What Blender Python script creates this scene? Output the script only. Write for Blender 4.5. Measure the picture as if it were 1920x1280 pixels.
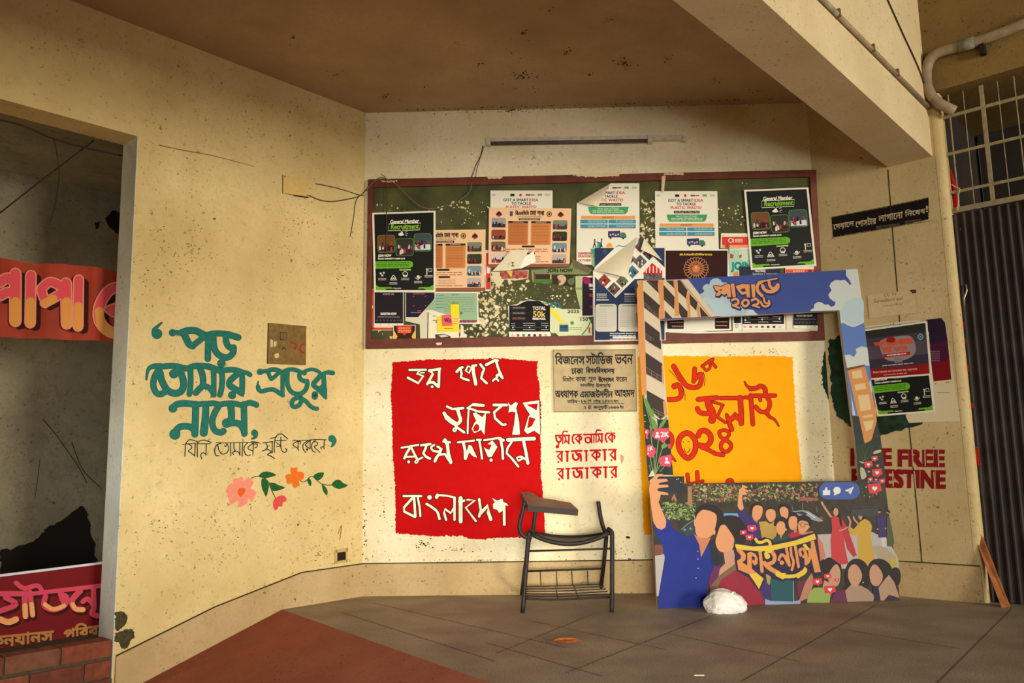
import bpy, bmesh, math, random
import numpy as np
from mathutils import Vector, geometry
for _o in list(bpy.data.objects): bpy.data.objects.remove(_o)
SC = bpy.context.scene
COL = SC.collection
random.seed(7)

# ------------------------------------------------------------------ camera
F, PITCH, ROLL, CAMH = 1553.0, 0.1447, -0.0192, 0.82
_f = np.array([0, math.cos(PITCH), math.sin(PITCH)])
_u = np.array([0, -math.sin(PITCH), math.cos(PITCH)])
_r = np.array([1.0, 0, 0])
_c, _s = math.cos(ROLL), math.sin(ROLL)
RT, UP = _c * _r + _s * _u, -_s * _r + _c * _u
FW = _f
CAM = np.array([0.0, 0.0, CAMH])
cd = bpy.data.cameras.new('camera')
cd.sensor_width = 36.0
cd.lens = 36.0 * F / 1920.0
cd.clip_start = 0.05
co = bpy.data.objects.new('camera', cd)
COL.objects.link(co)
from mathutils import Matrix
co.matrix_world = Matrix([[RT[0], UP[0], -FW[0], CAM[0]], [RT[1], UP[1], -FW[1], CAM[1]],
                          [RT[2], UP[2], -FW[2], CAM[2]], [0, 0, 0, 1]])
SC.camera = co

# ------------------------------------------------------------------ world, lights, exposure
SC.view_settings.view_transform = 'Standard'
SC.view_settings.look = 'None'
SC.view_settings.gamma = 1.0
SC.view_settings.exposure = 0.0
SC.view_settings.use_curve_mapping = False
W = bpy.data.worlds.new('world')
SC.world = W
W.use_nodes = True
_bg = W.node_tree.nodes['Background']
_bg.inputs[0].default_value = (1.0, 0.88, 0.68, 1)
_bg.inputs[1].default_value = 0.05

def area(name, loc, target, sx, sy, watts, col, spread=180):
    l = bpy.data.lights.new(name, 'AREA')
    l.shape = 'RECTANGLE'
    l.size, l.size_y, l.energy, l.color = sx, sy, watts, col
    l.spread = math.radians(spread)
    o = bpy.data.objects.new(name, l)
    o.location = loc
    o.rotation_euler = (Vector(target) - Vector(loc)).to_track_quat('-Z', 'Y').to_euler()
    COL.objects.link(o)
    return o
# daylight from the open entrance far to the right, added fill lamps behind the camera and by the jamb,
# and a lamp in the side room
area('entrance_daylight', (7.9, -4.3, 2.02), (0.3, 4.6, 1.4), 2.0, 2.3, 850, (1.0, 0.92, 0.76))
area('broad_fill', (1.6, -3.0, 0.9), (0.8, 5.3, 0.40), 1.6, 1.0, 30, (1.0, 0.96, 0.90), 80)  # added broad fill behind the camera, not a known opening
area('low_wall_fill', (0.1, -2.6, 0.75), (0.2, 5.3, 0.80), 1.3, 0.9, 21, (1.0, 0.97, 0.90), 37)  # added narrow fill that brightens the lower back wall
area('side_room_lamp', (-3.95, 3.75, 1.7), (-3.5, 4.9, 1.1), 0.4, 0.7, 15, (1.0, 0.80, 0.48))
area('jamb_fill', (-1.7, 2.6, 0.7), (-2.1, 4.42, 0.7), 0.3, 0.9, 2.2, (0.85, 0.95, 1.0), 60)  # added cool fill just out of view, whitens the jamb

# ------------------------------------------------------------------ geometry helpers
def ray(x, y):
    return RT * (x - 960.0) / F - UP * (y - 640.0) / F + FW

def V3(*a): return np.array(a, float)

class Pl:
    """a plane in the world; at(x, y, off) is the point of it seen at a pixel, lifted off along its normal"""
    def __init__(s, p0, n):
        s.p0 = np.array(p0, float)
        n = np.array(n, float)
        s.n = n / np.linalg.norm(n)
    def at(s, x, y, off=0.0):
        d = ray(x, y)
        return CAM + d * (np.dot(s.p0 - CAM, s.n) / np.dot(d, s.n)) + s.n * off
    def up(s, off):
        return Pl(s.p0 + s.n * off, s.n)

class MB:
    def __init__(s):
        s.v, s.f, s.mi, s.mats = [], [], [], []
    def mat(s, m):
        if m not in s.mats: s.mats.append(m)
        return s.mats.index(m)
    def face(s, pts, m):
        k = len(s.v)
        s.v.extend([tuple(float(c) for c in p) for p in pts])
        s.f.append(tuple(range(k, k + len(pts))))
        s.mi.append(s.mat(m))
    def mesh(s, verts, faces, m):
        k, i = len(s.v), s.mat(m)
        s.v.extend([tuple(float(c) for c in p) for p in verts])
        for q in faces:
            s.f.append(tuple(k + a for a in q)); s.mi.append(i)
    def slab(s, pts, n, t, m, m_side=None):
        """polygon pts extruded backwards by t along -n"""
        n = np.array(n, float); b = [np.array(p) - n * t for p in pts]
        s.face(pts, m); s.face(b[::-1], m_side or m)
        for i in range(len(pts)):
            j = (i + 1) % len(pts)
            s.face([pts[i], b[i], b[j], pts[j]], m_side or m)
    def box(s, o, a, b, c, m):
        """box from corner o along the vectors a, b, c"""
        o, a, b, c = [np.array(q, float) for q in (o, a, b, c)]
        p = [o, o + a, o + a + b, o + b]; q = [x + c for x in p]
        s.mesh(p + q, [(0, 3, 2, 1), (4, 5, 6, 7), (0, 1, 5, 4), (1, 2, 6, 5), (2, 3, 7, 6), (3, 0, 4, 7)], m)
    def tube(s, pts, r, m, seg=10, cap=True):
        pts = [np.array(p, float) for p in pts]
        rs = r if isinstance(r, (list, tuple)) else [r] * len(pts)
        vs, fs = [], []
        prev = None
        for i, p in enumerate(pts):
            t = pts[min(i + 1, len(pts) - 1)] - pts[max(i - 1, 0)]
            t = t / (np.linalg.norm(t) + 1e-12)
            if prev is None:
                a = np.array([0, 0, 1.0]) if abs(t[2]) < 0.9 else np.array([1.0, 0, 0])
            else: a = prev
            a = a - t * np.dot(a, t); a /= np.linalg.norm(a); prev = a
            b = np.cross(t, a)
            for k in range(seg):
                h = 2 * math.pi * k / seg
                vs.append(p + (a * math.cos(h) + b * math.sin(h)) * rs[i])
        for i in range(len(pts) - 1):
            for k in range(seg):
                k2 = (k + 1) % seg
                fs.append((i * seg + k, i * seg + k2, (i + 1) * seg + k2, (i + 1) * seg + k))
        if cap:
            fs.append(tuple(range(seg - 1, -1, -1)))
            fs.append(tuple((len(pts) - 1) * seg + k for k in range(seg)))
        s.mesh(vs, fs, m)
    def build(s, name, parent=None, smooth=False, bevel=0.0):
        me = bpy.data.meshes.new(name)
        if parent is not None: org = np.array(parent['_org'])
        else:
            a = np.array(s.v)
            org = np.array([(a[:, 0].min() + a[:, 0].max()) / 2, (a[:, 1].min() + a[:, 1].max()) / 2, a[:, 2].min()])
        me.from_pydata([tuple(np.array(p) - org) for p in s.v], [], s.f)
        for m in s.mats: me.materials.append(m)
        me.polygons.foreach_set('material_index', s.mi)
        if smooth: me.polygons.foreach_set('use_smooth', [True] * len(s.f))
        me.update()
        o = bpy.data.objects.new(name, me)
        COL.objects.link(o)
        o['_org'] = [float(c) for c in org]
        if parent is not None: o.parent = parent
        else: o.location = org
        if bevel:
            b = o.modifiers.new('bevel', 'BEVEL'); b.width = bevel; b.segments = 2; b.limit_method = 'ANGLE'
        return o

def thing(name, loc):
    o = bpy.data.objects.new(name, None)
    o.empty_display_size = 0.05
    o.location = loc
    COL.objects.link(o)
    o['_org'] = [float(c) for c in loc]
    return o

def tag(o, label, cat, group=None, kind=None):
    if label: o['label'] = label
    if cat: o['category'] = cat
    if group: o['group'] = group
    if kind: o['kind'] = kind
    return o

def struct(o):
    o['kind'] = 'structure'
    return o

def catmull(P, n=5, closed=False):
    P = [np.array(p, float) for p in P]
    if len(P) < 3: return P
    out = []
    m = len(P)
    for i in range(m if closed else m - 1):
        if closed: a, b, c, d = P[(i - 1) % m], P[i], P[(i + 1) % m], P[(i + 2) % m]
        else: a, b, c, d = P[max(i - 1, 0)], P[i], P[i + 1], P[min(i + 2, m - 1)]
        for k in range(n):
            t = k / n
            out.append(0.5 * ((2 * b) + (c - a) * t + (2 * a - 5 * b + 4 * c - d) * t * t + (3 * b - a - 3 * c + d) * t ** 3))
    if not closed: out.append(P[-1])
    return out

# ------------------------------------------------------------------ flat artwork
def zx(ox, oy, sx, sy=None):
    """reading frame: a photo crop that starts at (ox, oy) and is magnified sx times"""
    sy = sy or sx
    return lambda X, Y: (ox + X / sx, oy + Y / sy)

def quad(a, b, c, d, w=100.0, h=141.0):
    """reading frame of a sheet with corners top-left, top-right, bottom-right, bottom-left"""
    def f(X, Y):
        u, v = X / w, Y / h
        return (a[0] * (1 - u) * (1 - v) + b[0] * u * (1 - v) + c[0] * u * v + d[0] * (1 - u) * v,
                a[1] * (1 - u) * (1 - v) + b[1] * u * (1 - v) + c[1] * u * v + d[1] * (1 - u) * v)
    return f

def ribbon(pts, w0, w1, closed=False):
    """list of 2-D polygons of a brush stroke with round ends"""
    n = len(pts); polys = []; L, R = [], []
    if n == 1:
        x, y = pts[0]
        return [[(x + w0 / 2 * math.cos(2 * math.pi * k / 16), y + w0 / 2 * math.sin(2 * math.pi * k / 16)) for k in range(16)]]
    for i, p in enumerate(pts):
        if closed: a, b = pts[(i - 1) % n], pts[(i + 1) % n]
        else: a, b = pts[max(i - 1, 0)], pts[min(i + 1, n - 1)]
        d = np.array(b) - np.array(a); l = np.linalg.norm(d) + 1e-9; d = d / l
        w = (w0 + (w1 - w0) * i / (n - 1)) / 2
        L.append((p[0] - d[1] * w, p[1] + d[0] * w)); R.append((p[0] + d[1] * w, p[1] - d[0] * w))
    for i in range(n if closed else n - 1):
        j = (i + 1) % n
        polys.append([L[i], L[j], R[j], R[i]])
    if not closed:
        for p, w in ((pts[0], w0), (pts[-1], w1)):
            polys.append([(p[0] + w / 2 * math.cos(2 * math.pi * k / 12), p[1] + w / 2 * math.sin(2 * math.pi * k / 12)) for k in range(12)])
    return polys

def jag(P, amp, step):
    out = []
    for i in range(len(P)):
        a, b = np.array(P[i], float), np.array(P[(i + 1) % len(P)], float)
        n = max(1, int(np.linalg.norm(b - a) / step))
        for k in range(n):
            q = a + (b - a) * k / n
            out.append(q + np.array([random.gauss(0, amp), random.gauss(0, amp)]))
    return out

def art(mb, sh, xf, data, m, off, grow=0.0):
    """strokes and patches. each item 'head: x y x y ...'. head: p polygon, q rounded polygon, jA patch with a
    ragged edge, eR dot, W or W>W stroke (suffix l: straight, c: closed)"""
    for n_it, it in enumerate(data.split('|')):
        it = it.strip()
        if not it: continue
        lift = off + 5e-6 * n_it
        head, body = it.split(':')
        head = head.strip()
        c = [float(t) for t in body.split()]
        P = list(zip(c[0::2], c[1::2]))
        polys = []
        if head[0] in 'pqj':
            if head[0] == 'q': P = catmull(P, 4, True)
            if head[0] == 'j':
                amp = float(head[1:] or 2); P = jag(P, amp, amp * 3.0)
            polys = [P]
            if grow: polys += ribbon(P, 2 * grow, 2 * grow, True)
        elif head[0] == 'e':
            r = float(head[1:])
            for p in P: polys += ribbon([p], 2 * (r + grow), 0)
        else:
            st = head[-1] == 'l' or head[-2:] == 'lc'
            cl = head[-1] == 'c'
            h = head.rstrip('lc')
            w0, w1 = [float(t) for t in h.split('>')] if '>' in h else (float(h), float(h))
            if not st: P = catmull(P, 5, cl)
            polys = ribbon([tuple(p) for p in P], w0 + 2 * grow, w1 + 2 * grow, cl)
        for q in polys:
            mb.face([sh.at(*xf(a, b), lift + (2e-6 if len(q) == 12 else 0.0)) for a, b in q], m)

def rect(mb, sh, xf, x0, y0, x1, y1, m, off, r=0.0):
    if r:
        P = []
        for cx, cy, a0 in ((x1 - r, y0 + r, -90), (x1 - r, y1 - r, 0), (x0 + r, y1 - r, 90), (x0 + r, y0 + r, 180)):
            for k in range(5):
                a = math.radians(a0 + 22.5 * k); P.append((cx + r * math.cos(a), cy + r * math.sin(a)))
    else: P = [(x0, y0), (x1, y0), (x1, y1), (x0, y1)]
    mb.face([sh.at(*xf(a, b), off) for a, b in P], m)

# lettering: outlines of the built-in font, filled by winding number so that overlapping contours stay solid
_TC = {}
def _outline(ch):
    c = bpy.data.curves.new('t', 'FONT'); c.body = ch; c.size = 1; c.fill_mode = 'NONE'; c.resolution_u = 3
    o = bpy.data.objects.new('t', c); COL.objects.link(o)
    dg = bpy.context.evaluated_depsgraph_get()
    me = bpy.data.meshes.new_from_object(o.evaluated_get(dg))
    vs = [(v.co.x, v.co.y) for v in me.vertices]; es = [tuple(e.vertices) for e in me.edges]
    bpy.data.objects.remove(o); bpy.data.curves.remove(c); bpy.data.meshes.remove(me)
    return vs, es

def text2d(s):
    if s in _TC: return _TC[s]
    vs, es = _outline(s)
    nxt = {}
    for a, b in es: nxt.setdefault(a, []).append(b); nxt.setdefault(b, []).append(a)
    loops, seen = [], set()
    for a0 in range(len(vs)):
        if a0 in seen or a0 not in nxt: continue
        lp, a, p = [a0], nxt[a0][0], a0
        seen.add(a0)
        # the font's own edge order gives the direction
        if (a0, a) not in _eset(es): a = nxt[a0][-1]
        while a != a0 and a not in seen:
            lp.append(a); seen.add(a)
            q = [x for x in nxt[a] if x != p]
            p, a = a, (q[0] if q else a0)
        loops.append(lp)
    ov, oe, of, _, _, _ = geometry.delaunay_2d_cdt([Vector(v) for v in vs], es, [], 0, 1e-6)
    segs = []
    for lp in loops:
        pts = [vs[i] for i in lp]
        for i in range(len(pts)): segs.append((*pts[i], *pts[(i + 1) % len(pts)]))
    S = np.array(segs) if segs else np.zeros((0, 4))
    fs = []
    for f in of:
        cx = sum(ov[i].x for i in f) / 3; cy = sum(ov[i].y for i in f) / 3
        y0, y1 = S[:, 1], S[:, 3]
        up = (y0 <= cy) & (y1 > cy); dn = (y1 <= cy) & (y0 > cy)
        xc = S[:, 0] + (cy - y0) / np.where(y1 == y0, 1, y1 - y0) * (S[:, 2] - S[:, 0])
        wn = int((up & (xc > cx)).sum()) - int((dn & (xc > cx)).sum())
        if wn: fs.append(tuple(f))
    r = ([(v.x, v.y) for v in ov], fs)
    _TC[s] = r
    return r
_ES = {}
def _eset(es):
    k = id(es)
    if k not in _ES: _ES.clear(); _ES[k] = set(es)
    return _ES[k]

def text(mb, sh, xf, s, x0, y0, x1, y1, m, off, slant=0.0, bold=0.0, rise=0.0):
    """fit the string into the box x0 y0 x1 y1 of the reading frame (rise: right end raised by so much)"""
    vs, fs = text2d(s)
    if not fs: return
    used = sorted({i for f in fs for i in f})
    X = [vs[i][0] for i in used]; Y = [vs[i][1] for i in used]
    ax, bx, ay, by = min(X), max(X), min(Y), max(Y)
    for k_, (dx, dy) in enumerate(((0, 0),) if not bold else [(i * bold / 2, j * bold / 2) for i in (-2, 0, 2) for j in (-2, 0, 2)] + [(-bold / 2, -bold / 2), (bold / 2, bold / 2)]):
        P = []
        for x, y in vs:
            u, v = (x - ax) / (bx - ax + 1e-9), (y - ay) / (by - ay + 1e-9)
            P.append(sh.at(*xf(x0 + u * (x1 - x0) + slant * v + dx, y1 - v * (y1 - y0) - rise * u + dy), off + 3e-6 * k_))
        mb.mesh(P, fs, m)

# ------------------------------------------------------------------ materials
def rgb(r, g, b):
    """display colour 0-255 -> linear"""
    f = lambda c: (c / 255 / 12.92) if c / 255 <= 0.04045 else ((c / 255 + 0.055) / 1.055) ** 2.4
    return (f(r), f(g), f(b), 1.0)

class N:
    def __init__(s, m): s.t = m.node_tree
    def new(s, k, **kw):
        n = s.t.nodes.new(k)
        for a, b in kw.items(): setattr(n, a, b)
        return n
    def link(s, a, b): s.t.links.new(a, b)

_M = {}
def flat(name, c, rough=0.6, var=0.0, scale=30.0, metal=0.0, bump=0.0, spec=0.3):
    """plain material, optionally mottled"""
    if name in _M: return _M[name]
    m = bpy.data.materials.new(name); m.use_nodes = True
    b = m.node_tree.nodes['Principled BSDF']
    b.inputs['Base Color'].default_value = c
    b.inputs['Roughness'].default_value = rough
    b.inputs['Metallic'].default_value = metal
    b.inputs['Specular IOR Level'].default_value = spec
    if var or bump:
        n = N(m)
        tc = n.new('ShaderNodeNewGeometry')
        no = n.new('ShaderNodeTexNoise'); no.inputs['Scale'].default_value = scale; no.inputs['Detail'].default_value = 4
        n.link(tc.outputs['Position'], no.inputs['Vector'])
        if var:
            r = n.new('ShaderNodeValToRGB')
            r.color_ramp.elements[0].position = 0.3; r.color_ramp.elements[1].position = 0.7
            r.color_ramp.elements[0].color = tuple(x * (1 - var) for x in c[:3]) + (1,)
            r.color_ramp.elements[1].color = tuple(min(1, x * (1 + var)) for x in c[:3]) + (1,)
            n.link(no.outputs['Fac'], r.inputs['Fac']); n.link(r.outputs['Color'], b.inputs['Base Color'])
        if bump:
            bp = n.new('ShaderNodeBump'); bp.inputs['Strength'].default_value = bump; bp.inputs['Distance'].default_value = 0.01
            n.link(no.outputs['Fac'], bp.inputs['Height']); n.link(bp.outputs['Normal'], b.inputs['Normal'])
    _M[name] = m
    return m

def C(r, g, b, rough=0.7, var=0.0, scale=40.0):
    """printed or painted colour"""
    return flat('print_%d_%d_%d_%g_%g' % (r, g, b, rough, var), rgb(r, g, b), rough, var, scale, spec=0.15)

def stucco(name, c_lo, c_hi, c_dirt, dirt=0.55, speck=0.66, bump=0.35, fine=150.0, patch=None):
    m = bpy.data.materials.new(name); m.use_nodes = True
    n = N(m); b = m.node_tree.nodes['Principled BSDF']
    b.inputs['Roughness'].default_value = 0.9; b.inputs['Specular IOR Level'].default_value = 0.1
    g = n.new('ShaderNodeNewGeometry')
    def noise(sc, det=5, dist=0.0, ro=0.6):
        o = n.new('ShaderNodeTexNoise'); o.inputs['Scale'].default_value = sc; o.inputs['Detail'].default_value = det
        o.inputs['Roughness'].default_value = ro; o.inputs['Distortion'].default_value = dist
        n.link(g.outputs['Position'], o.inputs['Vector']); return o.outputs['Fac']
    def ramp(fac, p0, p1, c0=(0, 0, 0, 1), c1=(1, 1, 1, 1)):
        r = n.new('ShaderNodeValToRGB'); e = r.color_ramp.elements
        e[0].position, e[1].position, e[0].color, e[1].color = p0, p1, c0, c1
        n.link(fac, r.inputs['Fac']); return r.outputs['Color']
    def mix(fac, a, bb):
        x = n.new('ShaderNodeMix', data_type='RGBA')
        n.link(fac, x.inputs[0])
        for v, i in ((a, 6), (bb, 7)):
            if isinstance(v, tuple): x.inputs[i].default_value = v
            else: n.link(v, x.inputs[i])
        return x.outputs[2]
    def mul(a, bb):
        x = n.new('ShaderNodeMath', operation='MULTIPLY')
        for v, i in ((a, 0), (bb, 1)):
            if isinstance(v, float): x.inputs[i].default_value = v
            else: n.link(v, x.inputs[i])
        return x.outputs[0]
    base = ramp(noise(2.2, 6), 0.32, 0.68, c_lo, c_hi)
    base = mix(mul(ramp(noise(fine * 0.35, 3), 0.45, 0.62), 0.35), base, c_lo)
    blot = mul(ramp(noise(14.0, 9, 0.2, 0.8), dirt, dirt + 0.16), 0.40)
    base = mix(blot, base, c_dirt)
    sp = mul(ramp(noise(fine * 0.34, 3), speck - 0.03, speck + 0.03), ramp(noise(3.5, 4), 0.36, 0.60))
    base = mix(mul(sp, 0.85), base, tuple(0.45 * x for x in c_dirt[:3]) + (1,))
    n.link(base, b.inputs['Base Color'])
    bp = n.new('ShaderNodeBump'); bp.inputs['Strength'].default_value = bump; bp.inputs['Distance'].default_value = 0.006
    n.link(noise(fine, 4), bp.inputs['Height']); n.link(bp.outputs['Normal'], b.inputs['Normal'])
    return m
# ------------------------------------------------------------------ the corner of the hall: main planes
def az(d): return np.array([math.cos(math.radians(d)), math.sin(math.radians(d)), 0.0])
def nrm(d): return np.array([d[1], -d[0], 0.0])          # towards the hall
ZU = np.array([0, 0, 1.0])
PL = V3(-0.980, 5.423, 0)                                  # foot of the left corner
PR = V3(2.005, 5.270, 0)                                   # foot of the right corner
DB = (PR - PL) / np.linalg.norm(PR - PL)
DL, DR = az(47.6), az(-42.4)
NB, NL, NR = nrm(DB), nrm(DL), nrm(DR)
BACK, LEFT, RIGHT = Pl(PL, NB), Pl(PL, NL), Pl(PR, NR)
FLOOR = Pl((0, 0, 0), (0, 0, 1))
def lw(s, z, off=0.0): return PL - DL * s + ZU * z + NL * off
def rw(s, z, off=0.0): return PR + DR * s + ZU * z + NR * off
def bw(s, z, off=0.0): return PL + DB * s + ZU * z + NB * off
WB = float(np.linalg.norm(PR - PL))
# ceiling slopes a little
def zc(p): return 3.222 - 0.019 * (p[0] + 0.98)
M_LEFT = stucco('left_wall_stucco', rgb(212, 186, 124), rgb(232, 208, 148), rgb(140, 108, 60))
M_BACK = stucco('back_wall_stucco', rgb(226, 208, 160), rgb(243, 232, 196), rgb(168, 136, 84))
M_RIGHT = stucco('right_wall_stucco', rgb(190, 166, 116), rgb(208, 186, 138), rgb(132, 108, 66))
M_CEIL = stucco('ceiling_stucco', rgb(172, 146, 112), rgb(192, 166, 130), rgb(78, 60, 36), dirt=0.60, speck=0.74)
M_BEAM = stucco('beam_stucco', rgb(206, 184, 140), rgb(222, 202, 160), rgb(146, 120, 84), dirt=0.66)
M_PLINTH = stucco('plinth_stucco', rgb(184, 156, 108), rgb(206, 178, 130), rgb(112, 94, 58))
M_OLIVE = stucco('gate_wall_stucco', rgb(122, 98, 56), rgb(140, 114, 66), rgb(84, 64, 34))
M_REVEAL = stucco('daylit_reveal_plaster', rgb(196, 196, 180), rgb(226, 226, 212), rgb(140, 130, 104))
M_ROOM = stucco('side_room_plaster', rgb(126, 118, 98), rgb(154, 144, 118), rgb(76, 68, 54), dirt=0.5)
M_CRACK = flat('dark_crack', rgb(58, 44, 28), 0.9)
T = 0.18

# back wall, 12 cm thick
mb = MB()
e0, e1 = bw(-0.10, -0.6), bw(WB + 0.10, -0.6)
mb.box(e0, e1 - e0, ZU * 4.0, -NB * 0.12, M_BACK)
struct(mb.build('wall_back'))
# left wall with its wide opening
S1 = 1.530
ZL = 2.612
mb = MB()
mb.box(lw(-0.02, -0.9), -DL * (S1 + 0.02), ZU * 4.3, -NL * T, M_LEFT)
mb.box(lw(S1, ZL), -DL * 2.4, ZU * (3.4 - ZL), -NL * T, M_LEFT)
ol = mb.build('wall_left'); struct(ol)
mb = MB()   # jamb plaster, its cool daylight put into the pale colour
mb.box(lw(S1 + 0.004, -0.2, 0.0), DL * 0.004, ZU * (ZL + 0.2), -NL * (T + 0.002), M_REVEAL)
struct(mb.build('trim_1'))
# right wall and its column
SE = 0.752
mb = MB()
mb.box(rw(-0.02, -0.3), DR * (SE + 0.02), ZU * 3.9, -NR * 0.3, M_RIGHT)
struct(mb.build('wall_right'))
# rounded plaster nosing on the column edge
mb = MB()
prof = []
for k in range(7):
    a = math.radians(90 * k / 6)
    prof.append((0.045 * math.sin(a), -0.03 + 0.03 * math.cos(a)))
prof = [(0, -0.10)] + prof[:1] + prof[1:] + [(0.045, -0.10)]
lo = [rw(SE + a, -0.02, b + 0.001) for a, b in prof]; hi = [rw(SE + a, 2.98, b + 0.001) for a, b in prof]
n = len(prof)
mb.mesh(lo + hi, [(i, (i + 1) % n, n + (i + 1) % n, n + i) for i in range(n)] + [tuple(range(n))[::-1], tuple(range(n, 2 * n))], M_RIGHT)
struct(mb.build('trim_2'))
# construction joint between wall and column
mb = MB()
for a, b in (((1665, 318), (1690, 640)), ((1690, 640), (1729, 1054))):
    p, q = RIGHT.at(*a, 0.0015), RIGHT.at(*b, 0.0015)
    mb.mesh([p - DR * 0.003, p + DR * 0.003, q + DR * 0.003, q - DR * 0.003], [(0, 1, 2, 3)], M_CRACK)
struct(mb.build('trim_3'))

# ceiling slab
mb = MB()
cp = [(-4.2, 1.2), (-0.75, 1.2), (2.36, 4.74), (2.6, 5.7), (-1.2, 5.7), (-4.2, 4.2)]
mb.mesh([(x, y, zc((x, y))) for x, y in cp] + [(x, y, 3.5) for x, y in cp],
        [(0, 1, 2, 3, 4, 5), (11, 10, 9, 8, 7, 6)] + [(i, i + 6, (i + 1) % 6 + 6, (i + 1) % 6) for i in range(6)], M_CEIL)
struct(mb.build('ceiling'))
# beam that lands on the column
ZBM = 2.59
bl0, bl1 = RIGHT.at(1665, 315), RIGHT.at(1748, 290)
bl0[2] = bl1[2] = ZBM
DBM = az(48.7)
mb = MB()
A, B = bl0 - DBM * 7.5, bl1 - DBM * 7.5
b0, b1 = bl0 + DBM * 0.05, bl1 + DBM * 0.05
mb.mesh([A, B, b1, b0] + [p + ZU * 1.6 for p in (A, B, b1, b0)],
        [(0, 3, 2, 1), (4, 5, 6, 7), (0, 1, 5, 4), (1, 2, 6, 5), (2, 3, 7, 6), (3, 0, 4, 7)], M_BEAM)
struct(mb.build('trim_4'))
# wall over the gate
GREC = 0.07
mb = MB()
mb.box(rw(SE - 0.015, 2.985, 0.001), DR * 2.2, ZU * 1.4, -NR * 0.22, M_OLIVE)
struct(mb.build('wall_gate'))

# floor: grey terrazzo on the right of the fold line, red ramp falling to the left of it
FA, FB_ = V3(-1.286, 4.872, 0), V3(-0.105, 3.270, 0)
FD = (FB_ - FA) / np.linalg.norm(FB_ - FA)
FN = np.array([FD[1], -FD[0], 0.0])                         # towards the ramp
if FN[0] > 0: FN = -FN
RD = V3(-1.939, 4.374, -0.262)
SLOPE = RD[2] / float(np.dot(RD - FA, FN))
def zr(p): return SLOPE * float(np.dot(np.array([p[0], p[1], 0]) - FA, FN))
m = bpy.data.materials.new('grey_floor'); m.use_nodes = True
n = N(m); bs = m.node_tree.nodes['Principled BSDF']; bs.inputs['Roughness'].default_value = 0.62; bs.inputs['Specular IOR Level'].default_value = 0.25
g = n.new('ShaderNodeNewGeometry')
no = n.new('ShaderNodeTexNoise'); no.inputs['Scale'].default_value = 3.0; no.inputs['Detail'].default_value = 8
n.link(g.outputs['Position'], no.inputs['Vector'])
r = n.new('ShaderNodeValToRGB'); r.color_ramp.elements[0].position = 0.3; r.color_ramp.elements[1].position = 0.72
r.color_ramp.elements[0].color = rgb(140, 125, 108); r.color_ramp.elements[1].color = rgb(178, 162, 142)
n.link(no.outputs['Fac'], r.inputs['Fac'])
n2 = n.new('ShaderNodeTexNoise'); n2.inputs['Scale'].default_value = 140; n2.inputs['Detail'].default_value = 2
n.link(g.outputs['Position'], n2.inputs['Vector'])
r2 = n.new('ShaderNodeValToRGB'); r2.color_ramp.elements[0].position = 0.35; r2.color_ramp.elements[1].position = 0.65
r2.color_ramp.elements[0].color = (0.62, 0.62, 0.62, 1); r2.color_ramp.elements[1].color = (1.1, 1.1, 1.1, 1)
n.link(n2.outputs['Fac'], r2.inputs['Fac'])
mx = n.new('ShaderNodeMix', data_type='RGBA', blend_type='MULTIPLY'); mx.inputs[0].default_value = 1.0
n.link(r.outputs[0], mx.inputs[6]); n.link(r2.outputs[0], mx.inputs[7]); n.link(mx.outputs[2], bs.inputs['Base Color'])
M_FLOOR = m
M_RAMP = stucco('red_oxide_floor', rgb(150, 86, 64), rgb(170, 102, 78), rgb(100, 68, 52), dirt=0.6, bump=0.1)
mb = MB()
f0, f1 = FA - FD * 0.25, FA + FD * 7.5
mb.face([f0, f1, (6, -2.5, 0), (6, 5.2, 0), (2.6, 5.6, 0), (-1.1, 5.7, 0)], M_FLOOR)
struct(mb.build('floor'))
mb = MB()
rp = [f0, f0 + FN * 3.0, f1 + FN * 3.0, f1]
mb.face([(p[0], p[1], zr(p)) for p in rp], M_RAMP)
struct(mb.build('floor_ramp'))
# joints between the floor slabs
mb = MB()
M_JOINT = flat('floor_joint', rgb(96, 82, 68), 0.9)
for a, b in (((1389, 1278), (1640, 1136)), ((1060, 1262), (1345, 1150)), ((1745, 1293), (1897, 1141)), ((912, 1205), (1130, 1268)),
             ((1254, 1188), (1500, 1240)), ((700, 1130), (1060, 1214)), ((1000, 1165), (1250, 1218)), ((930, 1225), (1110, 1152)),
             ((1560, 1176), (1800, 1216)), ((640, 1148), (930, 1240))):
    p, q = FLOOR.at(*a, 0.0012), FLOOR.at(*b, 0.0012)
    d = (q - p) / np.linalg.norm(q - p); w = np.array([-d[1], d[0], 0]) * 0.0020
    mb.mesh([p - w, p + w, q + w, q - w], [(0, 1, 2, 3)], M_JOINT)
struct(mb.build('trim_5'))

# plinths
PH = 0.197
def plinth(name, pts, nn, ends=None):
    """pts: foot points; cross-section with a small ledge"""
    mb = MB(); k = len(pts); vs = []
    for p in pts:
        for h, d in ((-0.25, 0.014), (PH - 0.004, 0.014), (PH, 0.010), (PH, -0.01), (-0.25, -0.01)):
            vs.append(np.array(p) + ZU * h + nn * d)
    fs = []
    for i in range(k - 1):
        for j in range(5):
            fs.append((i * 5 + j, i * 5 + (j + 1) % 5, (i + 1) * 5 + (j + 1) % 5, (i + 1) * 5 + j))
    fs += [tuple(range(5))[::-1], tuple((k - 1) * 5 + j for j in range(5))]
    mb.mesh(vs, fs, M_PLINTH)
    for i in range(k - 1):                                    # dirty line along the top
        a, b = np.array(pts[i]) + ZU * (PH + 0.001) + nn * 0.0095, np.array(pts[i + 1]) + ZU * (PH + 0.001) + nn * 0.0095
        mb.mesh([a, b, b + ZU * 0.005 - nn * 0.006, a + ZU * 0.005 - nn * 0.006], [(0, 1, 2, 3)], M_CRACK)
    return struct(mb.build(name))
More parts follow.
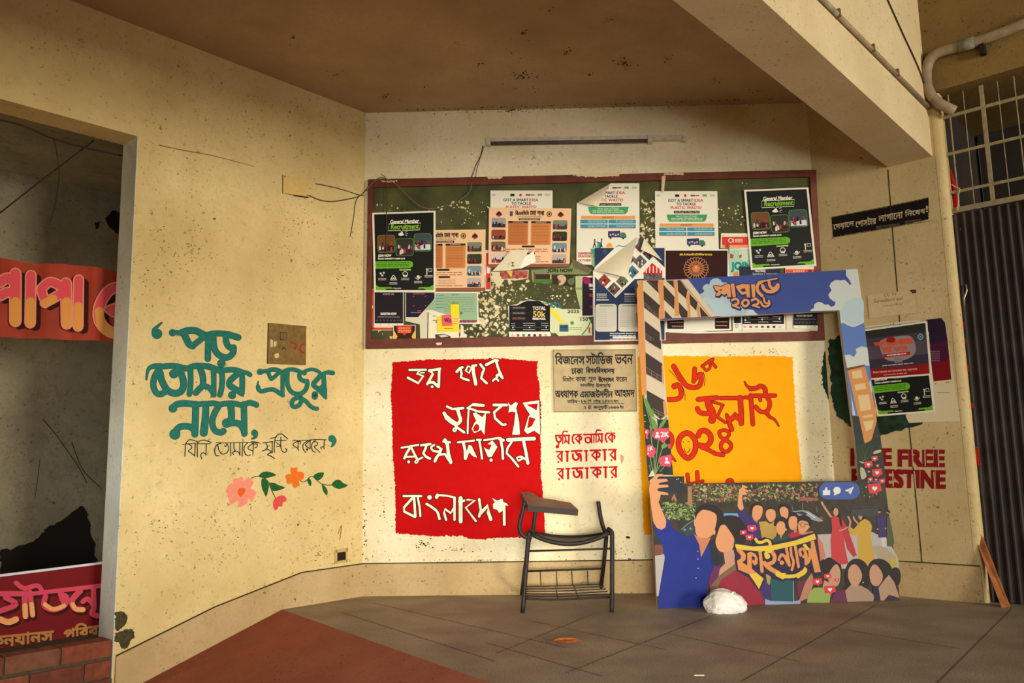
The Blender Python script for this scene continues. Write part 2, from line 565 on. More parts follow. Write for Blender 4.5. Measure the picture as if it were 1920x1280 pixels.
plinth('baseboard_back', [bw(0.0, 0), bw(WB, 0)], NB)
sf = 0.45
plinth('baseboard_left', [lw(S1 - 0.01, zr(lw(S1, 0))), lw(1.0, zr(lw(1.0, 0)) ), lw(sf, -0.006), lw(0, 0)], NL)
plinth('baseboard_right', [rw(0, 0), rw(SE + 0.028, 0)], NR)
# ------------------------------------------------------------------ paintings and signs on the walls
K_TEAL, K_TEALD = C(38, 112, 98, 0.75, 0.16, 60), C(18, 66, 66, 0.8)
K_INK = C(30, 44, 40, 0.8)
O1, O2, O3, O4 = 0.0015, 0.0021, 0.0027, 0.0033
FA_, FB2, FC_, FD_, FE_ = zx(265, 595, 9.6), zx(265, 675, 8.0), zx(470, 675, 10.667), zx(335, 805, 6.194), zx(410, 870, 7.68)
tA = ('e90: 280 295|100>20: 235 270 235 220 290 160 365 95|e62: 560 275|80: 590 270 700 275|'
      '118: 720 275 800 245 890 232 980 240 1070 285 1170 335|118: 775 310 815 400 860 480 920 512|100: 920 512 1000 450 1080 385 1150 335|'
      '105: 1200 340 1200 500 1195 745|100: 1200 312 1290 290 1400 288 1500 292 1600 310|110: 1600 318 1690 345 1742 360|'
      '108: 1295 320 1298 450 1322 580 1390 670 1500 720 1590 700 1650 630 1658 540|105: 1523 310 1523 420 1550 500 1610 548 1658 540|e72: 1440 828')
tB = ('90>20: 290 95 200 90 120 120 90 180 75 290|85: 290 100 240 170 195 260 178 350 190 430 230 495 290 508 350 480|'
      '95: 280 190 300 290 340 380 390 450 460 490 530 495 600 460 633 380 625 290 590 200 540 150|80: 340 95 430 85 520 90 620 115 720 130|'
      '85: 720 115 800 88 900 88 1000 95 1100 130 1180 160|75: 1180 160 1280 148 1380 145 1470 165 1520 190|60: 1530 180 1590 195 1630 220|'
      'e65: 485 205|90: 485 190 560 150|75: 735 150 738 350 718 510|85: 880 130 910 200 925 290 920 380 870 430 815 490|75: 920 390 990 400 1050 450 1085 520|'
      '70: 1085 140 1085 350 1085 520|75: 1205 180 1213 300 1200 430 1175 520|85: 1460 190 1390 250 1325 320 1325 380 1400 430 1500 490|75: 1508 190 1512 350 1505 500|'
      'p: 1370 380 1480 430 1545 430 1530 545 1510 545 1400 480 1320 420|e55: 1360 525|'
      'e60: 472 722|90: 475 715 520 670 600 650 700 652 830 668|75: 830 668 920 655 990 655 1080 645 1170 665 1280 648 1380 648 1500 672 1560 660 1620 637 1690 655 1725 672|'
      '95: 815 660 810 850 805 1000 800 1110|90: 800 1060 740 1005 650 990 570 1005 510 1065|e78: 502 1110|90>112: 965 660 960 850 945 1000 935 1088|'
      '85: 1170 670 1110 770 1067 880 1067 980 1110 1060 1190 1085 1230 1062|95: 1335 660 1350 780 1345 880 1290 940|e66: 1278 945|90: 1300 950 1400 940 1480 965 1530 1040 1545 1090|'
      '85: 1535 660 1540 850 1543 1105|e45: 1695 1090|70>10: 1710 1090 1715 1130 1690 1165 1650 1180')
tC = ('e60: 185 235|75: 185 235 330 215|80: 330 222 400 192 480 188 560 208 620 250|70: 345 240 380 330 412 380|70: 412 380 480 330 550 262 600 235|'
      '75: 635 250 635 450 632 690|80: 640 700 560 650 480 598 400 585 310 602 220 622 160 590 145 530|60>15: 150 545 140 490 148 425|'
      '75: 650 230 750 192 850 188 940 212 1010 250|82: 735 220 727 400 748 530 810 630 900 675 1000 670 1090 600 1128 500 1125 420|80: 985 250 972 320 1000 385 1080 420 1125 420|'
      'e38: 1075 265|60: 1040 245 1130 202 1230 185 1330 215 1410 275|88: 1420 285 1340 370 1262 460 1262 510 1340 570 1440 670|85: 1450 285 1465 450 1470 600 1480 720|'
      'p: 1330 570 1420 480 1520 560 1520 780 1500 785 1400 690|70: 1440 275 1540 240|85: 1560 245 1640 257|115: 1285 680 1280 730|'
      '80: 990 745 880 770 822 840 832 910 890 935 970 895 1015 810 1010 755|75: 1020 770 1110 830 1180 910 1260 960 1325 972')
tD2 = 'e40: 1778 105|70>10: 1790 110 1805 140 1790 180 1768 200'
q = thing('painted_quotation', lw(0.9, 1.2))
tag(q, 'teal hand-painted quotation in thick letters with a thin last line, on the left wall', 'wall painting')
mb = MB()
for fr, d in ((FA_, tA), (FB2, tB), (FC_, tC), (FD_, tD2)):
    art(mb, LEFT, fr, d, K_TEALD, O1, grow=6 if fr is not FD_ else 2)
for fr, d in ((FA_, tA), (FB2, tB), (FC_, tC), (FD_, tD2)):
    art(mb, LEFT, fr, d, K_TEAL, O2)
mb.build('lettering', q)
tD = ('11: 70 310 75 220 80 170 110 125 150 120 215 140|9: 40 175 110 165 200 160|11: 110 170 140 185 150 215 110 250 140 270 185 305|11: 190 165 185 310|'
      '11: 215 310 215 230 215 160 250 130 300 125 380 150|9: 220 165 365 165|11: 320 165 315 300|11: 315 290 285 270 255 290 265 340|12: 490 160 440 180 415 240 430 300 465 305|'
      '9: 430 150 560 155 750 150 930 155|11: 450 170 470 250 510 285 560 265 580 215 560 165|9: 530 180 545 200 555 170|11: 600 160 603 305|11: 640 160 640 220 655 250 620 270 640 290|'
      '11: 640 250 690 260 710 300|11: 708 160 710 300|11: 740 155 735 310|11: 800 155 760 200 765 270 800 305 830 295|11: 860 160 800 215 860 250|11: 865 155 860 295|'
      '11: 870 170 910 170 905 200 880 215|9: 840 140 900 145 945 160|11: 975 155 1090 140|11: 1010 155 1030 200 1010 235 970 250|11: 1010 225 1050 240 1085 265|11: 1085 140 1085 270|'
      '12: 1085 260 1030 290 1070 310 1110 335|11: 1110 265 1110 160 1130 80 1180 50 1220 70 1265 110|9: 1060 105 1140 85|11: 1120 130 1245 125|10: 1130 150 1180 190 1130 195|'
      '11: 1185 90 1185 200 1200 250 1235 265 1255 235 1235 220|9: 1320 130 1480 125 1600 115 1715 120|11: 1380 135 1325 175 1385 220|11: 1385 130 1385 235|10: 1390 140 1415 140 1410 170|'
      '11: 1500 130 1445 170 1445 230 1475 265|11: 1520 130 1470 180 1520 220|11: 1525 125 1525 225|e14: 1490 232|11: 1590 120 1545 170 1550 240 1585 265|10: 1575 140 1610 150 1605 185 1570 195 1600 230 1640 265|'
      '11: 1690 120 1685 225|10: 1685 200 1650 205 1655 225')
mb = MB(); art(mb, LEFT, FD_, tD, K_INK, O2); o = mb.build('thin_lettering', q); o['label'] = 'thin dark green lettering'

q = thing('painted_flower_spray', lw(0.6, 0.55))
tag(q, 'pink and orange flower spray painted below the teal quotation', 'wall painting')
K_LEAF = C(34, 92, 44, 0.8, 0.25, 90)
def fl(name, d, m, off, lab=None):
    mb = MB(); art(mb, LEFT, FE_, d, m, off); o = mb.build(name, q)
    if lab: o['label'] = lab
fl('stem', '12: 470 205 500 185 570 172 620 185 680 220 730 280 760 370 820 495', C(44, 66, 34, 0.8), O1)
fl('stem', '11: 1165 230 1210 255 1260 235 1310 185 1355 180 1410 230 1480 280 1560 300 1635 295', C(44, 66, 34, 0.8), O1)
fl('flower', 'p: 320 175 345 195 355 245 400 205 430 190 470 210 500 270 480 310 445 345 500 370 545 405 515 470 480 545 440 510 415 500 410 560 340 605 270 625 275 570 275 520 180 580 150 560 145 500 115 455 125 420 95 385 140 300 190 270 215 285 200 230 220 205 280 205',
   C(236, 142, 116, 0.8, 0.08, 60), O2, 'large pink flower')
fl('flower_centre', 'q: 290 350 370 345 375 400 345 440 310 470 280 430 270 395', C(222, 96, 42, 0.8), O3)
fl('flower', 'p: 1030 80 1040 45 1080 55 1130 45 1130 110 1190 105 1230 140 1220 215 1165 230 1150 250 1165 300 1110 340 1070 330 1050 270 1000 285 975 270 975 220 955 190 970 150 1030 135 1045 150',
   C(228, 112, 32, 0.8, 0.08, 60), O2, 'small orange flower')
fl('flower_bud', 'p: 815 495 850 465 900 445 940 455 975 490 970 535 920 545 915 605 880 610 855 600 850 640 810 665 785 620 780 560 790 510', C(218, 78, 70, 0.8, 0.1, 60), O2)
for d in ('q: 575 175 620 120 690 105 760 120 825 155 760 180 690 200 640 200', 'q: 625 205 610 260 620 340 650 410 680 465 710 380 720 290 680 225',
          'q: 725 275 800 270 860 300 950 335 880 370 800 385 750 360', 'q: 1360 180 1410 130 1510 120 1490 190 1440 230 1400 225', 'q: 1270 220 1300 205 1330 240 1325 315 1290 280',
          'q: 1485 290 1530 320 1565 380 1555 450 1510 400 1490 340', 'q: 1625 290 1680 230 1740 225 1790 270 1855 305 1780 345 1720 355 1660 330'):
    fl('leaf', d, K_LEAF, O2)

# red panel with white slogan
P1 = lambda x, y: (x, y)
q = thing('painted_slogan_panel', bw(0.6, 0.6))
tag(q, 'bright red painted panel with a white hand-lettered slogan under the notice board', 'wall painting')
K_RED = C(186, 2, 2, 0.8, 0.05, 20)
mb = MB()
art(mb, BACK, P1, 'j0.7: 736 679 803 674 881 673 944 672 1008 677 1007 696 1011 720 1012 743 1014 760 1014 890 1017 910 1020 957 1022 1003 981 1007 928 1008 905 1011 881 1010 865 1004 819 1005 772 1002 742 999 741 910 737 860 735 780 733 740', K_RED, O1)
mb.build('red_ground', q)
K_WH, K_BK = C(240, 232, 204, 0.7, 0.05, 40), C(34, 26, 22, 0.8)
r1 = ('28l: 275 182 470 180|30l: 395 190 365 225 440 255 380 340 255 275|18l: 410 215 450 215|32l: 510 190 570 182 640 168|32l: 520 190 555 230 490 350|36l: 505 330 560 330 620 380|32l: 632 170 625 385|e17: 547 383|'
      '30l: 840 205 880 160 910 150|28l: 885 160 900 230 890 270 920 285 985 305|24lc: 948 190 978 135 1020 155 988 218|40l: 1035 135 1045 230 1070 350|28l: 1030 140 1075 125|30l: 1125 115 1170 170 1150 220 1135 280 1200 340|'
      '34l: 1195 120 1310 62 1330 72|30l: 1315 80 1345 180 1390 280|26l: 1390 275 1340 232 1320 250|26l: 1340 310 1310 280 1275 310|28l: 1330 240 1320 290|'
      '28l: 725 620 790 650 920 640|40: 850 650 870 720 885 790 830 830 740 770 690 700|56: 720 750 780 800 830 830|20c: 815 880 800 900 815 918 835 900|30l: 830 860 930 930|22l: 985 660 975 800 972 940|'
      '36l: 1040 597 1160 607|24l: 970 640 1040 592|26l: 985 640 1100 680 1230 690|p: 1035 700 1070 690 1150 750 1185 690 1195 700 1175 960 1130 900 1100 920 1050 940 1020 890 1050 820 1075 790 1040 720|'
      '32l: 1285 602 1440 602|30l: 1380 612 1290 690 1300 760 1390 840 1425 835|p: 1455 570 1490 610 1545 565 1575 580 1555 640 1590 800 1600 955 1545 960 1505 955 1530 830 1545 690 1500 680 1460 695 1470 640|'
      'p: 1630 575 1830 545 1845 960 1770 910 1690 950 1650 910 1700 740 1720 720')
r1h = 'q: 1080 835 1105 860 1095 905 1050 910 1050 870|p: 1715 745 1780 770 1740 850 1690 880|p: 1680 598 1812 588 1800 660'
r2 = ('24l: 180 635 380 600|30l: 290 620 240 700 215 760|28l: 290 620 330 700 370 780|24l: 220 745 340 740|e18: 265 803|16c: 355 785 340 805 355 820 375 800|22l: 375 780 430 750|28l: 415 605 525 590|'
      '30l: 480 600 460 660 440 700 470 740 520 765|26: 570 600 535 630 560 670 620 680 650 650 610 620|34l: 640 700 600 750 580 795|40l: 700 540 730 600 740 700 770 810|30l: 620 720 700 710 760 800|26l: 680 560 760 570|26l: 615 620 660 650 640 700|'
      '24l: 855 570 1050 548|34l: 920 570 940 660 945 765|p: 985 600 1020 610 1085 750 1040 740 990 690 965 765 935 750 960 680|26l: 1085 540 1130 540|26l: 1110 540 1130 650 1145 765|24l: 1170 545 1350 515|'
      'p: 1210 590 1270 545 1330 625 1260 745 1215 745 1165 625 1200 650 1230 660 1260 600|e20: 1253 783|34l: 1350 525 1400 545|30l: 1365 520 1390 650 1395 765|44l: 1455 540 1770 525|26l: 1500 565 1450 640 1440 700 1500 760 1580 860|'
      '36l: 1640 540 1670 680 1695 820|26l: 1680 780 1610 740 1560 755 1580 790 1620 770')
r3 = ('28l: 205 125 415 125|30l: 320 140 210 260 210 310 340 375|30l: 330 150 345 370|26l: 375 150 395 250 405 365|e28: 515 142|30: 480 220 560 270 610 320 635 400|40l: 600 140 610 115|24l: 610 115 720 120 820 145|'
      '30l: 815 145 815 410|28l: 800 280 770 330 700 280 690 330 715 410|48l: 888 150 888 430|30l: 870 190 930 180|26l: 970 170 1060 175 950 265 1070 425|30l: 1110 165 1130 300 1110 370|40l: 1120 340 1215 240 1220 320 1250 405|'
      'p: 1265 150 1330 180 1390 155 1400 195 1445 215 1460 245 1425 235 1430 480 1395 478 1395 300 1350 330 1330 290 1280 280 1275 220 1300 200')
R1, R2, R3 = zx(725, 665, 6.4), zx(725, 740, 6.4), zx(725, 910, 6.4)
mb = MB()
for fr, d in ((R1, r1), (R2, r2), (R3, r3)): art(mb, BACK, fr, d, K_BK, O2, grow=9)
for fr, d in ((R1, r1), (R2, r2), (R3, r3)): art(mb, BACK, fr, d, K_WH, O3)
art(mb, BACK, R1, r1h, K_BK, O4, grow=5); art(mb, BACK, R1, r1h, K_RED, O4 + 0.0004)
mb.build('lettering', q)

# red stencil
q = thing('stencilled_slogan', bw(1.35, 0.75))
tag(q, 'three lines of red stencilled writing below the stone plaque', 'wall painting')
S_ = zx(1030, 795, 10.667)
s1 = ('34l: 125 228 405 222|36: 135 260 150 330 190 360 232 325 235 275 200 262|34: 190 370 180 420|e36: 160 450|26l: 270 225 270 390|28: 265 220 275 160 310 140 360 150|30l: 310 250 330 300 310 370|30l: 320 320 390 380|32l: 390 225 390 390|'
      '34: 500 215 465 250 465 330 490 380|26l: 480 210 640 205|34l: 590 220 520 285 600 370|34l: 600 210 600 380|32: 610 240 640 260 635 310|34l: 690 212 1065 195|34: 720 280 730 350 780 370 820 340 800 270 750 270|32l: 840 210 845 370|'
      '26l: 890 210 890 370|26l: 935 205 935 365|30: 930 200 940 140 970 115 1025 125|30l: 980 220 1000 270 970 350|30l: 990 290 1050 360|32l: 1050 200 1052 365|34: 1160 185 1125 220 1125 300 1150 355|26l: 1140 180 1310 180|'
      '34l: 1250 195 1180 260 1260 350|34l: 1260 185 1260 355|32: 1270 215 1305 235 1300 290')
s2 = ('32l: 140 548 270 548|36l: 240 570 165 640 250 735|36l: 250 560 250 740|e20: 180 755|34l: 325 545 390 545|42l: 360 545 360 740|38l: 445 540 650 530|40: 470 600 480 680 530 715 580 690 590 640 560 610 530 560|38: 575 602 610 590 630 640 632 730|'
      '30l: 705 535 760 532|36l: 738 530 742 730|38l: 820 525 1020 520|38l: 930 540 850 620 940 700|38l: 945 530 945 715|36: 960 560 1005 590 1000 650 975 650|34l: 1070 515 1140 512|42l: 1108 515 1112 715|34l: 1190 512 1335 508|'
      '38l: 1300 530 1220 610 1310 700|38l: 1315 515 1318 710|e20: 1243 718')
K_STEN = C(186, 12, 14, 0.75, 0.1, 60)
mb = MB(); art(mb, BACK, S_, s1, K_STEN, O1); art(mb, BACK, S_, s2, K_STEN, O1)
art(mb, BACK, zx(1030 + 15 / 10.667, 795 + 345 / 10.667, 10.667), s2, K_STEN, O1)
mb.build('lettering', q)
mb = MB(); art(mb, BACK, S_, 'q: 1425 610 1480 640 1490 700 1450 780 1430 780', C(222, 140, 120, 0.8), O1); mb.build('paint_smudge', q)

# foundation plaque
PLQ = zx(1030, 645, 9.141)
PQ = BACK.up(0.018)
q = thing('stone_plaque', bw(1.3, 1.15))
tag(q, 'grey-brown inscribed stone plaque with black writing under the notice board', 'plaque')
mb = MB()
cs = [PQ.at(*PLQ(a, b)) for a, b in ((60, 95), (1478, 85), (1505, 1150), (80, 1165))]
mb.slab(cs, NB, 0.0178, C(178, 156, 112, 0.5, 0.1, 25), C(150, 128, 90))
mb.build('slab', q, bevel=0.003)
mb = MB(); KB = C(36, 30, 24, 0.6)
art(mb, PQ, PLQ, '9lc: 66 102 1472 92 1498 1143 86 1158', C(110, 90, 60), 0.0009)
for s, a, b, c, d in (('িবজেনস', 100, 150, 605, 345), ('সটািডজ', 630, 140, 1085, 345), ('ভবন', 1125, 180, 1430, 340), ('ঢাকা', 380, 410, 575, 510), ('িবশবিবদযালয়', 630, 390, 1115, 515),
                      ('িনমাণ', 230, 550, 415, 640), ('কাজ', 455, 560, 625, 640), ('শুভ', 670, 560, 800, 645), ('উেদবাধন', 840, 545, 1105, 645), ('কেরন', 1140, 565, 1330, 640),
                      ('মাননীয়', 530, 665, 765, 740), ('উপাচায', 800, 665, 1050, 740), ('অধযাপক', 100, 790, 490, 915), ('এমাজউদদীন', 530, 765, 1085, 915), ('আহমদ', 1120, 780, 1460, 910),
                      ('তািরখ', 310, 940, 480, 1010), ('-', 500, 978, 520, 986), ('১৯', 545, 955, 635, 1000), ('েশ', 655, 950, 720, 1005), ('েপৗষ', 755, 945, 880, 1005), ('১৪০২', 910, 950, 1090, 1005),
                      ('বাং', 1100, 955, 1190, 1005), ('২', 590, 1060, 630, 1110), ('রা', 660, 1050, 720, 1115), ('জানুয়ারী', 755, 1040, 1000, 1125), ('১৯৯৬', 1015, 1055, 1195, 1105), ('ইং', 1210, 1045, 1275, 1105)):
    text(mb, PQ, PLQ, s, a, b, c, d, KB, 0.0012, bold=3.5 if d - b > 90 else 2.0)
art(mb, PQ, PLQ, '8l: 555 1022 1280 1020|10l: 330 548 372 575|10l: 985 662 1020 690', KB, 0.0012)
mb.build('inscription', q)

# yellow panel
q = thing('painted_date_panel', bw(2.1, 0.5))
tag(q, 'orange-yellow painted panel with a red hand-lettered date, behind the photo frame', 'wall painting')
K_YEL, K_OR, K_ORD = C(238, 158, 2, 0.8, 0.06, 9), C(198, 40, 10, 0.75, 0.1, 50), C(84, 24, 14, 0.8)
mb = MB(); art(mb, BACK, P1, 'j0.7: 1196 668 1260 667 1350 668 1430 667 1486 668 1487 700 1491 760 1494 800 1498 840 1503 900 1508 1000 1400 1002 1300 1000 1207 1002 1203 900 1199 800', K_YEL, O1); mb.build('yellow_ground', q)
Y1, Y2 = zx(1240, 660, 7.112), zx(1240, 780, 6.857)
y1 = ('55: 175 450 230 440 265 530 250 600 180 630 50 630|e35: 175 455|60>55: 165 190 240 320 330 440 410 470 490 460 530 390 525 300|50l: 445 220 440 300 430 390|45: 430 390 500 300 530 290|30l: 540 188 650 110 690 95|26: 560 200 600 245 650 200 640 130|30l: 670 130 725 200|'
      '55l: 490 630 600 620 740 607|85: 620 640 640 730 680 800 680 890|55: 480 750 510 800 580 820 650 810|26l: 690 665 825 705|30l: 815 715 745 860|e45: 675 905|30l: 740 860 855 940|45l: 790 612 1080 612|62l: 1050 605 1065 800 1065 950|50: 1050 900 980 865 920 905 880 860|'
      '55l: 890 880 910 960 940 1030|36l: 870 835 920 885 985 815 1030 870|50l: 1192 575 1200 700 1220 960|40l: 1120 600 1180 612|48l: 1235 582 1515 578|52: 1390 570 1380 490 1330 452 1260 480 1190 490|40>12: 1190 480 1140 450 1110 395|'
      '48: 1400 590 1440 650 1440 730 1400 790 1320 790 1260 730|52>10: 1400 800 1440 860 1510 900 1565 985|40l: 1310 592 1320 640')
y2 = ('55: 40 200 110 235 135 310 110 390 60 430|50>10: 60 440 130 520 185 580|60c: 330 215 230 290 235 430 340 540 430 450 430 300|60: 475 250 500 198 570 188 630 250 630 330 570 385 495 372|45l: 520 400 600 430 700 485 795 498|'
      '36c: 800 178 745 205 765 268 820 290 865 250 860 200|40c: 820 312 767 360 777 430 840 455 890 410 888 350|42l: 335 750 350 865 430 865|44l: 460 720 470 862|36l: 480 855 530 835|e52: 880 850')
mb = MB()
art(mb, BACK, Y1, y1, K_ORD, O2, grow=7); art(mb, BACK, Y2, y2, K_ORD, O2, grow=7)
art(mb, BACK, Y1, y1, K_OR, O3); art(mb, BACK, Y2, y2, K_OR, O3)
art(mb, BACK, Y1, '8: 100 235 170 310 235 390|8: 280 460 310 540 315 640|9: 560 265 580 350 572 450', K_ORD, O2)
art(mb, BACK, Y2, 'e7: 283 330|e8: 347 325|9: 290 415 305 450 330 465 355 450 368 415', K_ORD, O3)
mb.build('lettering', q)

# plates on the left wall
PFR = zx(260, 580, 3.2)
q = thing('metal_cover_plate', lw(0.6, 1.4))
tag(q, 'square brown metal cover plate with a red number, above the teal quotation', 'cover plate')
LP = LEFT.up(0.012)
mb = MB(); cs = [LP.at(*PFR(a, b)) for a, b in ((780, 80), (1005, 100), (1003, 333), (775, 325))]
mb.slab(cs, NL, 0.0135, flat('brown_metal', rgb(134, 106, 58), 0.45, 0.2, 30, 0.3), flat('dark_rim', rgb(66, 50, 28), 0.6)); mb.build('plate', q, bevel=0.002)
mb = MB(); art(mb, LP, PFR, '5lc: 850 137 886 139 885 184 849 182|4l: 868 140 867 183', C(50, 36, 22), 0.0008); mb.build('slot', q)
mb = MB(); art(mb, LP, PFR, '8: 914 200 936 203 946 220 936 240|8: 990 206 972 218 970 244 988 258', C(168, 34, 24), 0.0008); mb.build('number', q)
mb = MB(); art(mb, LP, PFR, 'q: 812 195 826 192 824 222 810 220|q: 815 270 838 262 840 285 820 292|p: 790 178 806 184 804 228 790 222', C(206, 190, 140), 0.0008)
art(mb, LP, PFR, '6: 860 240 870 228 882 240', C(60, 44, 26), 0.0008); mb.build('scuff_marks', q)

q = thing('cable_cover_plate', lw(0.55, 2.6))
tag(q, 'square wall-coloured cable cover plate high up by the left corner', 'cover plate')
XF3 = zx(480, 0, 2.4); L2 = LEFT.up(0.010)
mb = MB(); mb.slab([L2.at(*XF3(a, b)) for a, b in ((122, 785), (238, 808), (235, 888), (122, 868))], NL, 0.0115, C(220, 188, 116, 0.9, 0.06, 50), C(110, 84, 44)); mb.build('plate', q, bevel=0.002)
mb = MB(); art(mb, L2, XF3, 'e3: 130 795 230 880', C(90, 70, 40), 0.0008); art(mb, L2, XF3, '5l: 170 878 235 888', C(50, 36, 20), 0.0008); mb.build('screw_heads', q)

q = thing('vent_hole', lw(0.1, 0.3))
tag(q, 'small dark square vent near the floor in the left corner', 'vent')
V_ = zx(200, 980, 2.526)
mb = MB(); L3 = LEFT.up(0.006)
for d in ('p: 1082 128 1143 118 1143 134 1088 142', 'p: 1082 128 1093 128 1092 192 1082 192', 'p: 1134 118 1143 118 1140 185 1133 187', 'p: 1082 182 1140 174 1140 185 1082 194'):
    P = [float(t) for t in d[2:].split()]; mb.slab([L3.at(*V_(P[i], P[i + 1])) for i in range(0, 8, 2)], NL, 0.007, C(196, 166, 110))
mb.build('rim', q)
mb = MB(); mb.face([LEFT.at(*V_(a, b), 0.0015) for a, b in ((1088, 130), (1138, 122), (1136, 184), (1088, 188))], C(40, 30, 26)); mb.build('mesh_screen', q)

# right wall: black sign, faded sign, stencil, green patch
R4, R5 = zx(1540, 340, 4.0), zx(1540, 640, 2.4615)
q = thing('black_wall_sign', rw(0.3, 2.1))
tag(q, 'black painted strip sign with white writing on the right wall, under the beam', 'sign')
mb = MB(); art(mb, RIGHT, R4, 'j1.5: 78 270 500 190 805 125 805 285 650 318 500 348 250 388 90 418', C(26, 20, 18, 0.7, 0.2), O1); mb.build('black_ground', q)
KS = C(196, 176, 142, 0.8)
mb = MB()
for s, x0, x1, yt, yb, ri in (('েদয়ােল', 92, 245, 322, 372, 28), ('েপাসটার', 258, 412, 285, 345, 28), ('লাগােনা', 430, 612, 256, 306, 32), ('িনেষধ', 628, 780, 216, 266, 27), ('!', 786, 800, 185, 230, 2)):
    text(mb, RIGHT, R4, s, x0, yt, x1, yb, KS, O2, rise=ri, bold=1.0)
for s, x0, x1, yt, yb, ri in (('আেদশকরেম', 410, 590, 335, 360, 22), ('কতৃপকষ', 625, 750, 298, 325, 18)):
    text(mb, RIGHT, R4, s, x0, yt, x1, yb, C(120, 104, 84), O2, rise=ri)
mb.build('lettering', q)
mb = MB(); art(mb, RIGHT, R4, '4l: 78 268 250 236 500 186 805 122|4l: 80 432 90 420 300 385 500 352 650 322 800 300 815 296', C(84, 62, 36), O1); mb.build('old_outline', q)

q = thing('faded_wall_sign', rw(0.35, 1.6))
tag(q, 'faded pale sign plate with worn lettering on the right wall', 'sign')
RS = RIGHT.up(0.004)
mb = MB(); mb.slab([RS.at(*R4(a, b)) for a, b in ((345, 857), (700, 810), (722, 985), (360, 1027))], NR, 0.0055, C(206, 182, 138, 0.8, 0.08, 30), C(110, 86, 52)); mb.build('plate', q)
mb = MB(); KF = C(160, 110, 84)
text(mb, RS, R4, 'CC TV', 470, 842, 566, 866, KF, 0.0008, rise=12)
text(mb, RS, R4, 'Surveillance and', 395, 885, 610, 912, C(150, 120, 88), 0.0008, rise=24)
text(mb, RS, R4, 'recording', 460, 925, 610, 945, C(176, 136, 104), 0.0008, rise=18)
mb.build('worn_lettering', q)
mb = MB(); art(mb, RS, R4, 'q: 668 815 705 812 712 832 690 840 675 830', C(84, 56, 48), 0.0008); mb.build('stain', q)

q = thing('stencilled_words', rw(0.3, 0.8))
tag(q, 'dark red stencilled capitals on the right wall below the posters', 'wall painting')
mb = MB(); KP = C(134, 22, 26, 0.8, 0.12, 60)
for s, x0, x1, yt, yb, ri in (('FREE', 140, 322, 497, 570, 0), ('FREE', 358, 566, 502, 573, -2), ('PALESTINE', 146, 570, 590, 668, -8)):
    text(mb, RIGHT, R5, s, x0, yt, x1, yb, KP, O1, rise=ri, bold=5)
KG = M_RIGHT
art(mb, RIGHT, R5, '5l: 420 500 424 575|5l: 478 500 480 572|5l: 540 500 542 574|5l: 330 600 332 668|5l: 430 600 436 676|5l: 520 604 524 676', M_RIGHT, O2)
mb.build('lettering', q)

K_GRN = C(32, 54, 36, 0.85, 0.5, 22)
q = thing('painted_green_disc', rw(0.2, 1.2))
tag(q, 'large dark green painted patch behind the right side of the photo frame', 'wall painting')
mb = MB()
art(mb, BACK, P1, 'j1.2: 1561 636 1548 650 1542 680 1540 705 1548 735 1558 770 1566 760 1564 700', K_GRN, O1)
art(mb, RIGHT, P1, 'j1.5: 1552 640 1575 628 1640 640 1700 680 1735 740 1738 788 1715 800 1690 806 1660 815 1625 812 1596 800 1572 785 1562 765', K_GRN, O1)
mb.build('green_ground', q)
# ------------------------------------------------------------------ notice board
M_WOOD = flat('board_frame_wood', rgb(102, 48, 28), 0.55, 0.25, 14)
BO = BACK.up(0.022)      # front of the green panel
BF = BACK.up(0.040)      # front of the frame
board = thing('notice_board', bw(1.45, 1.55))
tag(board, 'long green notice board in a brown wooden frame on the back wall', 'notice board')
m = bpy.data.materials.new('board_green'); m.use_nodes = True
n = N(m); bs = m.node_tree.nodes['Principled BSDF']; bs.inputs['Roughness'].default_value = 0.8
g = n.new('ShaderNodeNewGeometry'); no = n.new('ShaderNodeTexNoise'); no.inputs['Scale'].default_value = 7; no.inputs['Detail'].default_value = 8
n.link(g.outputs['Position'], no.inputs['Vector']); r = n.new('ShaderNodeValToRGB')
r.color_ramp.elements[0].color = rgb(54, 56, 22); r.color_ramp.elements[1].color = rgb(82, 84, 36); r.color_ramp.elements[0].position = 0.35; r.color_ramp.elements[1].position = 0.7
n.link(no.outputs['Fac'], r.inputs['Fac']); n.link(r.outputs[0], bs.inputs['Base Color'])
M_GREEN = m
BC = ((690, 336), (1530, 318), (1547, 637), (685, 653))
mb = MB(); mb.slab([BO.at(*c) for c in BC], NB, 0.022, M_GREEN); mb.build('panel', board)
def inset(a, b, t): return None
XB = quad(*BC, w=1000.0, h=375.0)
for nm, P in (('frame_rail', ((0, 0), (1000, 0), (986, 15), (12, 18))), ('frame_rail', ((0, 375), (12, 355), (986, 356), (1000, 375))),
              ('frame_stile', ((0, 0), (12, 18), (12, 355), (0, 375))), ('frame_stile', ((1000, 0), (1000, 375), (986, 356), (986, 15)))):
    mb = MB(); pp = [BF.at(*XB(a, b)) for a, b in P]
    nn = np.cross(pp[1] - pp[0], pp[2] - pp[1])
    if np.dot(nn, NB) < 0: pp = pp[::-1]
    mb.slab(pp, NB, 0.0395, M_WOOD); mb.build(nm, board, bevel=0.004)
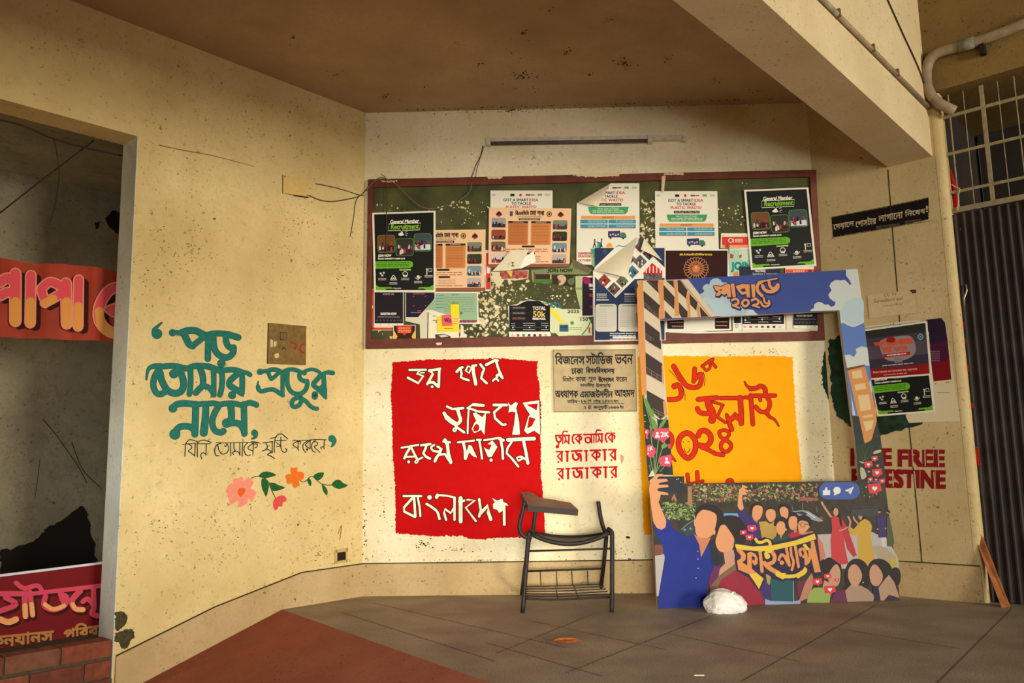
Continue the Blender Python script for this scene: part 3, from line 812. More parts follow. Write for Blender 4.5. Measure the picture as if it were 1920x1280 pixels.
# scraps of torn-off paper, past counting
rnd = random.Random(3)
mb = MB(); SCR = [C(214, 196, 150, 0.9), C(196, 176, 132, 0.9), C(226, 214, 180, 0.9)]
N1, N2, N3 = zx(680, 310, 3.657), zx(900, 310, 3.658), zx(1200, 310, 3.658)
def scrap(fr, cx, cy, r):
    k = rnd.randint(5, 8); a0 = rnd.random() * 6
    el = rnd.uniform(0.35, 1.0); th = rnd.random() * 3.14
    P = []
    for i in range(k):
        a = a0 + 2 * math.pi * i / k; rr = r * rnd.uniform(0.4, 1.2)
        x, y = rr * math.cos(a), rr * el * math.sin(a)
        P.append((cx + x * math.cos(th) - y * math.sin(th), cy + x * math.sin(th) + y * math.cos(th)))
    mb.face([BO.at(*fr(*p), 0.0008 + 0.0006 * rnd.random()) for p in P], rnd.choice(SCR))
for fr, x0, x1, y0, y1, k, rm in ((N1, 790, 1010, 720, 1170, 170, 26), (N1, 500, 860, 240, 430, 40, 12), (N1, 600, 740, 255, 300, 14, 22), (N1, 90, 230, 1110, 1190, 16, 16), (N2, 120, 560, 770, 960, 60, 9), (N2, 0, 330, 780, 1150, 80, 18),
                            (N2, 1090, 1200, 250, 560, 60, 18), (N3, 10, 110, 240, 600, 40, 18), (N3, 520, 740, 260, 460, 40, 8), (N3, 700, 740, 60, 160, 6, 8), (N1, 660, 800, 1090, 1190, 40, 18), (N2, 480, 700, 820, 960, 40, 10), (N1, 90, 480, 270, 320, 10, 10)):
    for _ in range(k): scrap(fr, rnd.uniform(x0, x1), rnd.uniform(y0, y1), rm * rnd.random() ** 1.6 + 2.0)
o = mb.build('paper_scraps', board); o['kind'] = 'stuff'
# torn strips left on the top rail
mb = MB(); KT = C(222, 198, 158, 0.9)
BFT = BF.up(0.0012)
art(mb, BFT, zx(480, 0, 2.4), 'j2: 1420 782 1640 776 1635 792 1500 796 1430 790|j2: 560 815 640 812 600 824|j2: 1040 795 1110 790 1110 800 1050 806', KT, 0)
art(mb, BFT, N3, 'j2: 160 55 300 50 298 64 165 66', KT, 0)
art(mb, BFT, N1, 'j2: 500 1216 545 1214 540 1228 505 1230', KT, 0)
o = mb.build('torn_strips', board); o['kind'] = 'stuff'

# ------------------------------------------------------------------ posters
GRP = 'posters on the notice board'
_lay = [0]
def sheet(label, corners, base, layer, cat='poster', group=GRP, plane=None, name='poster', side=None, n_=None):
    """a paper sheet with its own thickness; returns builder, plane"""
    sh = (plane or BO).up(0.0022 + 0.0042 * layer)
    mb = MB()
    mb.slab([sh.at(*c) for c in corners], sh.n, 0.0007, base, side or C(226, 218, 196))
    return mb, sh
def done(mb, label, name='poster', group=GRP, cat='poster'):
    return tag(mb.build(name), label, cat, group)
W_, BKP, GRN = C(228, 222, 200, 0.6), C(28, 30, 26, 0.4), C(104, 172, 40, 0.5)
def bars(mb, sh, xf, x0, x1, ys, h, m, off=0.0016, jit=0.15):
    """lines of print too small to read, as in the photo"""
    for y in ys:
        x = x0
        while x < x1 - 1e-6:
            w = min(x1 - x, (x1 - x0) * rnd.uniform(0.10, 0.22)); rect(mb, sh, xf, x, y, x + w * 0.86, y + h, m, off); x += w
def crowd(mb, sh, xf, x0, y0, x1, y1, sky, ground, cols, k=16, off=0.0016, r=0.0, seed=1):
    """a small printed snapshot: backdrop and people"""
    q = random.Random(seed)
    rect(mb, sh, xf, x0, y0, x1, y1, sky, off, r)
    w, h = x1 - x0, y1 - y0
    rect(mb, sh, xf, x0 + r * 0.3, y0 + h * 0.62, x1 - r * 0.3, y1 - r * 0.4, ground, off + 0.0002)
    for _ in range(k):
        cx, cy = x0 + w * q.uniform(0.08, 0.92), y0 + h * q.uniform(0.42, 0.78); s = w * q.uniform(0.03, 0.06)
        c = q.choice(cols)
        P = [(cx - s, cy), (cx - s * 0.5, cy - s * 1.5), (cx + s * 0.5, cy - s * 1.5), (cx + s, cy), (cx + s, min(cy + s * 3.2, y1 - r * 0.3)), (cx - s, min(cy + s * 3.2, y1 - r * 0.3))]
        mb.face([sh.at(*xf(*p), off + 0.0004) for p in P], c)
CR1 = [C(44, 34, 34), C(180, 60, 56), C(220, 206, 196), C(96, 70, 60), C(30, 30, 36)]

def general_member(mb, sh, xf, full=True):
    a, b = 0.0005, 0.0009
    mb.face([sh.at(*xf(x, y), a) for x, y in ((3.2, 2.8), (96.8, 2.8), (96.8, 125), (3.2, 125))], BKP)
    for s, x0, y0, x1, y1, m, sl in (('General Member', 28, 12.5, 73, 18.2, C(236, 232, 214), 1.2), ('Recruitment', 29, 19.6, 73, 27.4, C(132, 196, 44), 1.2), ('JOIN NOW', 8, 67.6, 29, 72.4, C(236, 232, 214), 0),
                              ('DHAKA UNIVERSITY CAREER CLUB', 8, 73.6, 51, 75.6, C(220, 216, 200), 0), ('OUR ACTIVITIES', 42, 91.5, 60, 93.6, C(190, 210, 120), 0), ('Payment', 32, 121, 44, 123, C(200, 196, 180), 0)):
        text(mb, sh, xf, s, x0, y0, x1, y1, m, b + 0.0004, slant=sl, bold=0.18)
    art(mb, sh, xf, '0.9lc: 26 18.8 76.5 18.8 74.5 29.6 48 29.6 46 32 44 29.6 25 29.6', C(224, 220, 200), b)
    art(mb, sh, xf, 'p: 41 35 47 31.5 50 37.5 43.5 38.5|e1.2: 42 36.5|0.7l: 52 32.5 55 31|0.7l: 52.6 35 56 35|0.7l: 52 37 54.5 38.5', C(230, 226, 208), b)
    for i, (x0, y0, sk, gr) in enumerate(((8, 37, C(112, 72, 44), C(40, 34, 32)), (37, 43, C(46, 52, 40), C(70, 44, 46)), (66, 36, C(60, 76, 80), C(206, 210, 212)))):
        rect(mb, sh, xf, x0 - 0.7, y0 - 0.7, x0 + 27.7, y0 + 27.7, C(96, 140, 60), b, 4.4)
        crowd(mb, sh, xf, x0, y0, x0 + 27, y0 + 27, sk, gr, CR1, 14, b + 0.0003, 4.0, i + 3)
    P = [(3.2, 78.4), (59, 78.4), (63, 80.5), (64, 84), (63, 87.5), (59, 89.6), (3.2, 90.4)]
    mb.face([sh.at(*xf(*p), b) for p in P], GRN)
    bars(mb, sh, xf, 5, 58, (80.5, 83.2, 85.9), 1.1, C(56, 104, 24), b + 0.0004)
    KI = C(214, 210, 196)
    for i, (cx, cy) in enumerate(((14, 99), (32, 106), (51, 99), (72, 104), (89, 95))):
        if i == 0: art(mb, sh, xf, 'e1.6: %g %g %g %g %g %g|0.6l: %g %g %g %g' % (cx - 2.5, cy - 1, cx + 2.5, cy - 2, cx, cy + 2.4, cx - 2.5, cy - 1, cx, cy + 2.4), KI, b)
        elif i == 1: art(mb, sh, xf, '1.1: %g %g %g %g %g %g|1.0l: %g %g %g %g' % (cx - 4.5, cy + 2, cx, cy - 5, cx + 4.5, cy + 2, cx - 5, cy + 2.6, cx + 5, cy + 2.6), KI, b); art(mb, sh, xf, 'e1.2: %g %g %g %g %g %g' % (cx - 2.2, cy + 0.6, cx, cy - 0.4, cx + 2.2, cy + 0.6), KI, b)
        elif i == 2: art(mb, sh, xf, '1.1c: %g %g %g %g %g %g %g %g' % (cx - 4, cy, cx, cy - 4, cx + 4, cy, cx, cy + 3) + '|p: %g %g %g %g %g %g %g %g' % (cx - 4, cy + 2, cx + 4, cy + 2, cx + 2.5, cy + 5, cx - 2.5, cy + 5), KI, b)
        elif i == 3: art(mb, sh, xf, 'e2.6: %g %g|0.8: %g %g %g %g %g %g' % (cx, cy, cx - 5, cy + 1, cx, cy + 4, cx + 5, cy - 1), KI, b)
        else: art(mb, sh, xf, 'e1.5: %g %g|1.6l: %g %g %g %g|0.9lc: %g %g %g %g %g %g %g %g' % (cx - 3, cy - 3, cx - 3, cy - 1, cx - 3, cy + 5, cx, cy - 4, cx + 5, cy - 4, cx + 5, cy + 0.5, cx, cy + 0.5), KI, b)
        bars(mb, sh, xf, cx - 6.5, cx + 6.5, (cy + 6.6, cy + 8.8), 0.9, KI, b)
    art(mb, sh, xf, 'p: 3.2 116.5 9 120 28 120 31 122.5 20 122.5 18 125 3.2 125|p: 96.8 116.5 90 120 74 120 71 122.5 82 122.5 84 125 96.8 125', GRN, b)
XG = lambda *c: quad(*c, w=100.0, h=128.0)
GA = ((697.8, 398.9), (816.7, 394.8), (816.7, 547.4), (701.3, 547.4))
GB = ((1395, 356), (1515.7, 351), (1531, 498.6), (1407.8, 506))
mb, sh = sheet('', GA, W_, 4); general_member(mb, sh, XG(*GA)); done(mb, 'black and green recruitment poster at the left end of the notice board')
mb, sh = sheet('', GB, W_, 4); general_member(mb, sh, XG(*GB)); done(mb, 'black and green recruitment poster at the top right of the notice board')

def smart_idea(mb, sh, xf, bot=141.0):
    b = 0.0006; BLK, RD, BL = C(40, 36, 30), C(208, 52, 28), C(60, 142, 160)
    for s, x0, y0, x1, y1, m, bo in (('GOT A SMART', 21, 13, 61, 17.4, BLK, 0.14), ('IDEA', 62.5, 13, 77, 17.4, RD, 0.14), ('TO TACKLE', 34, 18.8, 65, 23.2, BLK, 0.14), ('PLASTIC WASTE?', 25, 24.6, 74, 29.2, RD, 0.14)):
        text(mb, sh, xf, s, x0, y0, x1, y1, m, b, bold=bo)
    art(mb, sh, xf, 'p: 32 24 68 24 66 24 34 24' if False else 'e2.2: 34 7.4 37 7.4', BLK, b)
    art(mb, sh, xf, 'e2.2: 48.5 7.4', RD, b); rect(mb, sh, xf, 57, 6, 64, 8.6, C(150, 50, 40), b); rect(mb, sh, xf, 64.5, 6.4, 71, 8.2, C(90, 84, 70), b)
    rect(mb, sh, xf, 76, 5.4, 83, 8.8, C(120, 160, 90), b); rect(mb, sh, xf, 88, 5.4, 96, 8.8, C(190, 190, 170), b); rect(mb, sh, xf, 3, 6, 8, 8.5, C(170, 180, 170), b)
    rect(mb, sh, xf, 30, 32, 71, 36, BLK, b); text(mb, sh, xf, 'Get Ready To Make It Real', 32, 32.8, 69, 35.4, W_, b + 0.0004)
    art(mb, sh, xf, 'p: 18 38 83 38 81 46 78 49.4 23 49.4 20 46', C(72, 152, 96), b)
    text(mb, sh, xf, 'WHO CAN ATTEND', 33, 39.4, 67, 42.6, W_, b + 0.0004); bars(mb, sh, xf, 25, 76, (43.8, 46.2), 1.1, C(200, 224, 196), b + 0.0004)
    rect(mb, sh, xf, 7, 52.4, 93, 57.6, C(232, 150, 84), b); text(mb, sh, xf, 'BENEFITS', 41, 53.6, 59, 56.6, C(90, 60, 40), b + 0.0004)
    for s, x0, y0 in (('MENTORSHIP', 6, 58.6), ('FUNDING', 50.6, 58.6), ('GLOBAL EXPOSURE', 6, 66), ('COMMERCIALIZATION', 50.6, 66)):
        rect(mb, sh, xf, x0, y0, x0 + 43.4, y0 + 6, BL, b); text(mb, sh, xf, s, x0 + 12, y0 + 1.6, x0 + 40, y0 + 4.4, C(190, 220, 220), b + 0.0004)
    rect(mb, sh, xf, 8, 71.8, 93, 72.8, C(232, 150, 84), b)
    if bot > 92:
        art(mb, sh, xf, 'p: 50 77 69 76 70 87 50 87', C(66, 56, 100), b); art(mb, sh, xf, 'p: 70 79 76 79 79 83 79 88 70 88', C(70, 120, 84), b)
        art(mb, sh, xf, 'e1.6: 54 88 74 88.4', BLK, b + 0.0002); art(mb, sh, xf, 'e1.4: 54 83 58 82 62 83.5 66 82.5', C(206, 196, 190), b + 0.0002)
    if bot > 110:
        art(mb, sh, xf, 'e1.3: 29 91 40 90|1.6l: 29 93 28 98 26.5 103|1.6l: 29 97 31 103|1.6l: 40 92 39 98 37.5 103|1.6l: 39 97 41 103|1l: 31 94 37 95', BLK, b)
        rect(mb, sh, xf, 33, 95, 39, 104, C(60, 150, 150), b, 1); art(mb, sh, xf, 'p: 47 103 48 98 51 96 54 96 56 98 57 103', C(238, 160, 50), b)
        art(mb, sh, xf, '1.6: 62 103 68 100 74 102 80 100', C(70, 150, 170), b)
        for s, y in (('SUBMISSION', 111), ('DEADLINE', 115.4), ('OCTOBER', 122)): text(mb, sh, xf, s, 3, y, 23, y + 3.4, C(176, 84, 66), b, bold=0.2)
SA = ((919.5, 357), (1036, 357), (1036.5, 470), (919.5, 470))
mb, sh = sheet('', SA, W_, 1); smart_idea(mb, sh, quad(SA[0], SA[1], (1036.5, 521), (919.5, 521)), 90); done(mb, 'white waste-idea poster mostly hidden behind the salmon poster')
xf = quad((1081.5, 343.5), (1198.8, 343.5), (1199.5, 508), (1080.5, 508))
mb = MB(); sh = BO.up(0.0022 + 0.0042 * 2)
mb.slab([sh.at(*p) for p in ((1145, 343.5), (1198.8, 343.5), (1199.5, 500), (1080.8, 495), (1081.4, 381))], NB, 0.0007, W_)
b0 = len(mb.v); smart_idea(mb, sh, xf, 141)
# drop the print that the folded corner has taken away
keep = []
def hidden(face):
    for i in face:
        p = np.array(mb.v[i]); d = p - CAM; x = 960 + F * np.dot(d, RT) / np.dot(d, FW); y = 640 - F * np.dot(d, UP) / np.dot(d, FW)
        if (x - 1081) * (343.5 - 381) - (y - 381) * (1145 - 1081) > 0: return True
    return False
kf = [(f, i) for f, i in zip(mb.f, mb.mi) if min(f) < b0 or not hidden(f)]
mb.f = [k[0] for k in kf]; mb.mi = [k[1] for k in kf]
op = done(mb, 'white waste-idea poster with its top left corner curled over')
def flap(parent, pl, pts, heights, m, name='curled_corner'):
    """a folded paper corner standing off the sheet: rows of pixels with a lift each"""
    mb = MB(); r = len(pts); c = len(pts[0]); vs = []
    for row, hr in zip(pts, heights):
        for p, h in zip(row, hr): vs.append(pl.at(*p) + pl.n * h)
    k = len(vs)
    vs += [v - pl.n * 0.0008 for v in vs]
    fs = []
    for i in range(r - 1):
        for j in range(c - 1):
            fs.append((i * c + j, i * c + j + 1, (i + 1) * c + j + 1, (i + 1) * c + j)); fs.append(tuple(k + t for t in fs[-1][::-1]))
    mb.mesh(vs, fs, m); return mb.build(name, parent, smooth=True)
def curl(parent, pl, A, B, T, m, lift=0.035, n=8):
    """corner folded over the line A-B so that its tip now lies at T"""
    rows, hs = [], []
    A, B, T = [np.array(q, float) for q in (A, B, T)]
    for i in range(n + 1):
        t = i / n
        l, r = A + (T - A) * t, B + (T - B) * t
        rows.append([tuple(l + (r - l) * j / 6) for j in range(7)])
        hs.append([0.0006 + lift * math.sin(min(1.0, t * 1.15) * math.pi * 0.62)] * 7)
    return flap(parent, pl, rows, hs, m)
PAPER = C(222, 210, 176, 0.7, 0.04, 14)
curl(op, sh, (1145, 343.5), (1081.4, 381), (1121, 390), PAPER)

def cadet(mb, sh, xf):
    b = 0.0006; BLK = C(44, 36, 30); BRN, BR2 = C(190, 116, 62), C(206, 132, 72)
    text(mb, sh, xf, 'িবএনিসিস', 45, 4.4, 68, 12, BLK, b, bold=0.3); text(mb, sh, xf, 'েসনা', 70, 4.4, 80, 12, BLK, b, bold=0.3); text(mb, sh, xf, 'শাখা', 82, 5, 94, 12, BLK, b, bold=0.3)
    text(mb, sh, xf, 'ঢাকা িবশবিবদযালয় কিনটেজনট', 49, 13, 90, 16.6, BLK, b)
    art(mb, sh, xf, 'p: 35.5 6 40.5 6 40.5 13 38 14.6 35.5 13', C(60, 80, 110), b); art(mb, sh, xf, 'e4.6: 102.5 10', C(60, 50, 30), b); art(mb, sh, xf, 'e3.4: 102.5 10', C(206, 160, 60), b + 0.0003); art(mb, sh, xf, 'e1.8: 102.5 10', C(60, 50, 30), b + 0.0006)
    for cx in (17, 122): art(mb, sh, xf, 'p: %g 10 %g 5.5 %g 10 %g 13 %g 13' % (cx - 5, cx, cx + 5, cx + 5, cx - 5), C(52, 40, 40), b); art(mb, sh, xf, 'p: %g 12 %g 12 %g 15.6' % (cx - 5.5, cx + 5.5, cx), C(176, 42, 34), b + 0.0002)
    rect(mb, sh, xf, 51, 17.4, 87, 20.6, BLK, b); bars(mb, sh, xf, 53, 85, (18.6,), 0.9, C(220, 190, 150), b + 0.0003)
    for x0 in (33, 72):
        rect(mb, sh, xf, x0, 22.6, x0 + 34, 61.5, BR2 if x0 > 50 else BRN, b, 2); rect(mb, sh, xf, x0, 22, x0 + 34, 25.2, BLK, b + 0.0003, 1); bars(mb, sh, xf, x0 + 8, x0 + 26, (23.2,), 0.9, C(220, 190, 150), b + 0.0006)
        bars(mb, sh, xf, x0 + 2, x0 + 31, [28 + 2.5 * i for i in range(13)], 0.8, C(160, 90, 48), b + 0.0003)
    rect(mb, sh, xf, 57, 62.4, 79, 65.6, BLK, b, 1.2); bars(mb, sh, xf, 28, 102, (68, 71.4), 1.2, C(150, 84, 50), b); rect(mb, sh, xf, 60, 74, 80, 77, BLK, b, 1.2)
    bars(mb, sh, xf, 60, 90, (80, 83, 86), 0.9, C(150, 100, 70), b); bars(mb, sh, xf, 40, 104, (89,), 1.0, C(130, 50, 30), b)
    rect(mb, sh, xf, 0, 93, 140, 98, C(146, 88, 62), b)
    for i in range(4):
        crowd(mb, sh, xf, 4.5, 17 + 19.4 * i, 29, 33.5 + 19.4 * i, (C(150, 150, 150), C(150, 70, 50), C(110, 96, 70), C(206, 190, 176))[i], (C(50, 50, 50), C(70, 60, 50), C(130, 50, 50), C(120, 60, 60))[i], CR1, 9, b, 3, i + 11)
        crowd(mb, sh, xf, 109, 20 + 19 * i, 134, 36 + 19 * i, (C(120, 130, 110), C(50, 60, 44), C(110, 140, 150), C(176, 170, 160))[i], (C(60, 60, 56), C(60, 40, 40), C(70, 60, 56), C(60, 50, 50))[i], CR1, 9, b, 3, i + 31)
SAL = C(234, 190, 146, 0.6)
XC = lambda *c: quad(*c, w=140.0, h=98.0)
CB = ((756, 432), (910.5, 430), (909, 545), (757, 546))
mb, sh = sheet('', CB, SAL, 3); cadet(mb, sh, XC(*CB)); done(mb, 'salmon cadet poster half hidden by the black recruitment poster at left')
CA = ((917, 388.7), (1071.4, 390.6), (1068, 500), (915.6, 500.8))
mb, sh = sheet('', CA, SAL, 4); cadet(mb, sh, XC(*CA)); op = done(mb, 'salmon cadet poster with two brown text panels, centre of the board')
# white underside of a sheet torn loose in front of it
mb, sh = sheet('', ((990, 478), (1000, 470), (1005, 490), (978, 503), (950, 506), (925, 508)), C(240, 236, 220), 5)
ow = done(mb, 'loose white paper flap curling over the bottom of the salmon poster', 'paper_flap', cat='paper')
flap(ow, sh, [[N2(85, 725), N2(150, 660), N2(210, 590)], [N2(180, 722), N2(215, 650), N2(270, 588)], [N2(275, 705), N2(300, 650), N2(335, 590)]], [[0.001, 0.012, 0.024], [0.002, 0.026, 0.042], [0.001, 0.02, 0.034]], PAPER, 'curl')
mb2 = MB(); art(mb2, sh, N2, '5: 220 678 234 676|5: 226 680 226 692|5: 220 700 236 698', C(60, 50, 44), 0.046); 
mb2.build('print', ow)

def quick(label, pts, base, layer, fr, fn=None, name='poster', cat='poster', group=GRP):
    mb, sh = sheet('', [fr(*p) for p in pts], base, layer)
    if fn: fn(mb, sh, fr)
    return done(mb, label, name, group, cat), sh
DK = C(30, 26, 30, 0.5)
# lower left cluster
def f(mb, sh, fr):
    rect(mb, sh, fr, 57, 850, 76, 1128, C(206, 70, 40), 0.0005); rect(mb, sh, fr, 57, 960, 70, 980, C(236, 220, 120), 0.0008); rect(mb, sh, fr, 57, 1112, 276, 1128, C(206, 70, 40), 0.0005)
quick('red and white poster peeping out behind the register poster, lower left corner', ((54, 846), (282, 848), (280, 1130), (52, 1130)), W_, 0, N1, f)
def f(mb, sh, fr):
    rect(mb, sh, fr, 82, 870, 277, 1082, DK, 0.0005)
    text(mb, sh, fr, 'EVENT OF', 140, 876, 215, 888, C(206, 196, 170), 0.0009); text(mb, sh, fr, 'REGISTER NOW', 124, 1010, 232, 1024, C(220, 214, 196), 0.0009, bold=1)
    text(mb, sh, fr, 'REGISTRATION ENDS ON 26 AUG', 104, 1034, 254, 1044, C(170, 166, 160), 0.0009)
    art(mb, sh, fr, 'e8: 98 1062 122 1062 146 1062 170 1062 194 1062 218 1062 242 1062 262 1062', C(74, 66, 74), 0.0009); art(mb, sh, fr, 'e3: 120 1094 180 1092 240 1092', C(150, 60, 50), 0.0009)
quick('dark register poster at the lower left corner of the notice board', ((77, 866), (281, 866), (278, 1102), (78, 1106)), W_, 2, N1, f)
def f(mb, sh, fr):
    art(mb, sh, fr, 'p: 297 872 492 872 492 916 380 1040 297 1040', C(34, 30, 44), 0.0005); text(mb, sh, fr, 'COMPETITION', 345, 874, 425, 886, C(200, 96, 70), 0.0009)
    art(mb, sh, fr, 'e4: 350 898 430 898 350 964 430 962', C(196, 50, 60), 0.0009); bars(mb, sh, fr, 330, 400, (1006,), 5, C(150, 140, 150), 0.0009)
    rect(mb, sh, fr, 378, 992, 402, 1000, C(190, 50, 50), 0.0009)
quick('navy poster with red corner marks beside the dark register poster', ((292, 869), (500, 869), (500, 930), (445, 1000), (442, 1198), (395, 1198), (392, 1090), (292, 1066)), C(214, 204, 176), 1, N1, f)
def f(mb, sh, fr):
    art(mb, sh, fr, 'p: 505 874 783 874 787 1060 690 1062 600 1030 470 990 430 990 495 916', C(150, 178, 140), 0.0005)
    text(mb, sh, fr, 'HALF DAY', 610, 880, 660, 892, C(50, 90, 120), 0.0009); bars(mb, sh, fr, 500, 560, (890, 910, 930, 950, 972), 4, C(60, 120, 140), 0.0009); bars(mb, sh, fr, 560, 770, [905 + 12 * i for i in range(9)], 3.2, C(110, 140, 110), 0.0008)
    bars(mb, sh, fr, 500, 780, (1066, 1074), 4, C(60, 80, 140), 0.0009); rect(mb, sh, fr, 665, 1060, 785, 1074, C(176, 60, 50), 0.0007); rect(mb, sh, fr, 668, 1004, 684, 1022, C(70, 120, 80), 0.0009)
quick('pale green notice with small print below the salmon poster', ((498, 866), (790, 866), (797, 1088), (660, 1086), (560, 1060), (436, 1000), (496, 905)), W_, 2, N1, f)
def f(mb, sh, fr):
    art(mb, sh, fr, 'p: 497 1158 560 1154 604 1172 604 1196 500 1196', C(70, 60, 56), 0.0005); art(mb, sh, fr, 'p: 520 1166 560 1158 590 1172 540 1180', C(206, 200, 190), 0.0009); bars(mb, sh, fr, 480, 530, (1030, 1060), 5, C(170, 80, 60), 0.0007)
quick('torn white sheet under the yellow notes', ((452, 1000), (540, 1010), (660, 1050), (660, 1194), (604, 1190), (500, 1198), (448, 1196)), C(232, 222, 190), 1, N1, f, 'torn_sheet', 'paper')
quick('narrow torn white strip right of the yellow notes', ((672, 1090), (690, 1100), (696, 1150), (716, 1160), (712, 1196), (668, 1196)), C(226, 216, 186), 1, N1, None, 'torn_sheet', 'paper')
quick('yellow sticky note standing highest on the pale green notice', ((602, 952), (660, 950), (662, 1040), (603, 1030)), C(240, 214, 40), 3, N1, lambda mb, sh, fr: art(mb, sh, fr, 'p: 602 952 660 950 650 935 640 945 625 930 612 944', C(130, 150, 60), 0.0004), 'sticky_note', 'note', 'sticky notes')
quick('wide yellow sticky note partly under the pink one', ((512, 1036), (545, 1030), (660, 1060), (664, 1138), (512, 1142)), C(238, 208, 44), 2.5, N1, lambda mb, sh, fr: rect(mb, sh, fr, 560, 1116, 620, 1120, C(120, 120, 60), 0.0005), 'sticky_note', 'note', 'sticky notes')
quick('pale yellow sticky note right of the pink one', ((600, 1022), (660, 1030), (662, 1096), (604, 1096)), C(236, 206, 96), 2.8, N1, lambda mb, sh, fr: bars(mb, sh, fr, 622, 655, (1050, 1066, 1082), 5, C(206, 120, 40), 0.0006), 'sticky_note', 'note', 'sticky notes')
quick('pink sticky note with a handwritten word', ((541, 1026), (606, 1022), (618, 1098), (546, 1102)), C(232, 96, 100), 3.6, N1, lambda mb, sh, fr: text(mb, sh, fr, 'Win', 560, 1046, 606, 1076, C(60, 36, 60), 0.0008, bold=1), 'sticky_note', 'note', 'sticky notes')
def f(mb, sh, fr):
    art(mb, sh, fr, 'p: 214 1099 359 1097 359 1190 214 1190', C(52, 34, 26), 0.0005); art(mb, sh, fr, 'p: 232 1099 340 1098 334 1150 240 1150', C(198, 28, 24), 0.0008)
    bars(mb, sh, fr, 245, 330, (1108, 1118, 1130, 1140), 4, C(236, 200, 120), 0.0011); art(mb, sh, fr, 'e12: 286 1152', C(206, 60, 40), 0.0011); art(mb, sh, fr, 'p: 214 1130 240 1172 230 1190 214 1190|p: 359 1130 335 1172 345 1190 359 1190', C(226, 180, 60), 0.0008)
quick('little red and gold flyer at the bottom left of the board', ((210, 1095), (363, 1093), (363, 1200), (210, 1200)), W_, 3, N1, f, 'flyer')
def f(mb, sh, fr):
    rect(mb, sh, fr, 846, 600, 878, 850, C(206, 60, 44), 0.0005); rect(mb, sh, fr, 852, 690, 872, 740, C(236, 220, 200), 0.0008); rect(mb, sh, fr, 856, 770, 876, 800, C(60, 50, 60), 0.0008)
quick('red-edged poster strip between the two salmon posters', ((842, 580), (880, 582), (880, 858), (842, 862)), W_, 0, N1, f)

# middle
def f(mb, sh, fr):
    art(mb, sh, fr, 'p: 130 724 330 720 325 770 150 780', C(176, 96, 84), 0.0005); art(mb, sh, fr, 'e14: 150 750 180 735 200 760 230 740 255 765 280 745 305 760', C(150, 70, 66), 0.0008); art(mb, sh, fr, 'p: 180 724 225 720 215 770', C(214, 180, 90), 0.0011)
quick('torn poster remnant with red blossoms under the white flap', ((80, 730), (335, 716), (330, 775), (240, 790), (170, 780), (130, 840), (95, 800)), C(216, 202, 160), 0, N2, f, 'poster_remnant')
def f(mb, sh, fr):
    rect(mb, sh, fr, 370, 720, 480, 780, C(64, 40, 36), 0.0005); rect(mb, sh, fr, 366, 780, 500, 806, C(70, 120, 50), 0.0005); rect(mb, sh, fr, 366, 716, 380, 780, C(120, 84, 50), 0.0008)
quick('torn poster remnant with a brown and green picture left of the face poster', ((352, 716), (490, 718), (492, 806), (440, 808), (362, 800)), C(180, 160, 110), 0, N2, f, 'poster_remnant')
def f(mb, sh, fr):
    text(mb, sh, fr, 'JOIN NOW', 465, 708, 636, 738, C(44, 62, 30), 0.0006, bold=1.5)
    art(mb, sh, fr, 'p: 625 632 768 712 740 740 640 700', C(106, 96, 70), 0.0004)
quick('grey-green torn poster strip with dark capitals in mid board', ((360, 716), (612, 700), (640, 640), (770, 715), (740, 748), (380, 745)), C(126, 132, 88), 2, N2, f, 'poster_remnant')
def f(mb, sh, fr):
    art(mb, sh, fr, 'q: 530 760 570 752 592 780 570 815 540 820 545 795', C(196, 172, 130), 0.0005); art(mb, sh, fr, 'q: 530 792 552 790 550 808', C(150, 60, 60), 0.0008); art(mb, sh, fr, 'q: 600 790 640 770 645 810 620 820', C(96, 110, 70), 0.0005)
quick('dark poster remnant with a pale face, in mid board', ((492, 752), (655, 748), (655, 832), (500, 812)), C(56, 44, 36), 1, N2, f, 'poster_remnant')
def f(mb, sh, fr):
    text(mb, sh, fr, 'ternational', 655, 830, 700, 852, C(90, 110, 70), 0.0006)
quick('pale green torn strip beside the magenta poster', ((640, 760), (696, 756), (720, 1000), (690, 990), (670, 920), (655, 850)), C(174, 184, 130), 1, N2, f, 'poster_remnant')
def f(mb, sh, fr):
    rect(mb, sh, fr, 702, 768, 774, 1030, C(36, 26, 38), 0.0005); art(mb, sh, fr, 'q: 702 768 740 766 760 800 720 812', C(150, 30, 90), 0.0008); text(mb, sh, fr, 'HA', 748, 810, 774, 832, W_, 0.0008, bold=1)
    rect(mb, sh, fr, 752, 846, 774, 852, W_, 0.0008); rect(mb, sh, fr, 748, 880, 774, 900, C(150, 40, 60), 0.0008); rect(mb, sh, fr, 752, 960, 774, 980, C(110, 40, 60), 0.0008)
quick('narrow black and magenta poster left of the blue poster', ((695, 760), (778, 756), (778, 1036), (712, 1040)), W_, 1, N2, f)
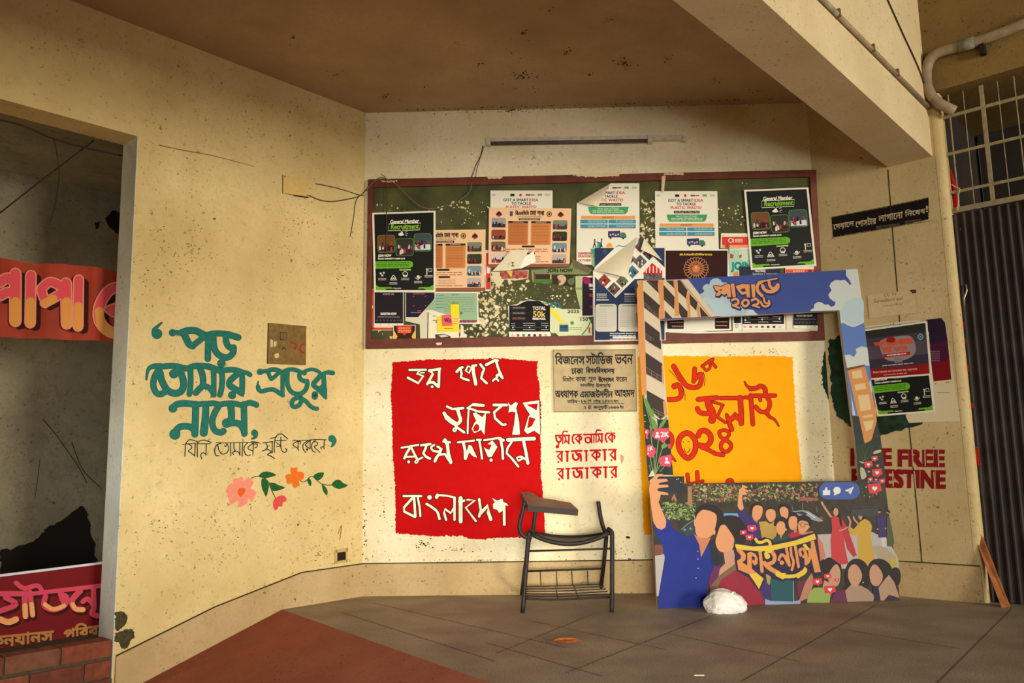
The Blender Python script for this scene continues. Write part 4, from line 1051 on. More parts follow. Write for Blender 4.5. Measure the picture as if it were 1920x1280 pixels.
def f(mb, sh, fr):
    rect(mb, sh, fr, 200, 960, 480, 1140, C(26, 24, 26), 0.0005)
    art(mb, sh, fr, 'p: 300 936 330 926 410 930 455 960 300 960 250 962', C(26, 24, 26), 0.0005)
    for s, a, b_, c, d, m in (('TOTAL', 362, 968, 450, 992, C(226, 220, 200)), ('50k', 364, 1000, 448, 1038, C(226, 186, 96)), ('PRIZE POOL', 362, 1044, 450, 1058, C(226, 220, 200))): text(mb, sh, fr, s, a, b_, c, d, m, 0.0009, bold=1)
    for i, s in enumerate(('Research Proposal', 'Short video Making', 'Essay Writing')):
        rect(mb, sh, fr, 216, 966 + 36 * i, 316, 988 + 36 * i, C(56, 52, 50), 0.0008, 8); text(mb, sh, fr, s, 228, 972 + 36 * i, 304, 982 + 36 * i, C(206, 190, 170) if i < 2 else C(226, 120, 60), 0.0012)
    art(mb, sh, fr, '2l: 226 1112 456 1110', C(120, 116, 110), 0.0008); art(mb, sh, fr, 'e5: 226 1112 340 1111 454 1110', W_, 0.0011); bars(mb, sh, fr, 214, 242, (1082, 1098, 1124), 4, C(206, 200, 186), 0.0009); bars(mb, sh, fr, 296, 380, (1080, 1096, 1124), 4, C(206, 200, 186), 0.0009); bars(mb, sh, fr, 420, 470, (1080, 1096, 1124), 4, C(206, 200, 186), 0.0009)
    for i, m in enumerate((C(190, 190, 170), C(206, 60, 50), C(70, 130, 90), C(60, 60, 90), C(60, 50, 46), C(150, 50, 50), C(176, 170, 150))): rect(mb, sh, fr, 214 + 38 * i, 1156, 232 + 38 * i, 1172, m, 0.0006)
quick('black prize-pool poster torn at the top, bottom centre of the board', ((194, 962), (250, 952), (300, 930), (345, 920), (400, 930), (458, 958), (488, 1178), (200, 1190)), W_, 2, N2, f)
def f(mb, sh, fr):
    text(mb, sh, fr, '2025', 600, 990, 680, 1012, C(60, 60, 60), 0.0006, bold=1); text(mb, sh, fr, 'SCHOOL', 430, 940, 560, 975, C(60, 110, 110), 0.0006, bold=2)
    bars(mb, sh, fr, 540, 600, (1078, 1086), 5, C(220, 190, 60), 0.0006); text(mb, sh, fr, '25 SEPT', 552, 1100, 600, 1116, C(30, 60, 90), 0.0009, bold=1)
    rect(mb, sh, fr, 545, 1092, 606, 1140, C(60, 90, 110), 0.0005); art(mb, sh, fr, 'e13: 632 1080|8: 700 1160 740 1110 760 1060', C(80, 140, 70), 0.0006); text(mb, sh, fr, '150', 690, 1040, 740, 1066, C(60, 70, 60), 0.0006, bold=1); bars(mb, sh, fr, 605, 700, (1110, 1122), 5, C(120, 150, 110), 0.0006)
    rect(mb, sh, fr, 600, 1166, 765, 1180, C(90, 150, 60), 0.0005); rect(mb, sh, fr, 745, 1110, 756, 1150, C(206, 50, 60), 0.0006)
    art(mb, sh, fr, 'p: 400 930 450 950 520 1000 566 1060 566 1072 540 1072 480 1000 430 950', C(232, 212, 50), 0.0009)
quick('pale event poster with a yellow swash beside the prize-pool poster', ((400, 926), (470, 940), (560, 985), (690, 985), (740, 1040), (768, 1090), (768, 1186), (555, 1186), (520, 1150), (490, 1150)), C(206, 210, 166), 1, N2, f)
def f(mb, sh, fr):
    art(mb, sh, fr, 'e8: 782 622 805 620 790 650', C(206, 70, 50), 0.0005); rect(mb, sh, fr, 764, 574, 812, 610, C(70, 150, 120), 0.0005)
quick('green and teal strip of a poster beside the blue poster', ((760, 570), (832, 566), (812, 700), (770, 690)), C(120, 176, 140), 3, N2, f)
NAVY = C(34, 52, 84, 0.5)
def f(mb, sh, fr):
    rect(mb, sh, fr, 788, 566, 1266, 1196, NAVY, 0.0005)
    art(mb, sh, fr, 'p: 930 560 1120 560 1266 700 1266 770 1060 780 930 910 785 760 785 700', W_, 0.0008)
    for i, (cx, cy, r) in enumerate(((852, 790, 46), (918, 846, 46), (975, 795, 44), (1045, 730, 46), (1098, 660, 48), (1160, 605, 46), (1030, 640, 40), (1185, 740, 70), (1100, 560, 40))):
        P = [(cx - r, cy), (cx, cy - r), (cx + r, cy), (cx, cy + r)]
        if i == 7: P = [(1118, 740), (1180, 668), (1250, 725), (1250, 788), (1140, 786)]
        m = (C(150, 60, 50), C(84, 84, 80), C(96, 110, 70), C(60, 120, 140), C(90, 90, 84), C(60, 66, 76), C(120, 110, 100), C(196, 40, 40), C(80, 80, 90))[i]
        mb.face([sh.at(*fr(*p), 0.0011) for p in P], m)
        q = random.Random(i)
        for _ in range(9):
            x, y = cx + r * 0.5 * q.uniform(-1, 1), cy + r * 0.45 * q.uniform(-0.6, 1)
            mb.face([sh.at(*fr(x + a, y + b_), 0.0014) for a, b_ in ((-5, 0), (0, -9), (5, 0), (5, 9), (-5, 9))], q.choice(CR1))
    for i in range(5): rect(mb, sh, fr, 1136 + 24 * i, 690, 1144 + 24 * i, 738, C(226, 200, 190), 0.0015)
    rect(mb, sh, fr, 1122, 745, 1248, 784, C(96, 90, 88), 0.0014)
    art(mb, sh, fr, 'e16: 858 592', C(70, 76, 90), 0.0009)
    bars(mb, sh, fr, 800, 870, (880, 892, 904), 5, W_, 0.0009); rect(mb, sh, fr, 798, 918, 884, 926, W_, 0.0009); rect(mb, sh, fr, 990, 878, 1070, 888, W_, 0.0009); bars(mb, sh, fr, 990, 1070, (896, 908, 920, 932), 4, C(180, 180, 170), 0.0009)
    for x0 in (792, 948):
        rect(mb, sh, fr, x0, 950, x0 + 146, 1140, W_, 0.0009, 20); bars(mb, sh, fr, x0 + 30, x0 + 120, (960,), 6, C(90, 140, 90), 0.0012); bars(mb, sh, fr, x0 + 14, x0 + 80, [985 + 13 * i for i in range(10)], 2, C(176, 172, 156), 0.0012)
    bars(mb, sh, fr, 890, 1070, (1150, 1164), 5, W_, 0.0009); bars(mb, sh, fr, 890, 1080, (1190,), 4, W_, 0.0009); rect(mb, sh, fr, 910, 1172, 1070, 1186, W_, 0.0009)
PB = ((830, 562), (1240, 562), (1252, 566), (1272, 1196), (782, 1208))
mb = MB(); sh = BO.up(0.0022 + 0.0042 * 4)
mb.slab([sh.at(*N2(*p)) for p in ((828, 562), (980, 562), (1100, 565), (1254, 562), (1273, 1198), (782, 1208), (775, 722), (826, 680))], NB, 0.0007, W_)
f(mb, sh, N2)
op = done(mb, 'navy poster with diamond-shaped photos and a big curled corner')
curl(op, sh, N2(1082, 490), N2(777, 722), N2(1004, 782), PAPER, 0.05)
curl(op, sh, N2(1126, 498), N2(1252, 655), N2(1100, 585), PAPER, 0.03)
mb2 = MB(); mb2.slab([sh.at(*N2(*p), 0.0002) for p in ((1080, 562), (1092, 500), (1122, 498), (1150, 562))], NB, 0.0007, C(70, 66, 70)); mb2.build('lifted_edge', op)

# right part
def f(mb, sh, fr):
    rect(mb, sh, fr, 176, 584, 600, 1040, C(50, 22, 18), 0.0005)
    text(mb, sh, fr, '#UnitedInDifference', 272, 602, 494, 618, C(214, 180, 60), 0.0009, bold=0.8)
    GD = C(190, 130, 84)
    for k in range(22):
        a = 2 * math.pi * k / 22; c, s = math.cos(a), math.sin(a)
        art(mb, sh, fr, '4: %g %g %g %g %g %g %g %g %g %g' % (385 + 38 * c, 708 + 38 * s, 385 + 70 * c - 10 * s, 708 + 66 * s + 10 * c, 385 + 86 * c, 708 + 80 * s, 385 + 70 * c + 10 * s, 708 + 66 * s - 10 * c, 385 + 38 * c, 708 + 38 * s), GD, 0.0009)
    art(mb, sh, fr, 'e38: 385 708', C(150, 80, 50), 0.0012); art(mb, sh, fr, 'e26: 385 708', C(196, 120, 70), 0.0015); art(mb, sh, fr, 'e8: 385 700', C(226, 160, 110), 0.0018)
    for a, b_ in ((186, 300), (514, 612)): rect(mb, sh, fr, a, 1040, b_, 1120, C(52, 26, 20), 0.0005)
    text(mb, sh, fr, 'www.drama', 206, 1070, 296, 1080, C(206, 190, 170), 0.0009); text(mb, sh, fr, 'Submission', 220, 1096, 296, 1108, C(206, 190, 170), 0.0009); bars(mb, sh, fr, 520, 600, (1070, 1096), 5, C(206, 180, 150), 0.0009)
CH = ((160, 577), (606, 573), (628, 1130), (168, 1144))
quick('dark brown poster with a round chandelier, above the photo frame', CH, W_, 3, N3, f)
quick('blank white sheet under the chandelier poster, above the yellow panel', ((184, 1120), (470, 1140), (900, 1128), (902, 1150), (470, 1156), (200, 1146)), C(228, 220, 196), 1, N3, None, 'blank_sheet', 'paper')
S3 = ((1228, 358), (1345, 358), (1348.5, 500), (1229, 500))
mb, sh = sheet('', S3, W_, 2); smart_idea(mb, sh, quad(S3[0], S3[1], (1348.7, 522), (1229.5, 522)), 100); done(mb, 'white waste-idea poster lying flat, right of the curled one')
def f(mb, sh, fr):
    rect(mb, sh, fr, 562, 490, 742, 545, C(208, 60, 40), 0.0005); art(mb, sh, fr, '5c: 622 500 606 515 622 530 638 515|3l: 642 500 642 530', W_, 0.0009); bars(mb, sh, fr, 650, 705, (504, 514, 522), 5, W_, 0.0009)
    rect(mb, sh, fr, 562, 545, 742, 565, C(236, 150, 110), 0.0005); art(mb, sh, fr, 'q: 584 548 598 534 612 546 612 566 586 566', C(150, 80, 60), 0.0008); art(mb, sh, fr, 'e4: 570 480|e3: 700 480 720 480', C(206, 160, 60), 0.0008)
quick('red and white poster left of the tilted recruitment poster', ((556, 464), (745, 466), (750, 575), (552, 566)), W_, 2, N3, f)
def f(mb, sh, fr):
    rect(mb, sh, fr, 616, 580, 760, 756, C(156, 206, 176), 0.0005); text(mb, sh, fr, 'JOIN', 626, 664, 760, 730, C(40, 130, 130), 0.0009, bold=3); art(mb, sh, fr, 'p: 618 604 644 614 636 640 618 634|p: 680 616 700 610 694 636 678 634', C(206, 60, 50), 0.0009)
    art(mb, sh, fr, 'p: 640 736 668 726 676 756 640 760', C(236, 120, 70), 0.0009); art(mb, sh, fr, 'q: 680 590 740 584 756 640 700 650', C(190, 214, 190), 0.0007)
quick('mint green poster with big teal capitals beside the chandelier poster', ((612, 572), (766, 576), (770, 770), (614, 774)), W_, 1, N3, f)
def f(mb, sh, fr):
    text(mb, sh, fr, 'HULTPRIZE', 790, 716, 860, 730, C(206, 206, 200), 0.0009, bold=0.8); text(mb, sh, fr, 'Speaking Competition', 772, 736, 960, 756, C(206, 206, 200), 0.0009)
quick('dark speech-contest poster just above the photo frame', ((680, 692), (964, 700), (966, 800), (684, 800)), C(40, 44, 52, 0.5), 2, N3, f)
def f(mb, sh, fr):
    rect(mb, sh, fr, 1000, 712, 1204, 742, C(226, 84, 50), 0.0005); text(mb, sh, fr, 'EVENT', 1050, 718, 1130, 732, W_, 0.0009); art(mb, sh, fr, 'q: 1150 742 1156 716 1174 716 1180 742', C(120, 60, 50), 0.0009)
quick('orange-headed poster under the tilted recruitment poster', ((996, 700), (1210, 692), (1214, 800), (1000, 800)), W_, 2, N3, f)
def f(mb, sh, fr):
    rect(mb, sh, fr, 644, 1036, 692, 1080, C(34, 34, 44), 0.0005); text(mb, sh, fr, 'D', 656, 1086, 674, 1114, C(120, 110, 70), 0.0009)
quick('cream poster with a dark block, left of the white-edged timeline poster', ((632, 1000), (720, 1000), (722, 1130), (636, 1136)), W_, 1, N3, f)
def f(mb, sh, fr):
    rect(mb, sh, fr, 702, 960, 988, 1088, C(30, 28, 36), 0.0005); art(mb, sh, fr, '3l: 720 1060 960 1050', C(130, 126, 120), 0.0008); art(mb, sh, fr, 'e7: 722 1060 838 1056 956 1052', W_, 0.0011); bars(mb, sh, fr, 716, 760, (1042, 1074), 4, W_, 0.0009); bars(mb, sh, fr, 810, 880, (1040, 1072), 4, W_, 0.0009); bars(mb, sh, fr, 910, 970, (1036, 1068), 4, W_, 0.0009)
    for i, m in enumerate((C(180, 176, 160), C(190, 80, 60), C(90, 140, 140), C(120, 60, 40), C(60, 50, 60), C(70, 40, 30), C(190, 186, 170))): rect(mb, sh, fr, 710 + 40 * i, 1100, 728 + 40 * i, 1114, m, 0.0006)
quick('dark timeline poster seen through the photo frame opening', ((698, 950), (994, 945), (1000, 1120), (702, 1132)), W_, 2, N3, f)
quick('blank white sheet behind the timeline poster', ((714, 1120), (1100, 1120), (1172, 1140), (1170, 1152), (716, 1158)), C(222, 214, 190), 0, N3, None, 'blank_sheet', 'paper')
def f(mb, sh, fr):
    rect(mb, sh, fr, 1052, 950, 1236, 1096, C(36, 34, 34), 0.0005); text(mb, sh, fr, 'REGISTER NOW', 1074, 1024, 1182, 1036, C(206, 200, 186), 0.0009, bold=0.8); text(mb, sh, fr, 'REGISTRATION ENDS ON 26', 1060, 1050, 1206, 1060, C(150, 146, 140), 0.0009)
    art(mb, sh, fr, 'e8: 1070 1078 1094 1078 1118 1078 1142 1078 1166 1078 1190 1076 1214 1076', C(76, 70, 74), 0.0009); art(mb, sh, fr, 'e3: 1096 1106 1150 1106 1200 1104', C(150, 60, 50), 0.0009)
quick('dark register poster at the lower right corner of the notice board', ((1046, 940), (1240, 936), (1246, 1124), (1054, 1116)), W_, 3, N3, f)
quick('white sheet behind the dark register poster at right', ((1000, 930), (1252, 940), (1252, 1136), (1004, 1130)), C(222, 212, 184), 1, N3, None, 'blank_sheet', 'paper')
quick('thin white paper strip hanging from the top of the frame', ((150, 72), (176, 70), (164, 184), (146, 182)), C(214, 186, 150), 4, N3, None, 'paper_strip', 'paper')

# posters on the right wall
RG = 'posters on the right wall'
def rsheet(pts, base, layer):
    sh = RIGHT.up(0.0022 + 0.0042 * layer); mb = MB(); mb.slab([sh.at(*p) for p in pts], NR, 0.0007, base, C(226, 218, 196)); return mb, sh
Z7 = zx(1740, 380, 3.367)
mb, sh = rsheet([(1738, 599), (1765, 595.5), (1773, 606), (1800, 789), (1704, 792.5), (1698, 780)], C(214, 198, 162), 0)
mb.face([sh.at(*Z7(*p), 0.0005) for p in ((-8, 737), (85, 727), (108, 758), (124, 870), (10, 890))], C(44, 26, 50)); mb.face([sh.at(*Z7(*p), 0.0005) for p in ((10, 890), (124, 870), (136, 990), (20, 1010))], C(70, 22, 52)); mb.face([sh.at(*Z7(*p), 0.0005) for p in ((20, 1010), (136, 990), (148, 1115), (36, 1127))], C(122, 12, 26))
bars(mb, sh, Z7, 16, 76, [935 + 12 * i for i in range(6)], 4, C(150, 110, 120), 0.0009); art(mb, sh, Z7, 'e4: 48 1142 118 1134 132 1132', C(150, 60, 60), 0.0006); bars(mb, sh, Z7, 54, 140, (1196,), 3, C(150, 140, 110), 0.0006)
done(mb, 'white sheet with a purple-red print at the right edge of the column', group=RG)
GC = ((1621, 640), (1741, 622), (1753.5, 772), (1645, 780.5))
mb, sh = rsheet(GC, W_, 1); general_member(mb, sh, XG((1613, 634), (1735, 618), (1753.5, 772), (1645, 780.5))); done(mb, 'black and green recruitment poster on the right wall, top half covered', group=RG)
mb, sh = rsheet([(1612, 619), (1738.5, 601.5), (1747, 703), (1630, 712)], W_, 2)
PR_ = quad((1612, 619), (1738.5, 601.5), (1747, 703), (1630, 712), w=100.0, h=80.0)
for y0, y1, m in ((2.5, 15, C(44, 46, 42)), (15, 28, C(70, 58, 70)), (28, 48, C(84, 72, 84)), (48, 62, C(58, 50, 64)), (62, 65.5, C(110, 40, 44)), (65.5, 77.5, C(150, 24, 28))): rect(mb, sh, PR_, 2, y0, 97, y1, m, 0.0005)
art(mb, sh, PR_, 'q: 28 20 60 17 76 22 78 44 60 54 34 52 26 38', C(150, 132, 134), 0.0008)
for s, a, b_, c, d, m in (('তরুণ', 18, 22, 34, 30, C(214, 84, 50)), ('ইসলামী', 36, 22, 52, 30, C(214, 84, 50)), ('আেলাচনা', 54, 22, 76, 30, C(214, 84, 50)), ('সভা ২০২৬', 28, 31, 66, 40, C(214, 84, 50))): text(mb, sh, PR_, s, a, b_, c, d, m, 0.0012, bold=0.5)
art(mb, sh, PR_, 'q: 36 22 42 16 50 20 46 26', C(150, 30, 30), 0.0014); art(mb, sh, PR_, '1.6c: 88 18 84 22 88 26 92 22|e1.5: 88 22', C(120, 170, 176), 0.0009)
rect(mb, sh, PR_, 28, 42, 70, 47, C(186, 30, 30), 0.0011, 1); bars(mb, sh, PR_, 34, 64, (43.6,), 1.6, W_, 0.0014); rect(mb, sh, PR_, 44, 49, 56, 57, C(130, 124, 120), 0.0011); bars(mb, sh, PR_, 24, 74, (59,), 1.4, C(190, 186, 190), 0.0011)
text(mb, sh, PR_, 'িবষয় েতামার মন ভালেবাস সব, স্বাগতম', 8, 67, 78, 71.5, W_, 0.0011); bars(mb, sh, PR_, 24, 62, (73.5,), 1.2, C(214, 160, 150), 0.0011)
done(mb, 'dark poster with red headline and a red bottom band, on the right wall', group=RG)
mb, sh = rsheet([R4(328, 1088), R4(536, 1062), R4(538, 1070), R4(330, 1098)], C(214, 206, 184), 2.6); done(mb, 'left thin white paper strip along the top of the red-banded poster', 'paper_strip', RG, 'paper')
mb, sh = rsheet([R4(545, 1058), R4(740, 1038), R4(742, 1049), R4(546, 1072)], C(214, 206, 184), 2.6); done(mb, 'right thin white paper strip along the top of the red-banded poster', 'paper_strip', RG, 'paper')
# ------------------------------------------------------------------ cut-out photo frame that leans in the right corner
_C0 = C
def C(r, g, b, *a):     # the print is a little darker than paper
    return _C0(int(r * 0.86), int(g * 0.87), int(b * 0.88), *a)
SB0, SB1 = FLOOR.at(1233, 1140), FLOOR.at(1688, 1125)
ST = RIGHT.at(1607, 505, 0.045)
_n = np.cross(SB1 - SB0, ST - SB0)
if _n[1] > 0: _n = -_n
SP = Pl(SB0, _n)
frame = thing('photo_frame_board', (SB0 + SB1) / 2)
tag(frame, 'tall printed photo-booth frame board with an open window, leaning in the right corner', 'photo frame')
outer = [(1195, 527), (1607, 505), (1688, 1125), (1233, 1140)]
inner = [(1237.5, 599.5), (1573.5, 581.5), (1612.5, 901), (1284, 906), (1282.5, 893), (1262, 892)]
FOAM = C(206, 200, 190, 0.8)
SK1, SK2, CREAM, DARKG = C(60, 78, 146, 0.5, 0.05, 5), C(90, 122, 186, 0.5), C(222, 200, 168, 0.5), C(58, 50, 38, 0.5, 0.3, 25)
TH = 0.028
mb = MB()
a_ = lambda p, o=0.0: SP.at(p[0], p[1], o)
mb.face([a_(outer[0]), a_(outer[1]), a_(inner[1]), a_(inner[0])], SK1)
mb.face([a_(outer[1]), a_((1659, 905)), a_(inner[2]), a_(inner[1])], SK2)
mb.face([a_((1659, 905)), a_(outer[2]), a_(outer[3]), a_((1219, 912)), a_((1264, 912)), a_(inner[3]), a_(inner[2])], DARKG)
mb.face([a_((1219, 912)), a_(outer[0]), a_(inner[0]), a_(inner[5]), a_(inner[4]), a_(inner[3]), a_((1264, 912))], CREAM)
for L in (outer, inner):
    for i in range(len(L)):
        p, q = L[i], L[(i + 1) % len(L)]
        mb.face([a_(p), a_(q), a_(q) - SP.n * TH, a_(p) - SP.n * TH], FOAM)
bk = lambda p: a_(p) - SP.n * TH
mb.face([bk(outer[0]), bk(inner[0]), bk(inner[1]), bk(outer[1])], FOAM); mb.face([bk(outer[1]), bk(inner[1]), bk(inner[2]), bk(outer[2])], FOAM)
mb.face([bk(outer[2]), bk(inner[2]), bk(inner[3]), bk((1264, 912)), bk(outer[3])], FOAM); mb.face([bk(outer[3]), bk((1264, 912)), bk(inner[3]), bk(inner[4]), bk(inner[5]), bk(inner[0]), bk(outer[0])], FOAM)
mb.build('board', frame)
A1, A2, A3, A4, A5, A6, A7, A8, Z3 = (zx(1185, 500, 8.0), zx(1400, 490, 7.528), zx(1185, 640, 4.925), zx(1540, 640, 4.269), zx(1195, 870, 4.57), zx(1360, 890, 5.12),
                                      zx(1510, 890, 5.12), zx(1360, 980, 9.6), zx(1190, 820, 3.765))
def pr(name, items, base=0.0008, parent=None, lab=None):
    """items: (reading frame, data, colour[, extra lift])"""
    mb = MB()
    for i, it in enumerate(items):
        art(mb, SP, it[0], it[1], it[2], base + 0.00008 * i)
    o = mb.build(name, parent or frame)
    if lab: o['label'] = lab
    return o
ORG, DKB, RAIL = C(224, 150, 84, 0.5), C(66, 50, 44, 0.5), C(150, 138, 124, 0.5)
pr('printed_building', [
    (A1, 'p: 80 208 840 188 1272 745 480 775 150 760', CREAM),
    (A1, 'p: 240 205 400 203 400 400 215 215|p: 170 360 420 580 405 660 410 790 180 610|p: 470 270 642 455 632 640 475 490|p: 505 206 622 205 642 330|p: 680 205 720 198 838 360 810 480 690 372|'
         'p: 860 400 985 535 962 660 872 565|p: 700 530 832 670 832 760 742 762 706 700|p: 1012 590 1152 747 1032 752|p: 490 650 606 770 490 774|p: 190 810 415 985 422 1240 200 1090|p: 28 225 95 270 75 340 75 490 42 400|p: 62 680 105 720 85 850 82 960', DKB),
    (A1, '4l: 180 530 400 730|4l: 180 560 400 770|4l: 255 600 255 650|4l: 335 670 335 735|4l: 200 990 420 1170|4l: 200 1020 420 1200|4l: 200 1060 422 1235|5l: 275 1050 275 1140|5l: 352 1110 352 1205|3l: 240 210 390 330|3l: 480 450 625 600', RAIL),
    (A1, 'p: 120 195 165 205 192 1275 100 1275 75 470 70 340 100 270 95 232|p: 395 212 470 208 486 775 402 792 400 640 420 590 400 400 385 270|p: 620 203 675 200 706 742 640 742 635 480 650 450 625 260|p: 825 360 860 390 882 760 830 762 835 650 810 480|p: 985 550 1005 580 1026 752 985 756 970 650', ORG),
    (A1, 'p: 720 196 735 196 1180 745 1165 746', C(190, 130, 84, 0.5)),
    (A3, 'p: 65 0 122 0 134 490 92 495 85 400 70 80', ORG),
    (A3, 'p: 130 -10 268 -10 268 75|p: 124 100 280 205 274 300 278 382 130 300|p: 135 450 302 545 290 620 300 690 262 720 140 600', DKB),
    (A3, '3l: 128 238 276 330|3l: 128 262 276 355|3l: 128 290 276 380|3l: 180 268 180 322|3l: 230 300 230 355|3l: 190 618 320 680|3l: 190 640 310 700|3l: 245 645 245 706|3l: 150 10 262 70', RAIL),
    (A3, 'p: 285 545 315 560 328 680 304 690 290 625|p: 272 225 284 215 296 400 284 390', ORG)], 0.0008)
GR1, GR2, GR3, PNK = C(34, 46, 36, 0.5, 0.3, 40), C(110, 150, 70, 0.5), C(150, 166, 92, 0.5), C(226, 72, 98, 0.5)
WH = C(236, 234, 226, 0.5)
o = pr('printed_plants', [
    (A3, 'p: 94 490 130 560 170 690 250 720 334 720 380 1235 230 1230 150 1290 128 1000 110 750', GR1),
    (A3, 'p: 95 495 130 530 160 580 175 620 200 640 205 690 228 740 236 800 190 810 165 700 130 600|p: 328 690 312 740 280 790 240 815 260 760 300 712|q: 270 960 300 940 330 960 300 985 275 985', GR2),
    (A3, '7: 210 1230 225 1050 245 900|7: 200 1220 205 1100 190 1000 165 780|6: 215 1230 250 1080 300 930|6: 195 1230 170 1080 150 1000|6: 205 1240 260 1140|7>4: 190 880 170 760 110 540|5: 180 1240 160 1140|5: 260 1200 300 1150', GR3),
    (A3, 'p: 175 690 230 720 236 790 222 740|p: 113 675 130 683 114 688|p: 112 735 130 740 113 746|p: 150 1250 190 1180 210 1240', C(214, 208, 180, 0.5))], 0.0018)
def heart(mb, fr, x, y, s, off, m=None):
    P = []
    for k in range(18):
        t = 2 * math.pi * k / 18
        P.append((x + s * 16 * math.sin(t) ** 3 / 16, y - s * (13 * math.cos(t) - 5 * math.cos(2 * t) - 2 * math.cos(3 * t) - math.cos(4 * t)) / 16))
    mb.face([SP.at(*fr(*p), off) for p in P], m or WH)
b = 0.0026
mb = MB(); art(mb, SP, A3, 'p: 195 830 210 805 340 798 345 880 320 900 285 940 255 910 205 900 190 870|p: 119 805 155 815 160 840 145 870 150 900 128 900|p: 130 965 160 950 215 985 217 1030 190 1070 160 1070 137 1050|p: 248 1090 270 1060 360 1042 372 1110 352 1160 320 1150 270 1150 250 1120|p: 330 950 352 940 356 992 335 985', PNK, b)
art(mb, SP, A3, 'e13: 233 848|p: 210 888 215 868 233 862 250 868 258 888|e14: 318 1084|p: 298 1126 305 1106 320 1100 345 1108 348 1128|p: 136 1040 150 1022 158 1042', WH, b + 0.0003)
text(mb, SP, A3, '2K', 265, 836, 338, 880, WH, b + 0.0003, bold=2); text(mb, SP, A3, '1K', 146, 978, 192, 1014, WH, b + 0.0003, bold=1.5, rise=14); text(mb, SP, A3, 'K', 124, 826, 144, 850, WH, b + 0.0003, bold=1, rise=4)
mb.build('printed_bubbles', frame)
for cx, cy, w in ((425, 937, 28), (375, 985, 36), (448, 995, 15), (445, 1050, 44), (390, 1104, 23), (436, 1106, 14), (485, 1116, 26), (425, 1176, 58), (378, 1042, 12)):
    mb = MB(); art(mb, SP, A4, 'p: %g %g %g %g %g %g %g %g %g %g %g %g %g %g' % (cx - w, cy - w * .55, cx + w * .75, cy - w * .8, cx + w, cy + w * .3, cx + w * .45, cy + w * .5, cx + w * .2, cy + w * .85, cx - w * .15, cy + w * .62, cx - w * .75, cy + w * .7), C(224, 62, 68, 0.5), b)
    heart(mb, A4, cx, cy, w * 0.38, b + 0.0003); mb.build('printed_heart_bubble', frame)
for fr, cx, cy, w in ((A6, 254, 512, 46), (A6, 170, 552, 33), (A6, 230, 598, 40), (A7, 112, 1024, 48), (A7, 212, 972, 38), (A7, 300, 1008, 22), (A7, 234, 1100, 58), (A7, 660, 130, 0)):
    if not w: continue
    mb = MB(); art(mb, SP, fr, 'p: %g %g %g %g %g %g %g %g %g %g %g %g %g %g' % (cx - w, cy - w * .55, cx + w * .8, cy - w * .7, cx + w, cy + w * .35, cx + w * .45, cy + w * .5, cx + w * .2, cy + w * .85, cx - w * .15, cy + w * .62, cx - w * .85, cy + w * .6), C(224, 60, 72, 0.5), b + 0.0012)
    heart(mb, fr, cx, cy, w * 0.36, b + 0.0015); mb.build('printed_heart_bubble', frame)
CL, CL2 = C(208, 210, 202, 0.5), C(184, 204, 208, 0.5)
for n_, it_ in enumerate([
    (A1, 'p: 1060 390 1085 360 1058 330 1070 285 1110 258 1160 265 1172 215 1210 182 1270 170 1330 195 1350 235 1420 240 1480 300 1560 480 1700 620 1835 670 1900 725 1272 744 1150 600 1012 418', C(178, 192, 196, 0.5)),
    (A1, 'q: 1060 470 1200 480 1330 500 1480 600 1560 720 1290 742 1180 620', CL2),
    (A2, 'p: 1400 115 1565 109 1640 650 1658 860 1620 880 1530 922 1480 922 1420 900 1370 870 1330 872 1310 690 898 702 905 680 950 660 950 610 1000 572 1060 580 1100 610 1150 606 1190 640 1240 622 1255 575 1210 552 1172 522 1150 470 1198 405 1166 350 1190 300 1250 262 1330 268 1380 258 1430 300 1450 332 1478 322 1442 250 1400 200', CL),
    (A2, 'q: 1400 560 1630 530 1650 780 1640 850 1520 890 1400 860 1330 760', CL2),
    (A2, 'q: 0 722 30 682 100 690 110 730 160 745 100 752 0 760', CL),
    (A4, 'p: 185 110 225 105 260 125 280 90 275 60 320 38 368 50 386 195 350 192 346 188 206 215', CL),
    (A4, 'p: 392 300 408 400 402 420 380 330', CL2)]): pr('printed_cloud', [it_], 0.0008 + 0.00008 * n_)
pr('printed_tower', [
    (A4, 'p: 205 215 345 188 440 560 442 640 400 790 345 818 300 640 240 370', C(214, 142, 76, 0.5)),
    (A4, 'p: 200 213 346 184 347 200 206 232', C(110, 72, 44, 0.5)),
    (A4, 'p: 240 240 320 225 330 290 252 300|p: 264 345 348 332 356 380 274 394|p: 290 430 380 424 398 545 312 560|p: 328 595 410 583 414 604 334 612|p: 334 640 420 630 400 700 356 720', C(226, 190, 136, 0.5)),
    (A4, 'p: 236 420 272 590 250 592', CL2),
    (A4, 'p: 244 592 300 600 345 818 400 790 442 640 472 760 500 980 522 1115 300 1120 270 770', GR1),
    (A4, '8>2: 340 960 300 880 285 800|8>2: 345 960 330 860 310 830|8>2: 350 960 370 860 400 790|8>2: 345 960 350 860 345 800|8>2: 350 960 390 900 410 850|8>2: 345 970 310 900 295 850', C(56, 76, 44, 0.5)),
    (A4, 'q: 310 1010 340 1020 360 1080 320 1100|q: 420 880 470 865 475 885 420 900|q: 300 960 340 965 330 975', C(190, 180, 140, 0.5))], 0.0014)
TO, TB = C(230, 152, 92, 0.5), C(38, 44, 88, 0.5)
